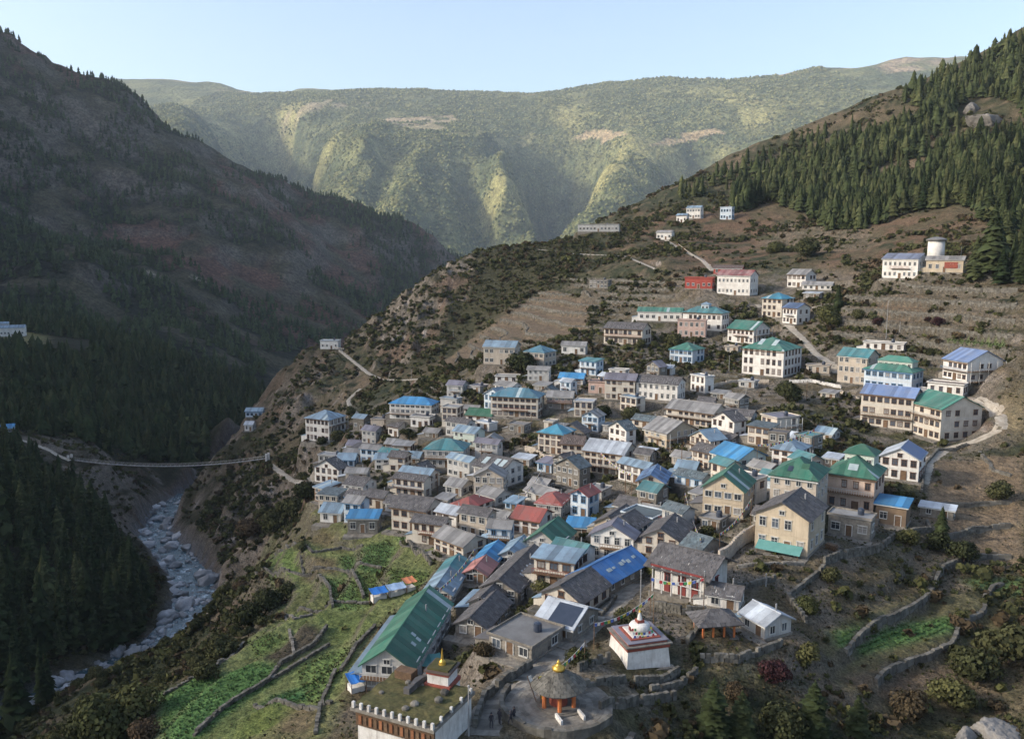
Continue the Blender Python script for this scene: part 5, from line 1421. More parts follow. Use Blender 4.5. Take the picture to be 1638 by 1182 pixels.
# ------------------------------------------------------------------ small roofs, tarps and stalls
def tarp(px, py, w, dp, hgt, rz, m, label, name='tarp_stall'):
    P, d = cast(px, py, GZ)
    T = empty(name, (P.x, P.y, gz(P.x, P.y)), rz); tag(T, label, 'stall', 'tarpaulin stalls')
    b = MB(); n = 6
    for i in range(n):
        for j in range(3):
            q = lambda a, e: (-w / 2 + w * a / n, -dp / 2 + dp * e / 3, hgt + .35 * e / 3 - .12 * math.sin(a * 2.1) ** 2 - .1 * math.sin(math.pi * e / 3))
            b.slab([q(i, j), q(i + 1, j), q(i + 1, j + 1), q(i, j + 1)], .03)
    b.build('canopy', m, T)
    for sx in (-1, 1):
        for sy in (-1, 1): MB().tube((sx * w * .46, sy * dp * .46, -1.0), (sx * w * .46, sy * dp * .46, hgt + (.3 if sy > 0 else -.1)), .05).build('post', 'timber', T)
    MB().box(-w * .42, w * .42, -dp * .3, dp * .35, -.4, .75).build('counter', 'wall_white', T)
tarp(606, 958, 3.0, 2.4, 1.5, .5, 'tarp_blue', 'stall under a bright blue tarpaulin at the field edge')
tarp(634, 952, 3.4, 2.2, 1.5, .5, 'tarp_pale', 'stall under a pale blue tarpaulin beside the bright blue one')
tarp(655, 945, 2.2, 2.2, 1.9, .6, 'tarp_orange', 'stall under a pointed orange cloth by the fields')
tarp(570, 1104, 2.2, 2.6, 1.7, .5, 'tarp_blue', 'dark blue tarpaulin shelter at the end of the long green hall')
tarp(768, 930, 3.0, 2.6, 1.6, .4, 'tarp_orange', 'faded orange cloth over a stall in the market lane')
tarp(690, 1075, 3.0, 2.6, 1.6, .3, 'awning', 'small green roofed stall beside the white tiered tower')

# ------------------------------------------------------------------ paths, street, walls, poles
_ft = [(h['C'].x, h['C'].y, h['th'], h['W'] / 2 + .4, h['Dm'] / 2 + .4) for h in REGS]
def FREE(x, y):
    for cx, cy, t, w, d in _ft:
        if abs(x - cx) + abs(y - cy) > 30: continue
        c, s = math.cos(t), math.sin(t)
        if abs(c * (x - cx) + s * (y - cy)) < w and abs(-s * (x - cx) + c * (y - cy)) < d: return False
    return True
def ribbon(name, pix, w, m, lift=.06, step=1.0):
    pts = [cast(px, py, GZ)[0] for px, py in pix]
    L = []
    for a, b in zip(pts[:-1], pts[1:]):
        n = max(2, int((b - a).length / step))
        for i in range(n): L.append(a.lerp(b, i / n))
    L.append(pts[-1])
    A = np.array([(p.x, p.y) for p in L])
    for _ in range(6): A[1:-1] = (A[:-2] + 2 * A[1:-1] + A[2:]) / 4
    T_ = np.gradient(A, axis=0); T_ /= np.linalg.norm(T_, axis=1)[:, None] + 1e-9
    N = np.stack([-T_[:, 1], T_[:, 0]], 1)
    b = MB(); prev = None
    for i in range(len(A)):
        ww = w * (0.85 + .3 * random.random())
        row = []
        for s in (-1, -.4, .4, 1):
            x, y = A[i] + N[i] * s * ww
            row.append((x, y, max(gz(x, y), gz(*A[i]) - .35) + lift - (.12 if abs(s) == 1 else 0)))
        if prev:
            for j in range(3): b.add([prev[j], prev[j + 1], row[j + 1], row[j]], [(3, 2, 1, 0)], 0)
        prev = row
    o = b.build(name, m, None, True); tag(o, kind='structure'); return o
ribbon('street', STREET, 2.4, 'paving', .08)
for k, (pix, w) in PATHS.items(): ribbon('path', pix, w, 'path_dirt', .10)

def stone_wall(pix, hgt, label, th=.45, m='stone', name='stone_wall'):
    pts = [cast(px, py, GZ)[0] for px, py in pix]
    b = MB()
    for a, c in zip(pts[:-1], pts[1:]):
        n = max(1, int((c - a).length / .55)); rows = max(2, int(hgt / .38))
        dr = Vector((c.x - a.x, c.y - a.y, 0)).normalized(); nr = Vector((-dr.y, dr.x, 0)) * th / 2
        for i in range(n):
            p = a.lerp(c, i / n); q = a.lerp(c, (i + 1) / n) - dr * .01; j = nr * random.uniform(.8, 1.2)
            zl = min(gz(p.x, p.y), gz(q.x, q.y)); zh = max(gz(p.x, p.y), gz(q.x, q.y)) + hgt; f = lambda v, z: (v.x, v.y, z)
            for r_ in range(rows):
                if r_ == rows - 1 and random.random() < .07: continue
                z0 = zl - .8 if r_ == 0 else zl + (zh - zl) * r_ / rows; z1 = zl + (zh - zl) * (r_ + 1) / rows - .015 + (random.uniform(-.07, .07) if r_ == rows - 1 else 0); j = nr * random.uniform(.75, 1.25); e = dr * random.uniform(-.12, .12)
                b.hexa([f(p + j + e, z0), f(p - j + e, z0), f(q - j + e, z0), f(q + j + e, z0), f(p + j * .9 + e, z1), f(p - j * .9 + e, z1), f(q - j * .9 + e, z1), f(q + j * .9 + e, z1)])
    o = b.build(name, m); tag(o, label, 'wall', 'dry stone walls', 'thing'); return o
WALLS = [
 ([(840,722),(880,737),(928,752)], 1.7, 'pale retaining wall in front of the cyan-roofed lodge', 'wall_beige'),
 ([(1318,905),(1345,893),(1408,880)], 1.4, 'stone wall on the terrace below the tall pinkish house', 'stone'),
 ([(1408,880),(1440,858),(1488,852),(1482,838)], 1.0, 'looping stone wall beside the blue lean-to', 'stone'),
 ([(1290,1000),(1260,960),(1318,912)], .9, 'broken stone wall climbing from the shiny shed', 'stone'),
 ([(492,752),(515,750),(537,748)], .9, 'pale wall along the path above the bridge', 'wall_beige'),


 ([(508,926),(528,945),(532,972)], .8, 'curved field wall beside the olive plot', 'stone'),
 ([(445,988),(470,992),(500,984)], .35, 'short pale wall at the tip of the dark plot', 'paving'),
 ([(463,1008),(470,1048)], .3, 'straight pale wall across the dark ploughed plot', 'paving'),
 ([(523,1006),(500,1036),(450,1062),(430,1090),(352,1140),(310,1180)], .7, 'long field wall running down to the lower left', 'stone'),
 ([(556,916),(575,938),(582,958)], .7, 'field wall near the blue tarpaulin stall', 'stone'),



 ([(1045,975),(1090,985),(1130,985)], 1.3, 'terrace wall under the temple forecourt', 'stone'),
 ([(1120,1060),(1180,1062),(1250,1035)], 1.0, 'terrace wall under the timber-post pavilion', 'stone'),
 ([(1150,905),(1180,880),(1206,862)], 2.6, 'tall beige courtyard wall beside the large yellow house', 'wall_beige'),
 ([(875,1045),(905,1018),(945,990),(985,958)], .8, 'low kerb wall along the upper main street', 'stone'),
 ([(760,1165),(775,1122),(815,1090),(850,1068)], 1.2, 'street wall beside the white tiered tower', 'stone'),
 ([(1015,1100),(1060,1095),(1085,1080)], 1.2, 'rough wall supporting the chorten mound', 'stone'),
 ([(960,1135),(1020,1128),(1080,1120)], 1.0, 'rough wall on the bank right of the plaza', 'stone'),
 ([(760,560),(820,590),(880,598)], .8, 'field wall in front of the beige two-storey block', 'stone'),
 ([(960,560),(1010,565),(1060,575)], .8, 'field wall below the cream school-like block', 'stone'),
 ([(1130,625),(1180,612),(1230,612)], .9, 'wall in front of the square green-roofed hotel', 'wall_beige'),
 ([(1262,612),(1300,612),(1345,622)], .9, 'white edged wall right of the square green-roofed hotel', 'whitewash'),
 ([(1345,628),(1372,640),(1378,660)], .9, 'pale wall at the corner of the big cream hotel', 'wall_beige'),
 ([(1550,712),(1500,722),(1480,745),(1474,790)], .8, 'wall along the bend of the right-hand path', 'stone'),
]
WALLS += [
 ([(408,919),(440,921),(484,922),(541,913),(610,910)], .5, 'long low field wall between the upper green plots', 'stone'), ([(440,888),(500,885),(548,877),(580,874)], .5, 'low field wall under the brown upper plot', 'stone'),
 ([(481,892),(486,920)], .45, 'short wall splitting the upper green and brown plots', 'stone'), ([(452,984),(500,980),(580,966),(600,962)], .45, 'low wall across the middle of the left fields', 'stone'),






 ([(1100,605),(1140,600),(1180,605)], .8, 'garden wall left of the square green-roofed hotel', 'stone'), ([(390,1030),(345,1070),(262,1112)], .6, 'edge wall above the big green field', 'stone'),
 ([(407,1130),(468,1130),(530,1126)], .5, 'low wall under the dark crop rows', 'stone'), ([(536,1076),(516,1122),(505,1175)], .5, 'low wall between bright plot and bare plot', 'stone'), ([(600,1004),(570,1034),(545,1074)], .6, 'edge wall beside the long green hall', 'stone'),
 ([(430,1090),(475,1064),(527,1034)], .5, 'low wall above the dark crop rows', 'stone'), ([(640,870),(660,880),(690,905)], .8, 'garden wall below the long cream guesthouse', 'stone'),
 ([(925,1075),(950,1062),(975,1058)], 1.1, 'stone wall left of the chorten mound', 'stone'), ([(930,1100),(965,1095),(1000,1092)], .9, 'broken wall in front of the chorten mound', 'stone'), ([(1100,1030),(1115,1010),(1108,990)], .9, 'wall between chorten and timber pavilion', 'stone'),
 ([(1040,1110),(1090,1100),(1115,1080)], .9, 'stepped wall on the bank below the chorten', 'stone'), ([(1150,950),(1200,940),(1240,930)], .9, 'court wall behind the low shrine building', 'stone'), ([(1180,910),(1230,905),(1285,905)], .5, 'kerb of the yellow house courtyard', 'paving'),
]
for pix, hg, lab, m in WALLS: stone_wall(pix, hg, lab, .5, m)

# dry stone walls that hold the terrace steps
def contour_segments(Q, level, M, j0, j1, i0, i1):
    segs = []
    q = Q[j0:j1, i0:i1] - level; ok = M[j0:j1, i0:i1] > .75
    ed = {}
    sg = q > 0
    mix = (sg[:-1, :-1].astype(int) + sg[:-1, 1:] + sg[1:, :-1] + sg[1:, 1:])
    for j, i in zip(*np.nonzero((mix > 0) & (mix < 4) & ok[:-1, :-1])):
        pts = []
        for (a, b) in (((j, i), (j, i + 1)), ((j, i + 1), (j + 1, i + 1)), ((j + 1, i + 1), (j + 1, i)), ((j + 1, i), (j, i))):
            if sg[a] != sg[b]:
                t = q[a] / (q[a] - q[b]); pts.append((GX[j0 + a[0], i0 + a[1]] * (1 - t) + GX[j0 + b[0], i0 + b[1]] * t, GY[j0 + a[0], i0 + a[1]] * (1 - t) + GY[j0 + b[0], i0 + b[1]] * t))
        if len(pts) == 2: segs.append(pts)
    return segs
ZNAME = ['right-hand plots', 'bare knoll', None, 'upper right terraces', None, 'plots above the green roof', 'slope by the blue lodge']
ORD = ['lowest', 'second', 'third', 'fourth', 'fifth', 'sixth', 'seventh', 'eighth', 'ninth', 'tenth', 'eleventh', 'twelfth', 'thirteenth', 'fourteenth', 'fifteenth', 'sixteenth', 'seventeenth', 'eighteenth', 'nineteenth', 'twentieth']
for zi, (Q, st, M) in enumerate(TQ):
    if ZNAME[zi] is None: continue
    jj, ii = np.nonzero(M > .75)
    if len(jj) == 0: continue
    j0, j1, i0, i1 = jj.min(), jj.max() + 1, ii.min(), ii.max() + 1
    cnt = 0
    for L in range(int(np.floor(Q[M > .75].min())), int(np.ceil(Q[M > .75].max())) + 1):
        segs = contour_segments(Q, L + .86, M, j0, j1, i0, i1)
        if len(segs) < 6: continue
        par = {}
        def find(k):
            while par.setdefault(k, k) != k: k = par[k]
            return k
        key = lambda p: (round(p[0], 3), round(p[1], 3))
        segs = [s_ for s_ in segs if FREE((s_[0][0] + s_[1][0]) / 2, (s_[0][1] + s_[1][1]) / 2)]
        for p_, q_ in segs: par[find(key(p_))] = find(key(q_))
        comp = {}
        for s_ in segs: comp.setdefault(find(key(s_[0])), []).append(s_)
        comp = sorted([c for c in comp.values() if len(c) >= 8], key=len)[-3:]
        comp.sort(key=lambda c: np.mean([s_[0][0] for s_ in c]))
        parts_ = [[''], ['left stretch of the ', 'right stretch of the '], ['left stretch of the ', 'middle stretch of the ', 'right stretch of the ']][max(0, len(comp) - 1)]
        for ci, segs in enumerate(comp):
          b = MB()
          for (xa, ya), (xb, yb) in segs:
              mx0, my0 = (xa + xb) / 2, (ya + yb) / 2
              dx, dy = xb - xa, yb - ya; ln = math.hypot(dx, dy)
              if ln < .15: continue
              dx /= ln; dy /= ln; nx, ny = -dy, dx
              z1, z2 = gz(mx0 + nx * 1.0, my0 + ny * 1.0), gz(mx0 - nx * 1.0, my0 - ny * 1.0)
              if z1 > z2: zt, zb, sx, sy = z1, z2, -nx, -ny
              else: zt, zb, sx, sy = z2, z1, nx, ny
              zt = min(zt, zb + 3.0); zt = max(zt, zb + .3)
              rows = max(2, int((zt - zb) / .45))
              for r_ in range(rows):
                  za = zb - .4 if r_ == 0 else zb + (zt - zb) * r_ / rows; ze = zb + (zt - zb) * (r_ + 1) / rows - .012 + (random.uniform(-.05, .12) if r_ == rows - 1 else 0)
                  o1 = .25 + random.uniform(0, .16) - .06 * r_; e = random.uniform(-.08, .08); w = ln * .5 * random.uniform(.92, 1.08)
                  P_ = lambda u, o, z: (mx0 + dx * (u + e) + sx * o, my0 + dy * (u + e) + sy * o, z)
                  b.hexa([P_(-w, o1, za), P_(w, o1, za), P_(w, -.35, za), P_(-w, -.35, za), P_(-w, o1 - .05, ze), P_(w, o1 - .05, ze), P_(w, -.35, ze), P_(-w, -.35, ze)])
          if len(b.f) < 40: continue
          o = b.build('terrace_wall', 'stone'); tag(o, '%s%s dry stone terrace wall of the %s' % (parts_[ci], ORD[min(cnt, 19)], ZNAME[zi]), 'wall', 'terrace walls', 'thing')
        cnt += 1

POLES = [((1166,594),24,'wooden power pole by the small patched green roof'),((1417,544),60,'tall pole behind the stepped green roof'),((1439,532),16,'short pole right of the tall pole'),
 ((1013,711),30,'pale pole beside the shining metal roofed hotel'),((1024,984),74,'white flagpole left of the temple'),((1125,984),72,'white flagpole right of the temple front'),
 ((1225,938),20,'white post in the yellow house courtyard'),((750,1182),84,'thin pole at the street wall'),((1192,660),54,'power pole behind the long cream lodge'),((1537,412),16,'thin white pole on the low cream wing'),
 ((1012,1068),20,'white post by the chorten terrace'),((658,606),14,'short post on the saddle path'),((725,540),16,'pole on the bare upper terrace')]
for (px, py), hp, lab in POLES:
    P, d = cast(px, min(py, 1180), GZ); k = d / FPX
    T = empty('pole', (P.x, P.y, P.z)); tag(T, lab, 'pole', 'poles and posts')
    MB().tube((0, 0, -.5), (0, 0, hp * k), .10, .06, 6).build('shaft', 'steel', T)
    MB().lathe([(.1, hp * k), (.12, hp * k + .1), (.02, hp * k + .2)], 8).build('cap', 'steel', T)

# ------------------------------------------------------------------ suspension bridge
A = U(112, 735, 300); B = U(428, 733, 286)
A = Vector(A); B = Vector(B)
T = empty('suspension_bridge', A); tag(T, 'long sagging footbridge of steel cables across the dark gorge', 'bridge')
n = 44
def bp(t, off=0, up=0, sag=None):
    v = (B - A) * t; s = 3.4 if sag is None else sag
    v.z += -4 * s * t * (1 - t) + up
    d_ = Vector((B.x - A.x, B.y - A.y, 0)).normalized(); nn = Vector((-d_.y, d_.x, 0))
    return v + nn * off
deck = MB()
for i in range(n):
    t0, t1 = i / n, (i + .96) / n
    deck.hexa([bp(t0, -.5, -.06), bp(t1, -.5, -.06), bp(t1, .5, -.06), bp(t0, .5, -.06), bp(t0, -.5), bp(t1, -.5), bp(t1, .5), bp(t0, .5)])
deck.build('deck', 'steel', T)
for s in (-.6, .6):
    c = MB(); nt_ = MB()
    for i in range(n):
        c.tube(bp(i / n, s, 1.15), bp((i + 1) / n, s, 1.15), .045, n=5)
        nt_.slab([bp(i / n, s, 0), bp((i + .9) / n, s, 0), bp((i + .9) / n, s, .35), bp(i / n, s, .2)], .02)
        nt_.tube(bp(i / n, s, 0), bp(i / n, s, 1.15), .03, n=4)
    c.build('cable', 'steel', T); nt_.build('side_netting', 'steel', T)
for E, nm in ((A, 0), (B, 1)):
    for s in (-1.1, 1.1):
        o = MB().box(-.42, .42, -.35, .35, -4.0, 2.2).build('tower', 'whitewash', T)
        o.location = bp(nm, s)
# little anchor house by the bridge's right end
# ------------------------------------------------------------------ the river with its boulders
rp = np.array([(p[0] * SC, p[1] * SC, p[2] * SC) for p in RIVER])
tt = np.linspace(0, len(rp) - 1, 200)
rc_ = np.stack([np.interp(tt, np.arange(len(rp)), rp[:, i]) for i in range(3)], 1)
for _ in range(10): rc_[1:-1] = (rc_[:-2] + 2 * rc_[1:-1] + rc_[2:]) / 4
Tn = np.gradient(rc_[:, :2], axis=0); Tn /= np.linalg.norm(Tn, axis=1)[:, None]; Nn = np.stack([-Tn[:, 1], Tn[:, 0]], 1)
ss = np.linspace(-7.5, 7.5, 18)
WX = rc_[:, None, 0] + Nn[:, None, 0] * ss; WY = rc_[:, None, 1] + Nn[:, None, 1] * ss
WZ = rc_[:, None, 2] + 0 * ss + (fbm(WX / 3, WY / 3, 3, 401) - .5) * .7 - .2
m = bpy.data.materials.new('water'); m.use_nodes = True; nt = m.node_tree; bs = nt.nodes['Principled BSDF']
tc = nd(nt, 'ShaderNodeTexCoord'); nz = nd(nt, 'ShaderNodeTexNoise', Scale=.35, Detail=7.0, Roughness=.75); nt.links.new(tc.outputs['Object'], nz.inputs['Vector'])
rr_ = nd(nt, 'ShaderNodeMapRange'); rr_.inputs['From Min'].default_value = .54; rr_.inputs['From Max'].default_value = .68; nt.links.new(nz.outputs['Fac'], rr_.inputs['Value'])
mxn = nd(nt, 'ShaderNodeMix', data_type='RGBA'); mxn.inputs[6].default_value = (.04, .075, .09, 1); mxn.inputs[7].default_value = (.50, .58, .63, 1)
nt.links.new(rr_.outputs[0], mxn.inputs[0]); nt.links.new(mxn.outputs[2], bs.inputs['Base Color'])
bs.inputs['Roughness'].default_value = .25
bpn = nd(nt, 'ShaderNodeBump', Strength=.6, Distance=.3); nt.links.new(nz.outputs['Fac'], bpn.inputs['Height']); nt.links.new(bpn.outputs[0], bs.inputs['Normal'])
MATS['water'] = m
riv = grid_mesh('river', WX, WY, WZ, np.zeros(WX.shape + (3,)) + .1, 'water'); tag(riv, kind='structure')

def rock_mesh(seed, name='boulder', n=2, m='boulder'):
    import bmesh
    bm = bmesh.new(); bmesh.ops.create_icosphere(bm, subdivisions=n, radius=1.0)
    r2 = random.Random(seed)
    pl = [(Vector((r2.gauss(0, 1), r2.gauss(0, 1), r2.gauss(0, 1))).normalized(), r2.uniform(.55, .9)) for _ in range(9)]
    for v in bm.verts:
        for nn, dd in pl:
            e = v.co.dot(nn) - dd
            if e > 0: v.co -= nn * e * .9
        if seed < 60: v.co *= 1 + .16 * (math.sin(v.co.x * 5.1 + seed) * math.cos(v.co.y * 4.3) + .5 * math.sin(v.co.z * 9 + v.co.x * 7))
        v.co += Vector((r2.uniform(-.025, .025), r2.uniform(-.025, .025), r2.uniform(-.025, .025)))
    me = bpy.data.meshes.new(name); bm.to_mesh(me); bm.free()
    me.polygons.foreach_set('use_smooth', np.ones(len(me.polygons), bool))
    me.materials.append(MATS[m]); a = me.attributes.new('v', 'FLOAT', 'FACE'); a.data.foreach_set('value', rng.random(len(me.polygons)).astype(np.float32) * .4 + .3)
    return me
RK = [rock_mesh(i, n=3) for i in range(6)]; RKP = [rock_mesh(20 + i, n=3, m='boulder_pale') for i in range(4)]
nb = 0
for _ in range(3000):
    if nb >= 260: break
    i = rng.integers(0, 150); s = rng.uniform(-8.5, 8.5)
    if abs(s) < 3 and rng.random() < .5: continue
    x = rc_[i, 0] + Nn[i, 0] * s; y = rc_[i, 1] + Nn[i, 1] * s
    px, py, dd = project((x, y, rc_[i, 2]))
    if not (-20 < px < 345 and 800 < py < 1185): continue
    r = min(3.4, rng.lognormal(.15, .5)) * (1.15 if abs(s) > 6 else .9)
    o = inst('boulder', (RKP if rng.random() < .45 else RK)[nb % 4], (x, y, rc_[i, 2] - .3 + r * .2), rng.uniform(0, 6), (r * rng.uniform(.8, 1.5), r, r * rng.uniform(.55, .8)))
    o.rotation_euler = (rng.uniform(-.3, .3), rng.uniform(-.3, .3), rng.uniform(0, 6)); tag(o, 'grey boulder lying in the river bed of the gorge', 'boulder', 'river boulders'); nb += 1
RK4 = [rock_mesh(60 + i, n=5, m='outcrop') for i in range(4)]
for me_ in RK4:
    co = np.empty(len(me_.vertices) * 3); me_.vertices.foreach_get('co', co); co = co.reshape(-1, 3)
    f_ = ridged(co[:, 0] * 2.2 + co[:, 2] * 1.3, co[:, 1] * 2.2 - co[:, 2], 4, 33) - .6
    co *= (1 + .2 * f_ + .1 * (ridged(co[:, 0] * 7, co[:, 2] * 7 + co[:, 1] * 5, 2, 35) - .6))[:, None]; me_.vertices.foreach_set('co', co.ravel()); me_.update()
# large pale outcrops
for px, py, w, hgt, lab, pale in ((1600,1176,4.2,2.6,'huge pale grey boulder at the lower right corner',1),(1545,1176,2.2,1.5,'smaller grey boulder beside the huge corner boulder',0),(1575,196,17,8,'slanted bare rock outcrop in the right forest',1),(1555,176,9,6,'smaller rock outcrop left of the slanted one',0),
     (1240,174,6,4,'grey rock on the right skyline ridge',0),(1295,160,8,4,'broad rock slab on the right skyline ridge',1),(397,632,7,3,'pale rock ledge across the gorge below the saddle',1)):
    P, d = cast(px, py, GZ)
    o = inst('rock_outcrop', RK4[(int(px) % 2) * 2 + pale], (P.x, P.y, P.z - hgt * .3), .6, (w, w * .7, hgt)); tag(o, lab, 'rock')
    o.rotation_euler = (.2, .35 if px > 1000 else -.1, .7)
# gravel between the boulders
def join_inst(meshV, meshF, pos, rot, scl, tv=None, tilt=None):
    """numpy copies of a small triangle mesh"""
    n = len(pos); c, s = np.cos(rot), np.sin(rot)
    V = meshV[None] * (scl[:, None, None] if scl.ndim == 1 else scl[:, None, :])
    X = V[..., 0] * c[:, None] - V[..., 1] * s[:, None]; Y = V[..., 0] * s[:, None] + V[..., 1] * c[:, None]
    V = np.stack([X + pos[:, None, 0], Y + pos[:, None, 1], V[..., 2] + pos[:, None, 2]], -1)
    F = meshF[None] + (np.arange(n) * len(meshV))[:, None, None]
    return V.reshape(-1, 3), F.reshape(-1, meshF.shape[1])
oct_v = np.array([(1, 0, 0), (0, 1, 0), (-1, 0, 0), (0, -1, 0), (0, 0, 1), (0, 0, -1)], float); oct_f = np.array([(0, 1, 4), (1, 2, 4), (2, 3, 4), (3, 0, 4), (1, 0, 5), (2, 1, 5), (3, 2, 5), (0, 3, 5)])
n = 900; i = rng.integers(0, 160, n); s = rng.uniform(-9.5, 9.5, n)
pos = np.stack([rc_[i, 0] + Nn[i, 0] * s, rc_[i, 1] + Nn[i, 1] * s, rc_[i, 2] - .35], 1)
V, F = join_inst(oct_v, oct_f, pos, rng.uniform(0, 6, n), rng.uniform(.25, .95, n)[:, None] * np.array([1, .8, .7]))
V += rng.normal(0, .07, V.shape)
me = np_mesh('gravel', V, F, np.repeat(rng.random(n), 8), ['boulder']); o = bpy.data.objects.new('gravel', me); COL.objects.link(o); tag(o, 'loose grey stones filling the river bed', 'gravel', kind='stuff')
# ------------------------------------------------------------------ vegetation
def conifer(seed, H=12.0, Rm=2.5, whorls=15, nb=9, layers=2, droop=.35, clear=.10):
    r = np.random.default_rng(seed); V = []; F = []
    lean = r.uniform(-.02, .02, 2)
    for k in range(whorls):
        t = (k + r.uniform(-.2, .2)) / (whorls - 1); t = min(max(t, 0), 1)
        z = H * (clear + (1 - clear) * .98 * t ** .92); rad = Rm * ((1 - t) ** .75 * .95 + .05) * r.uniform(.75, 1.15)
        n = max(4, int(nb * (1 - t * .45)))
        for l in range(layers):
            w0 = r.uniform(0, 6.28)
            for i in range(n):
                w = w0 + 6.283 * i / n + r.uniform(-.25, .25); L = rad * r.uniform(.65, 1.15); wd = L * r.uniform(.28, .42) + .1
                cx, cy = lean[0] * z, lean[1] * z; dx, dy = math.cos(w), math.sin(w)
                zz = z + r.uniform(-.25, .25); dr = L * droop * r.uniform(.5, 1.5)
                m = .55
                b = len(V)
                V += [(cx, cy, zz + .15 * L), (cx + dx * L * m - dy * wd, cy + dy * L * m + dx * wd, zz - dr * .4 + r.uniform(-.1, .1)), (cx + dx * L, cy + dy * L, zz - dr + .12 * L), (cx + dx * L * m + dy * wd, cy + dy * L * m - dx * wd, zz - dr * .4 + r.uniform(-.1, .1)), (cx + dx * L * m, cy + dy * L * m, zz + .05 * L)]
                F += [(b, b + 1, b + 4), (b + 1, b + 2, b + 4), (b + 2, b + 3, b + 4), (b + 3, b, b + 4)]
    b = len(V); V += [(lean[0] * H, lean[1] * H, H * 1.04), (.25, 0, H * .9), (-.15, .2, H * .9), (-.15, -.2, H * .9)]; F += [(b, b + 1, b + 2), (b, b + 2, b + 3), (b, b + 3, b + 1)]
    return np.array(V), np.array(F)

def skirts(seed, H=12.0, Rm=2.5, tiers=7, n=9, clear=.06):
    r = np.random.default_rng(seed); V = []; F = []
    for k in range(tiers):
        t = k / tiers; zb = H * (clear + (1 - clear) * t) ; rad = Rm * ((1 - t) ** .8 if seed % 2 else (1 - t ** 1.7)) * r.uniform(.7, 1.2); zt = zb + H / tiers * 1.9
        w0 = r.uniform(0, 6.28); b = len(V); V.append((r.uniform(-.1, .1), r.uniform(-.1, .1), min(zt, H * 1.03)))
        for i in range(2 * n):
            w = w0 + 3.1416 * i / n; q = rad * (r.uniform(.85, 1.2) if i % 2 else r.uniform(.45, .65)); V.append((q * math.cos(w), q * math.sin(w), zb + (r.uniform(-.35, .1) if i % 2 else r.uniform(.1, .5))))
        F += [(b, b + 1 + i, b + 1 + (i + 1) % (2 * n)) for i in range(2 * n)]
    return np.array(V), np.array(F)

def crown_blob(seed, n, rx, ry, rz, leaf, lobes=6):
    r = np.random.default_rng(seed); V = []; F = []
    ctr = [(r.uniform(-.5, .5) * rx, r.uniform(-.5, .5) * ry, rz * r.uniform(.45, 1.25), r.uniform(.38, .62)) for _ in range(lobes)]
    for i in range(n):
        c = ctr[i % lobes]
        d = r.normal(0, 1, 3); d /= np.linalg.norm(d); rad = c[3] * r.uniform(.72, 1.08)
        p = np.array([c[0] + d[0] * rx * rad, c[1] + d[1] * ry * rad, max(.05, c[2] + d[2] * rz * rad)])
        a = np.cross(d, r.normal(0, 1, 3)); a /= np.linalg.norm(a) + 1e-9; bb = np.cross(d, a) + d * r.uniform(-.6, .6)
        s = leaf * r.uniform(.6, 1.4); b = len(V)
        V += [p - a * s, p + bb * s * .8, p + a * s, p - bb * s * .8 + d * s * .3]; F += [(b, b + 1, b + 2), (b, b + 2, b + 3)]
    return np.array(V), np.array(F)

def trunk_mesh(H, r):
    b = MB(); b.tube((0, 0, -1.0), (0, 0, H * .5), r, r * .65, 6); b.tube((0, 0, H * .5), (0, 0, H), r * .65, .03, 6)
    return b.mesh('trunk', ['bark'])
def stem_mesh(h, seed):
    r = random.Random(seed); b = MB()
    for i in range(4):
        b.tube((0, 0, -.4), (r.uniform(-.5, .5) * h, r.uniform(-.5, .5) * h, h * r.uniform(.5, .9)), .09, .03, 5)
    return b.mesh('stem', ['bark'])
TRK = trunk_mesh(12.0, .24)
def tv(F): return rng.random(len(F))
CON = []
for i in range(6):
    V, F = conifer(500 + i, Rm=[2.3, 2.7, 2.0, 2.9, 2.5, 1.8][i], whorls=[16, 15, 17, 14, 13, 16][i], droop=[.3, .4, .25, .5, .35, .3][i])
    V2, F2 = skirts(540 + i, Rm=[2.3, 2.7, 2.0, 2.9, 2.5, 1.8][i] * .85, tiers=9, n=8)
    tq = np.concatenate([np.repeat(rng.random(len(F) // 4 + 1), 4)[:len(F)], rng.random(len(F2)) * .6]); F = np.concatenate([F, F2 + len(V)]); V = np.concatenate([V, V2])
    CON.append(np_mesh('crown', V, F, tq, ['pine' if i % 3 else 'pine_light']))
LOWC = [crown_blob(690, 46, 3.0, 3.0, 4.2, 1.15, 5)] + [skirts(600 + i, Rm=[2.9, 2.5, 3.2][i], tiers=[6, 7, 5][i]) for i in range(3)]

def los(P, lift=8.0):
    """is a point lifted above the ground in view over the terrain?"""
    n = len(P); ok = np.ones(n, bool)
    for t in np.linspace(.25, .985, 46):
        q = P * t + np.array([0, 0, lift]) * t
        ok &= q[:, 2] > sample(GZ, q[:, 0], q[:, 1])
    return ok
foot = [(h['C'].x, h['C'].y, h['th'], h['W'] / 2 + .8, h['Dm'] / 2 + .8) for h in REGS] + [(temple_h['C'].x, temple_h['C'].y, temple_h['th'], temple_h['W'] / 2 + 1.5, temple_h['Dm'] / 2 + 1.5), (Cf.x, Cf.y, -R(26), 6, 6), (PLAZA.x, PLAZA.y, 0, 8.5, 8.5), (Cc.x, Cc.y, th, 4.5, 4.5), (-7.2, 86, 0, 3, 3)]
path_lines = [(np.array([tuple(cast(px, py, GZ)[0][:2]) for px, py in pix]), w) for pix, w in list(PATHS.values()) + [(STREET, 3.0)]]
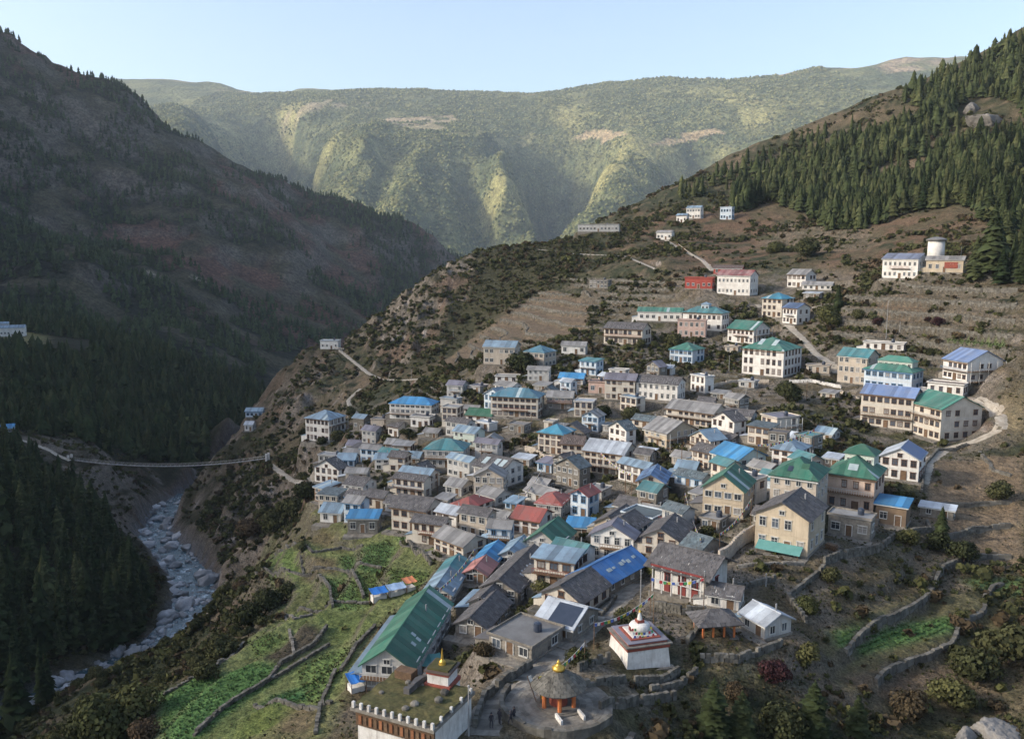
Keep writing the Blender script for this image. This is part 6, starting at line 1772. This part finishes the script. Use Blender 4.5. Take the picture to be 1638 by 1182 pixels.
def clear_of(x, y, r=0.0):
    ok = np.ones(np.shape(x), bool)
    for cx, cy, t, w, d in foot:
        c, s = math.cos(t), math.sin(t)
        lx = np.abs(c * (x - cx) + s * (y - cy)); ly = np.abs(-s * (x - cx) + c * (y - cy))
        ok &= ~((lx < w + r) & (ly < d + r))
    for P, w in path_lines:
        ok &= seg_dist(x, y, P)[0] > w + r + .3
    return ok
fld = np.zeros(GX.shape)
for pix, mk, c in fields_m: fld = np.maximum(fld, mk)
def scatter(poly, step, dens=1.0):
    xs = [p[0] for p in poly]; ys = [p[1] for p in poly]
    gx, gy = np.meshgrid(np.arange(min(xs), max(xs), step), np.arange(min(ys), max(ys), step))
    x = gx.ravel() + rng.uniform(-.5, .5, gx.size) * step * .95; y = gy.ravel() + rng.uniform(-.5, .5, gx.size) * step * .95
    k = inpoly(x, y, poly) & (rng.random(len(x)) < dens)
    return x[k], y[k]

# left bank forest (traced on the ground, metres)
LEFT = [(-100, 120), (-106, 165), (-106, 225), (-122, 275), (-172, 330), (-185, 350), (-235, 375), (-235, 400), (-205, 440), (-190, 520), (-215, 620), (-200, 760), (-260, 850), (-470, 880), (-470, 720), (-330, 740), (-330, 640), (-400, 600), (-470, 560), (-470, 60), (-200, 60)]
x, y = scatter(LEFT, 4.8, .95)
k = (seg_dist(x, y, river_xy)[0] > 9.5) & clear_of(x, y, 1.0)
brx = np.array([(A.x, A.y), (B.x, B.y)]); k &= seg_dist(x, y, brx)[0] > 9
k &= ~((x > -262) & (x < -190) & (y > 355) & (y < 398) & (rng.random(len(x)) < .75))
x, y = x[k], y[k]
lz = sample(GZ, x, y); lP = np.stack([x, y, lz], 1)
# right slope forest
RF = ground_poly([(1170,345),(1230,322),(1290,345),(1330,370),(1400,365),(1440,345),(1540,330),(1570,360),(1637,372),(1637,60),(1560,100),(1490,140),(1440,165),(1500,180),(1400,225),(1300,262),(1230,290),(1170,310)])
RF += []
x, y = scatter(RF, 3.8, .92)
RF2 = ground_poly([(1180,268),(1300,218),(1400,200),(1400,235),(1290,275),(1190,300),(1090,325),(1080,312)])
x2, y2 = scatter(RF2, 6.5, .65)
RF3 = [(p[0], p[1]) for p in ground_poly([(1637,372),(1637,60)])] + [(420, 560), (420, 250)]
x3, y3 = scatter(RF3, 6.0, .9)
RF4 = ground_poly([(1575,395),(1637,380),(1637,470),(1590,455)]); x4, y4 = scatter(RF4, 5.0, .8)
x = np.concatenate([x, x2, x3, x4]); y = np.concatenate([y, y2, y3, y4])
k = clear_of(x, y, 1.5) & (fbm(x / 32, y / 32, 3, 871) < .68); x, y = x[k], y[k]
o_px, o_py, _ = project(np.stack([x, y, sample(GZ, x, y)], 1))
k = ~(((o_px - 1580) / 55) ** 2 + ((o_py - 190) / 32) ** 2 < 1); x, y = x[k], y[k]
rP = np.stack([x, y, sample(GZ, x, y)], 1)

def plant_forest(P, keep, hrange, label, group, stuffname, stufflabel, mats):
    px, py, d = project(P + np.array([0, 0, 6.0]))
    hts = np.clip(rng.lognormal(0, .28, len(P)), .5, 1.5) * np.mean(hrange) * (0.65 + .7 * fbm(P[:, 0] / 25, P[:, 1] / 25, 2, 801))
    vis = (px > -10) & (px < 1648) & (py > -10) & (py < 1230) & los(P)
    score = np.where(vis, hts / d, -1)
    order = np.argsort(-score)
    ind = order[:keep]; rest = order[keep:]
    for j in ind:
        if score[j] < 0: continue
        s = hts[j] / 12.0; T = empty('conifer_tree', tuple(P[j]), rng.uniform(0, 6.28)); tag(T, label, 'tree', group)
        sx = s * rng.uniform(.7, 1.4); T.scale = (sx, sx, s)
        inst('crown', CON[int(rng.integers(0, 6))], (0, 0, 0), 0, parent=T); inst('trunk', TRK, (0, 0, 0), 0, parent=T)
    rv = rest[(px[rest] > -250) & (px[rest] < 1900)]
    Vs, Fs, ts, ms = [], [], [], []; off = 0
    var = rng.choice(4, len(rv), p=[.22, .26, .26, .26])
    for q in range(4):
        jj = rv[var == q]
        if len(jj) == 0: continue
        s = hts[jj] / 12.0; w = s * rng.uniform(.65, 1.45, len(jj))
        V, F = join_inst(LOWC[q][0], LOWC[q][1], P[jj], rng.uniform(0, 6.28, len(jj)), np.stack([w, w, s], 1))
        Vs.append(V); Fs.append(F + off); off += len(V); nf = len(LOWC[q][1])
        ts.append(np.clip(np.repeat(rng.random(len(jj)), nf) * .7 + rng.random(len(F)) * .3, 0, 1)); ms.append(np.repeat(rng.random(len(jj)) < .35, nf))
    me = np_mesh(stuffname, np.concatenate(Vs), np.concatenate(Fs), np.concatenate(ts), mats, np.concatenate(ms).astype(int))
    o = bpy.data.objects.new(stuffname, me); COL.objects.link(o); tag(o, stufflabel, 'forest', kind='stuff')
    print(stuffname, len(ind), len(rv))
plant_forest(lP, 170, (9, 15), 'dark conifer in the dense forest on the left bank of the gorge', 'conifers of the left bank', 'left_bank_forest', 'dense dark conifer forest filling the left bank', ['pine', 'pine_light'])
plant_forest(rP, 130, (8, 15), 'green conifer in the forest on the upper right slope', 'conifers of the right slope', 'right_slope_forest', 'conifer forest covering the upper right slope', ['pine', 'pine_light'])

# forest on the mountain opposite and on the far range
n = 34000
x = rng.uniform(-1500, 60, n); y = rng.uniform(700, 2300, n)
z = samp2(mx_, my_, MZ, x, y); q1 = samp2(mx_, my_, mn1, x, y); q2 = samp2(mx_, my_, mn2, x, y)
px, py, d = project(np.stack([x, y, z], 1))
k = (px > -60) & (px < 800) & (z > -150) & ((q1 < .46 + .2 * rng.random(n)) | (py > 470)) & (q2 < .58); k &= ~((y < 900) & (x > -480))
x, y, z = x[k], y[k], z[k]
cv = []
for (r_, z_) in ((1, .12), (.62, .5)):
    cv += [(r_ * math.cos(1.2566 * i), r_ * math.sin(1.2566 * i), z_ + (.08 if i % 2 else 0)) for i in range(5)]
cv += [(0, 0, .62), (0, 0, 1.0)]; cf = [(i, (i + 1) % 5, 10) for i in range(5)] + [(5 + i, 5 + (i + 1) % 5, 11) for i in range(5)]
s = rng.uniform(9, 17, len(x))
V, F = join_inst(np.array(cv), np.array(cf), np.stack([x, y, z - 1], 1), rng.uniform(0, 6, len(x)), np.stack([s * .27, s * .27, s], 1))
me = np_mesh('mountain_forest', V, F, np.repeat(rng.random(len(x)), 10), ['pine']); o = bpy.data.objects.new('mountain_forest', me); COL.objects.link(o); tag(o, 'distant conifer forest on the shaded left mountain', 'forest', kind='stuff')
n = 60000
x = rng.uniform(-2600, 2400, n); y = 3000 + 4800 * rng.random(n) ** 1.3
z = samp2(fx_, fy_, FZ, x, y); q1 = samp2(fx_, fy_, fn1, x, y); q2 = samp2(fx_, fy_, fn2, x, y); sl = samp2(fx_, fy_, fsl, x, y)
px, py, d = project(np.stack([x, y, z], 1))
k = (px > -40) & (px < 1700) & (py < 430) & (q1 * .6 + q2 * .4 < .50 + .16 * rng.random(n)) & ((sl > .15) | (q1 < .45)) & (samp2(fx_, fy_, far_field, x, y) < .5)
x, y, z = x[k], y[k], z[k]
ov_ = np.array([(math.cos(1.2566 * i), math.sin(1.2566 * i), .25) for i in range(5)] + [(0, 0, 1)]); of_ = np.array([(i, (i + 1) % 5, 5) for i in range(5)])
s = rng.uniform(9, 20, len(x))
V, F = join_inst(ov_, of_, np.stack([x, y, z - 3], 1), rng.uniform(0, 6, len(x)), np.stack([s * .6, s * .6, s], 1))
me = np_mesh('range_forest', V, F, np.repeat(rng.random(len(x)), 5), ['leaf_range', 'leaf_range_dark'], np.repeat((rng.random(len(x)) < .5), 5).astype(int)); o = bpy.data.objects.new('range_forest', me); COL.objects.link(o); tag(o, 'sunlit woodland speckling the far plateau range', 'forest', kind='stuff')
print('range forest', len(x))

# shrubs
SHR = []
for i, (m, nn) in enumerate((('leaf', 420), ('leaf', 340), ('leaf_olive', 380), ('leaf_brown', 300), ('leaf_red', 320), ('leaf', 480))):
    V, F = crown_blob(900 + i, nn, 1.5, 1.5, 1.15, .24); SHR.append((np_mesh('crown', V, F, np.repeat(rng.random(len(F) // 2 + 1), 2)[:len(F)], [m]), stem_mesh(1.2, i)))
BIGS = []
for i, (m, nn) in enumerate((('leaf', 1900), ('leaf', 1700), ('leaf_olive', 1900), ('leaf_brown', 1600), ('leaf_red', 1700), ('leaf', 2200))):
    V, F = crown_blob(930 + i, nn, 1.5, 1.5, 1.15, .105, 11); BIGS.append((np_mesh('crown', V, F, np.repeat(rng.random(len(F) // 2 + 1), 2)[:len(F)], [m]), SHR[i][1]))
def shrub(P, s, kind, label, group, name='shrub', tall=1.0):
    T = empty(name, tuple(P), rng.uniform(0, 6.28)); tag(T, label, 'shrub', group); T.scale = (s, s, s * tall)
    inst('crown', (BIGS if s > .8 else SHR)[kind][0], (0, 0, 0), 0, parent=T); inst('stem', SHR[kind][1], (0, 0, 0), 0, parent=T)
SPEC = [  # photo x, base y, width px, kind, label
 (1500,524,24,4,'dark red bush above the green strip'),(1405,520,20,4,'maroon bush beside the tall pole'),(1236,1092,60,4,'large maroon bush below the shiny shed'),(1485,514,14,4,'smaller red bush left of the dark red one'),
 (1262,642,56,5,'round dark bush between the hotel and the shaded veranda house'),(1325,520,50,2,'broad olive bush beside the dirt road'),(1372,510,26,0,'dark bush at the wall end by the bare slope'),
 (965,668,34,0,'dark tree between cream block and street'),(1010,672,36,0,'leafy dark tree by the pale pole'),(1015,700,26,5,'lower leafy bush beneath the pale pole'),(1170,688,30,0,'bush right of the long cream lodge'),
 (1290,410,48,5,'round bush above the small white house'),(1240,405,30,2,'olive bush near the upper monastery'),(540,705,30,0,'dark bush right of the balconied lodge'),(515,712,22,0,'dark bush in front of the balconied lodge'),
 (785,790,40,5,'dark green bush under the pillared hotel windows'),(835,600,60,0,'dark thicket below the beige two-storey block'),(1078,555,36,0,'bush left of the patched green roof'),(1450,870,44,2,'olive bush below the blue lean-to'),(1500,880,50,0,'dark bush on the right terrace wall'),
 (1540,900,60,5,'wide dark bush above the green field strip'),(1330,930,40,0,'bush at the corner of the stone terrace'),(1290,980,44,2,'olive bush above the shiny shed'),(1290,1060,50,2,'yellow-olive bush right of the maroon bush'),
 (1560,1090,90,0,'big dark bush mass left of the corner boulder'),(1610,1060,110,5,'tallest dark bush at the right picture edge'),(1520,1130,80,2,'olive bush near the corner boulder'),(1450,1150,80,3,'brown bush by the bare brown plot'),
 (1600,800,50,0,'low dark bush on the brown terrace'),(1180,1120,50,3,'brown scrub under the timber pavilion terrace'),(1250,1180,90,0,'leafy dark bush at the bottom edge right of the conifer'),(430,975,60,5,'round dark bush on the gorge edge above the olive plot'),
 (400,1000,60,0,'dark bush at the gorge edge left of the pale wall'),(355,1050,60,5,'bush on the gorge edge beside the dark plot'),(330,1085,50,0,'bush at the river side of the big green field'),(460,955,40,0,'small dark bush beside the upper olive plot'),
 (170,1180,110,2,'large yellowish bush at the lower left above the river'),(215,1150,90,2,'yellow-green bush nearer the big green field'),(230,1182,60,3,'brown scrub at the corner of the big green field'),(140,1182,80,0,'green bush at the bottom left bank'),
 (470,830,60,0,'dark thicket on the cliff left of the brown-walled house'),(440,850,60,5,'thicket on the cliff above the gorge'),(400,860,50,3,'reddish brown scrub on the cliff above the gorge'),(490,800,50,0,'thicket beside the bridge path wall'),
]
for px, py, w, kd, lab in SPEC:
    P, d = cast(px, min(py, 1181), GZ); shrub(P - Vector((0, 0, .2)), w * d / FPX / 3.6 * 1.15, kd, lab, 'shrubs picked out in the village')
# foreground feathery conifers
V, F = conifer(771, H=12, Rm=3.4, whorls=20, nb=11, layers=3, droop=.2); BIG = np_mesh('crown', V, F, np.repeat(rng.random(len(F) // 4 + 1), 4)[:len(F)], ['pine_light'])
for px, py, hp, lab in ((1140,1180,100,'feathery green conifer at the bottom edge right of the plaza'),(1185,1182,80,'shorter feathery conifer beside the bottom edge conifer'),(1300,1182,95,'feathery conifer at the bottom edge below the maroon bush'),(1370,1182,70,'low feathery conifer right of the other bottom edge conifers'),(1585,440,110,'tall dark conifer on the right terraces below the forest'),(1560,450,70,'shorter dark conifer beside the tall one on the right terraces'),(1340,500,40,'small conifer by the upper dirt road'),(1505,860,50,'lone conifer on the right terrace wall')):
    P, d = cast(px, min(py, 1181), GZ); s = hp * d / FPX / 12.0
    T = empty('conifer_tree', tuple(P), rng.uniform(0, 6)); tag(T, lab, 'tree'); T.scale = (s * 1.2, s * 1.2, s)
    inst('crown', BIG if py > 1000 else CON[3], (0, 0, 0), 0, parent=T); inst('trunk', TRK, (0, 0, 0), 0, parent=T)

# random shrubs, then undergrowth
dark = sstep(.50, .62, n3 * .5 + n1 * .5)
n = 90000
x = np.concatenate([rng.uniform(-130, 190, n), rng.uniform(-130, 330, n // 2), rng.uniform(-235, -100, 9000)]); y = np.concatenate([rng.uniform(60, 360, n), rng.uniform(340, 760, n // 2), rng.uniform(130, 470, 9000)])
zz = sample(GZ, x, y); slp = sample(SL, x, y)
pat = sstep(.50, .57, .5 * fbm(x / 14, y / 14, 3, 881) + .5 * fbm(x / 38, y / 38, 3, 885))
dens = pat * .8 + .025 + .25 * sample(dark, x, y) * sample(cliff, x, y) + .35 * sample(tmask, x, y) * sstep(.4, .7, slp)
dens = np.where((x < -60) & (y < 400), dens * 1.7 + .3, dens)
dens *= 1 - sample(fld, x, y) * (1 - .1 * sstep(.6, 1.0, slp)) * .99
dens = dens + .5 * sample(KNOB, x, y) + .15 * sample(SCRUB, x, y) * pat
_qx, _qy, _qd = project(np.stack([x, y, zz], 1)); dens = dens + .22 * ((_qx > 1270) & (_qy > 880)) * pat + .06 * ((_qx > 1270) & (_qy > 880))
dens *= 1 - sample(village, x, y) * .45
dens *= 1 - np.where(x < -60, .15, .6) * sstep(1.3, 2.0, slp)
k = (rng.random(len(x)) < dens) & (seg_dist(x, y, river_xy)[0] > 11) & clear_of(x, y, .4)
P = np.stack([x, y, zz], 1)[k]
px, py, d = project(P); vis = (px > -20) & (px < 1660) & (py < 1230) & (py > 100)
P = P[vis]; d = d[vis]; vv_ = los(P, 1.5)
idx = np.nonzero(vv_)[0]; rng.shuffle(idx)
sel = []
for j in idx:
    if len(sel) >= 200: break
    if rng.random() < min(1, 110 / d[j]) and sample(fld, P[j, 0], P[j, 1]) < .2: sel.append(j)
for c, j in enumerate(sel):
    kd = int(rng.choice([0, 1, 2, 3, 5], p=[.3, .22, .2, .13, .15]))
    nm = ('dark green', 'dark green', 'olive', 'brown', 'red', 'dark green')[kd]
    shrub(P[j], rng.uniform(.45, 1.15) * (1 + d[j] / 700), kd, '%s shrub growing wild on the slopes and terraces around the houses' % nm, 'wild %s shrubs' % nm)
rest = np.setdiff1d(np.arange(len(P)), np.array(sel))
Vs, Fs, ts, ms = [], [], [], []; off = 0
pick = rng.integers(0, 4, len(rest))
for q in range(4):
    V0, F0 = crown_blob(950 + q, 22, .62, .62, .42, .26, 3)
    jj = rest[pick == q]; s = np.clip(rng.lognormal(-.35, .5, len(jj)), .25, 2.2) * (1 + d[jj] / 600)
    V, F = join_inst(V0, F0, P[jj] - np.array([0, 0, .1]), rng.uniform(0, 6, len(jj)), s)
    Vs.append(V); Fs.append(F + off); off += len(V)
    ts.append(np.clip(np.repeat(rng.random(len(jj)), len(F0)) * .7 + .3 * rng.random(len(F)), 0, 1)); ms.append(np.repeat(rng.choice(3, len(jj), p=[.5, .3, .2]), len(F0)))
me = np_mesh('undergrowth', np.concatenate(Vs), np.concatenate(Fs), np.concatenate(ts), ['leaf', 'leaf_olive', 'leaf_brown'], np.concatenate(ms)); o = bpy.data.objects.new('undergrowth', me); COL.objects.link(o); tag(o, 'low scrub and dry grass covering the hillside', 'undergrowth', kind='stuff')
print('undergrowth', len(rest), 'tris', len(me.polygons))

# short dry grass and weeds on the nearer ground
n = 150000
x = rng.uniform(-75, 150, n); y = rng.uniform(66, 300, n)
k = rng.random(n) < np.clip(130 / y, 0, 1) ** 1.5 * (.35 + .65 * sstep(.42, .56, fbm(x / 7, y / 7, 3, 991)))
x, y = x[k], y[k]; zz = sample(GZ, x, y); px, py, dd = project(np.stack([x, y, zz], 1))
k = (px > -20) & (px < 1660) & (py < 1210); x, y, zz = x[k], y[k], zz[k]
k = clear_of(x, y, .1) & (rng.random(len(x)) < 1 - .55 * sample(village, x, y)) & (rng.random(len(x)) < 1 - .93 * sample(fld, x, y)); x, y, zz = x[k], y[k], zz[k]
V0 = np.array([(.0, .0, 0), (.16, .04, .20), (.03, .17, .24), (-.15, .07, .18), (-.07, -.15, .22), (.1, -.13, .15)]); F0 = np.array([(0, 1, 2), (0, 3, 4), (0, 5, 1)])
V, F = join_inst(V0, F0, np.stack([x, y, zz - .03], 1), rng.uniform(0, 6, len(x)), rng.uniform(.5, 1.5, len(x)))
gm = np.where(rng.random(len(x)) < .5 + .3 * sample(fld, x, y), 1, np.where(rng.random(len(x)) < .75, 0, 2))
me = np_mesh('dry_grass', V, F, np.repeat(rng.random(len(x)), 3), ['leaf_brown', 'leaf_olive', 'leaf'], np.repeat(gm, 3)); o = bpy.data.objects.new('dry_grass', me); COL.objects.link(o); tag(o, 'short dry grass and weeds on the near slopes', 'grass', kind='stuff')
print('grass', len(x))

# crops in rows on the green plots
CP_, CT = [], []
for pix, mk, c in fields_m:
    if c[1] < c[0] * 1.35: continue
    poly = ground_poly(pix, GZ0); xs = [p[0] for p in poly]; ys = [p[1] for p in poly]
    if max(ys) > 330: continue
    ang = rng.uniform(.5, 1.1); ca, sa = math.cos(ang), math.sin(ang); L = 80
    u, w = np.meshgrid(np.arange(-L, L, .45), np.arange(-L, L, .95))
    cx, cy = (min(xs) + max(xs)) / 2, (min(ys) + max(ys)) / 2
    x = cx + ca * u.ravel() - sa * w.ravel() + rng.normal(0, .08, u.size); y = cy + sa * u.ravel() + ca * w.ravel() + rng.normal(0, .06, u.size)
    k = inpoly(x, y, poly) & (rng.random(len(x)) < .75); x, y = x[k], y[k]; CP_.append(np.stack([x, y, sample(GZ, x, y)], 1)); CT.append(np.full(len(x), c[0] > .06))
P = np.concatenate(CP_); ct = np.concatenate(CT)
V0 = np.array([(0, 0, 0), (.22, .05, .25), (.05, .22, .28), (-.2, .1, .22), (-.1, -.2, .27), (.12, -.18, .2)]); F0 = np.array([(0, 1, 2), (0, 3, 4), (0, 5, 1), (0, 2, 3)])
V, F = join_inst(V0, F0, P - np.array([0, 0, .04]), rng.uniform(0, 6, len(P)), rng.uniform(.6, 1.2, len(P)))
me = np_mesh('crops', V, F, np.repeat(rng.random(len(P)), 4), ['crop', 'leaf_olive'], np.repeat(ct.astype(int), 4)); o = bpy.data.objects.new('crops', me); COL.objects.link(o); tag(o, 'low green crops in rows on the terraced plots', 'crop', kind='stuff')
print('crops', len(P))

# ------------------------------------------------------------------ people in the street
def person(px, py, rz, label, hgt=1.68, stride=.12, mcl='cloth_dark'):
    P, d = cast(px, py, GZ)
    me = bpy.data.meshes.new('person')
    V = [(0, 0, .92), (0, .0, 1.12), (0, .01, 1.34), (0, .01, 1.46), (0, .0, 1.56), (0, .0, 1.66),
         (.09, 0, .86), (.11, -stride, .48), (.11, -stride * .8, .08), (.11, -stride * .8 - .14, .03),
         (-.09, 0, .86), (-.11, stride * .6, .48), (-.11, stride, .08), (-.11, stride - .14, .03),
         (.19, .01, 1.38), (.26, .03, 1.12), (.25, -.08, .90), (-.19, .01, 1.38), (-.26, .03, 1.12), (-.25, -.08, .90)]
    E = [(0, 1), (1, 2), (2, 3), (3, 4), (4, 5), (0, 6), (6, 7), (7, 8), (8, 9), (0, 10), (10, 11), (11, 12), (12, 13), (2, 14), (14, 15), (15, 16), (2, 17), (17, 18), (18, 19)]
    rad = [.15, .15, .17, .06, .095, .085, .10, .075, .05, .045, .10, .075, .05, .045, .075, .055, .045, .075, .055, .045]
    me.from_pydata(V, E, []); me.materials.append(MATS[mcl])
    o = bpy.data.objects.new('person', me); COL.objects.link(o)
    md = o.modifiers.new('skin', 'SKIN')
    sv = me.skin_vertices[0].data
    for i, r in enumerate(rad): sv[i].radius = (r, r * .85)
    sv[0].use_root = True
    o.modifiers.new('sub', 'SUBSURF').levels = 1; o.modifiers['sub'].render_levels = 1
    o.location = (P.x, P.y, gz(P.x, P.y) + .08); o.rotation_euler = (0, 0, rz); o.scale = (hgt / 1.68,) * 3
    tag(o, label, 'person', 'people in the street')
    MB().lathe([(.02, 1.50), (.095, 1.53), (.125, 1.62), (.11, 1.70), (.05, 1.76), (.01, 1.77)], 10).build('hair', 'cloth_dark', o, True)
    MB().lathe([(.03, 1.47), (.085, 1.52), (.10, 1.58), (.09, 1.63)], 10, (0, -.035)).build('face', 'skin', o, True)
person(786, 1168, .4, 'person in dark clothes walking, leftmost of the street group')
person(799, 1160, 2.4, 'person in dark clothes standing in the middle of the street group', 1.72, .05)
person(817, 1163, -2.0, 'person in dark clothes mid-stride, rightmost of the street group', 1.62, .2)
person(822, 1157, 1.0, 'person in dark clothes standing just behind the rightmost one', 1.7, .08)

# ------------------------------------------------------------------ wires, prayer flags, firewood
def flag_line(a, b, sag, label, n=None):
    Pa, da = cast(a[0], a[1], GZ); Pb, db = cast(b[0], b[1], GZ)
    Pa = Pa + Vector((0, 0, a[2])); Pb = Pb + Vector((0, 0, b[2])); L = (Pb - Pa).length; n = n or int(L / .55)
    T = empty('prayer_flag_line', Pa); tag(T, label, 'prayer flags', 'prayer flag lines')
    q = lambda t: (Pb - Pa) * t + Vector((0, 0, -4 * sag * t * (1 - t)))
    c = MB()
    for i in range(16): c.tube(q(i / 16), q((i + 1) / 16), .02, n=4, cap=False)
    c.build('line', 'cloth_white', T)
    for i in range(n):
        p0, p1 = q((i + .1) / n), q((i + .85) / n); dz = Vector((random.uniform(-.1, .1), random.uniform(-.1, .1), -.42))
        MB().slab([p0, p1, p1 + dz, p0 + dz], .01).build('flag', cm[i % 5], T)
    MB().tube((0, 0, -a[2]), (0, 0, .2), .05, n=5).build('pole', 'timber', T); MB().tube(Pb - Pa - Vector((0, 0, b[2])), Pb - Pa + Vector((0, 0, .2)), .05, n=5).build('pole', 'timber', T)
flag_line((950, 1040, 3.5), (1045, 1000, 4.5), .8, 'string of coloured prayer flags from the street to the chorten terrace')
flag_line((1040, 985, 5.5), (1125, 985, 5.5), .7, 'string of prayer flags across the temple forecourt')
flag_line((868, 1125, 3.2), (935, 1070, 3.2), .6, 'string of prayer flags above the pavilion plaza')
flag_line((1095, 820, 4), (1120, 900, 4), .8, 'prayer flags hung down the lane above the temple')
flag_line((840, 820, 4.5), (870, 770, 4.5), .7, 'prayer flags hung beside the dull red roofs')
flag_line((514, 556, 3), (550, 566, 3), .4, 'prayer flags at the lone white house on the saddle')
flag_line((690, 1000, 5), (760, 930, 6), .9, 'prayer flags over the lane behind the long green hall')
flag_line((960, 760, 6), (1010, 800, 6), .8, 'prayer flags below the shining metal roofed hotel')
flag_line((1210, 760, 7), (1300, 740, 8), .9, 'prayer flags strung between the deep blue and green roofs')
flag_line((1150, 900, 5), (1200, 850, 6), .8, 'prayer flags above the beige courtyard wall')
flag_line((1085, 400, 3.5), (1137, 436, 3.5), .7, 'prayer flags along the path to the red monastery')
for i, (px, py, hp, lab) in enumerate(((700, 790, 5.5, 'first'), (770, 740, 5.5, 'second'), (850, 690, 5.5, 'third'), (1000, 790, 6, 'fourth'), (1090, 750, 6, 'fifth'), (1150, 700, 6, 'sixth'), (1290, 640, 6, 'seventh'), (1350, 590, 6, 'eighth'))):
    P, d = cast(px, py, GZ); T = empty('power_pole', P); tag(T, '%s wooden power pole with crossarm counting up the village from the fields' % lab, 'pole', 'power poles')
    MB().tube((0, 0, -.5), (0, 0, hp), .11, .08, 6).build('shaft', 'timber', T); MB().box(-.7, .7, -.05, .05, hp - .5, hp - .38).build('crossarm', 'timber', T)
    for s in (-.6, 0, .6): MB().lathe([(.04, hp - .38), (.06, hp - .25), (.03, hp - .18)], 6, (s, 0)).build('insulator', 'cloth_white', T)
for i, (px, py, lab) in enumerate(((1175, 880, 'stacked firewood by the beige courtyard wall'), (700, 870, 'stacked firewood beside the long cream guesthouse'), (985, 880, 'stacked firewood below the yellowish gable cottage'), (1110, 840, 'stacked firewood behind the cream gable house'), (1330, 880, 'stacked firewood by the stone terrace building'), (870, 960, 'stacked firewood next to the slate market building'))):
    P, d = cast(px, py, GZ); T = empty('firewood_pile', P, rng.uniform(0, 3)); tag(T, lab, 'firewood', 'firewood piles')
    for r_ in range(4):
        for c_2 in range(7 - r_ % 2): MB().tube((-.9 + c_2 * .3 + .15 * (r_ % 2), -.5, .1 + r_ * .25), (-.9 + c_2 * .3 + .15 * (r_ % 2), .5, .1 + r_ * .25), .13, n=6).build('log', 'timber', T)

# ------------------------------------------------------------------ the hazy valley air
b = MB().box(-6500, 6500, -700, 9900, -360, 2300)
m = bpy.data.materials.new('haze'); m.use_nodes = True; nt = m.node_tree; nt.nodes.clear()
out = nd(nt, 'ShaderNodeOutputMaterial'); pv = nd(nt, 'ShaderNodeVolumePrincipled')
pv.inputs['Color'].default_value = (.74, .86, 1.0, 1); pv.inputs['Density'].default_value = HAZE; pv.inputs['Anisotropy'].default_value = 0.0
nt.links.new(pv.outputs[0], out.inputs['Volume']); MATS['haze'] = m
hz = b.build('haze', 'haze'); tag(hz, 'pale blue haze filling the valley air', 'haze', kind='stuff')
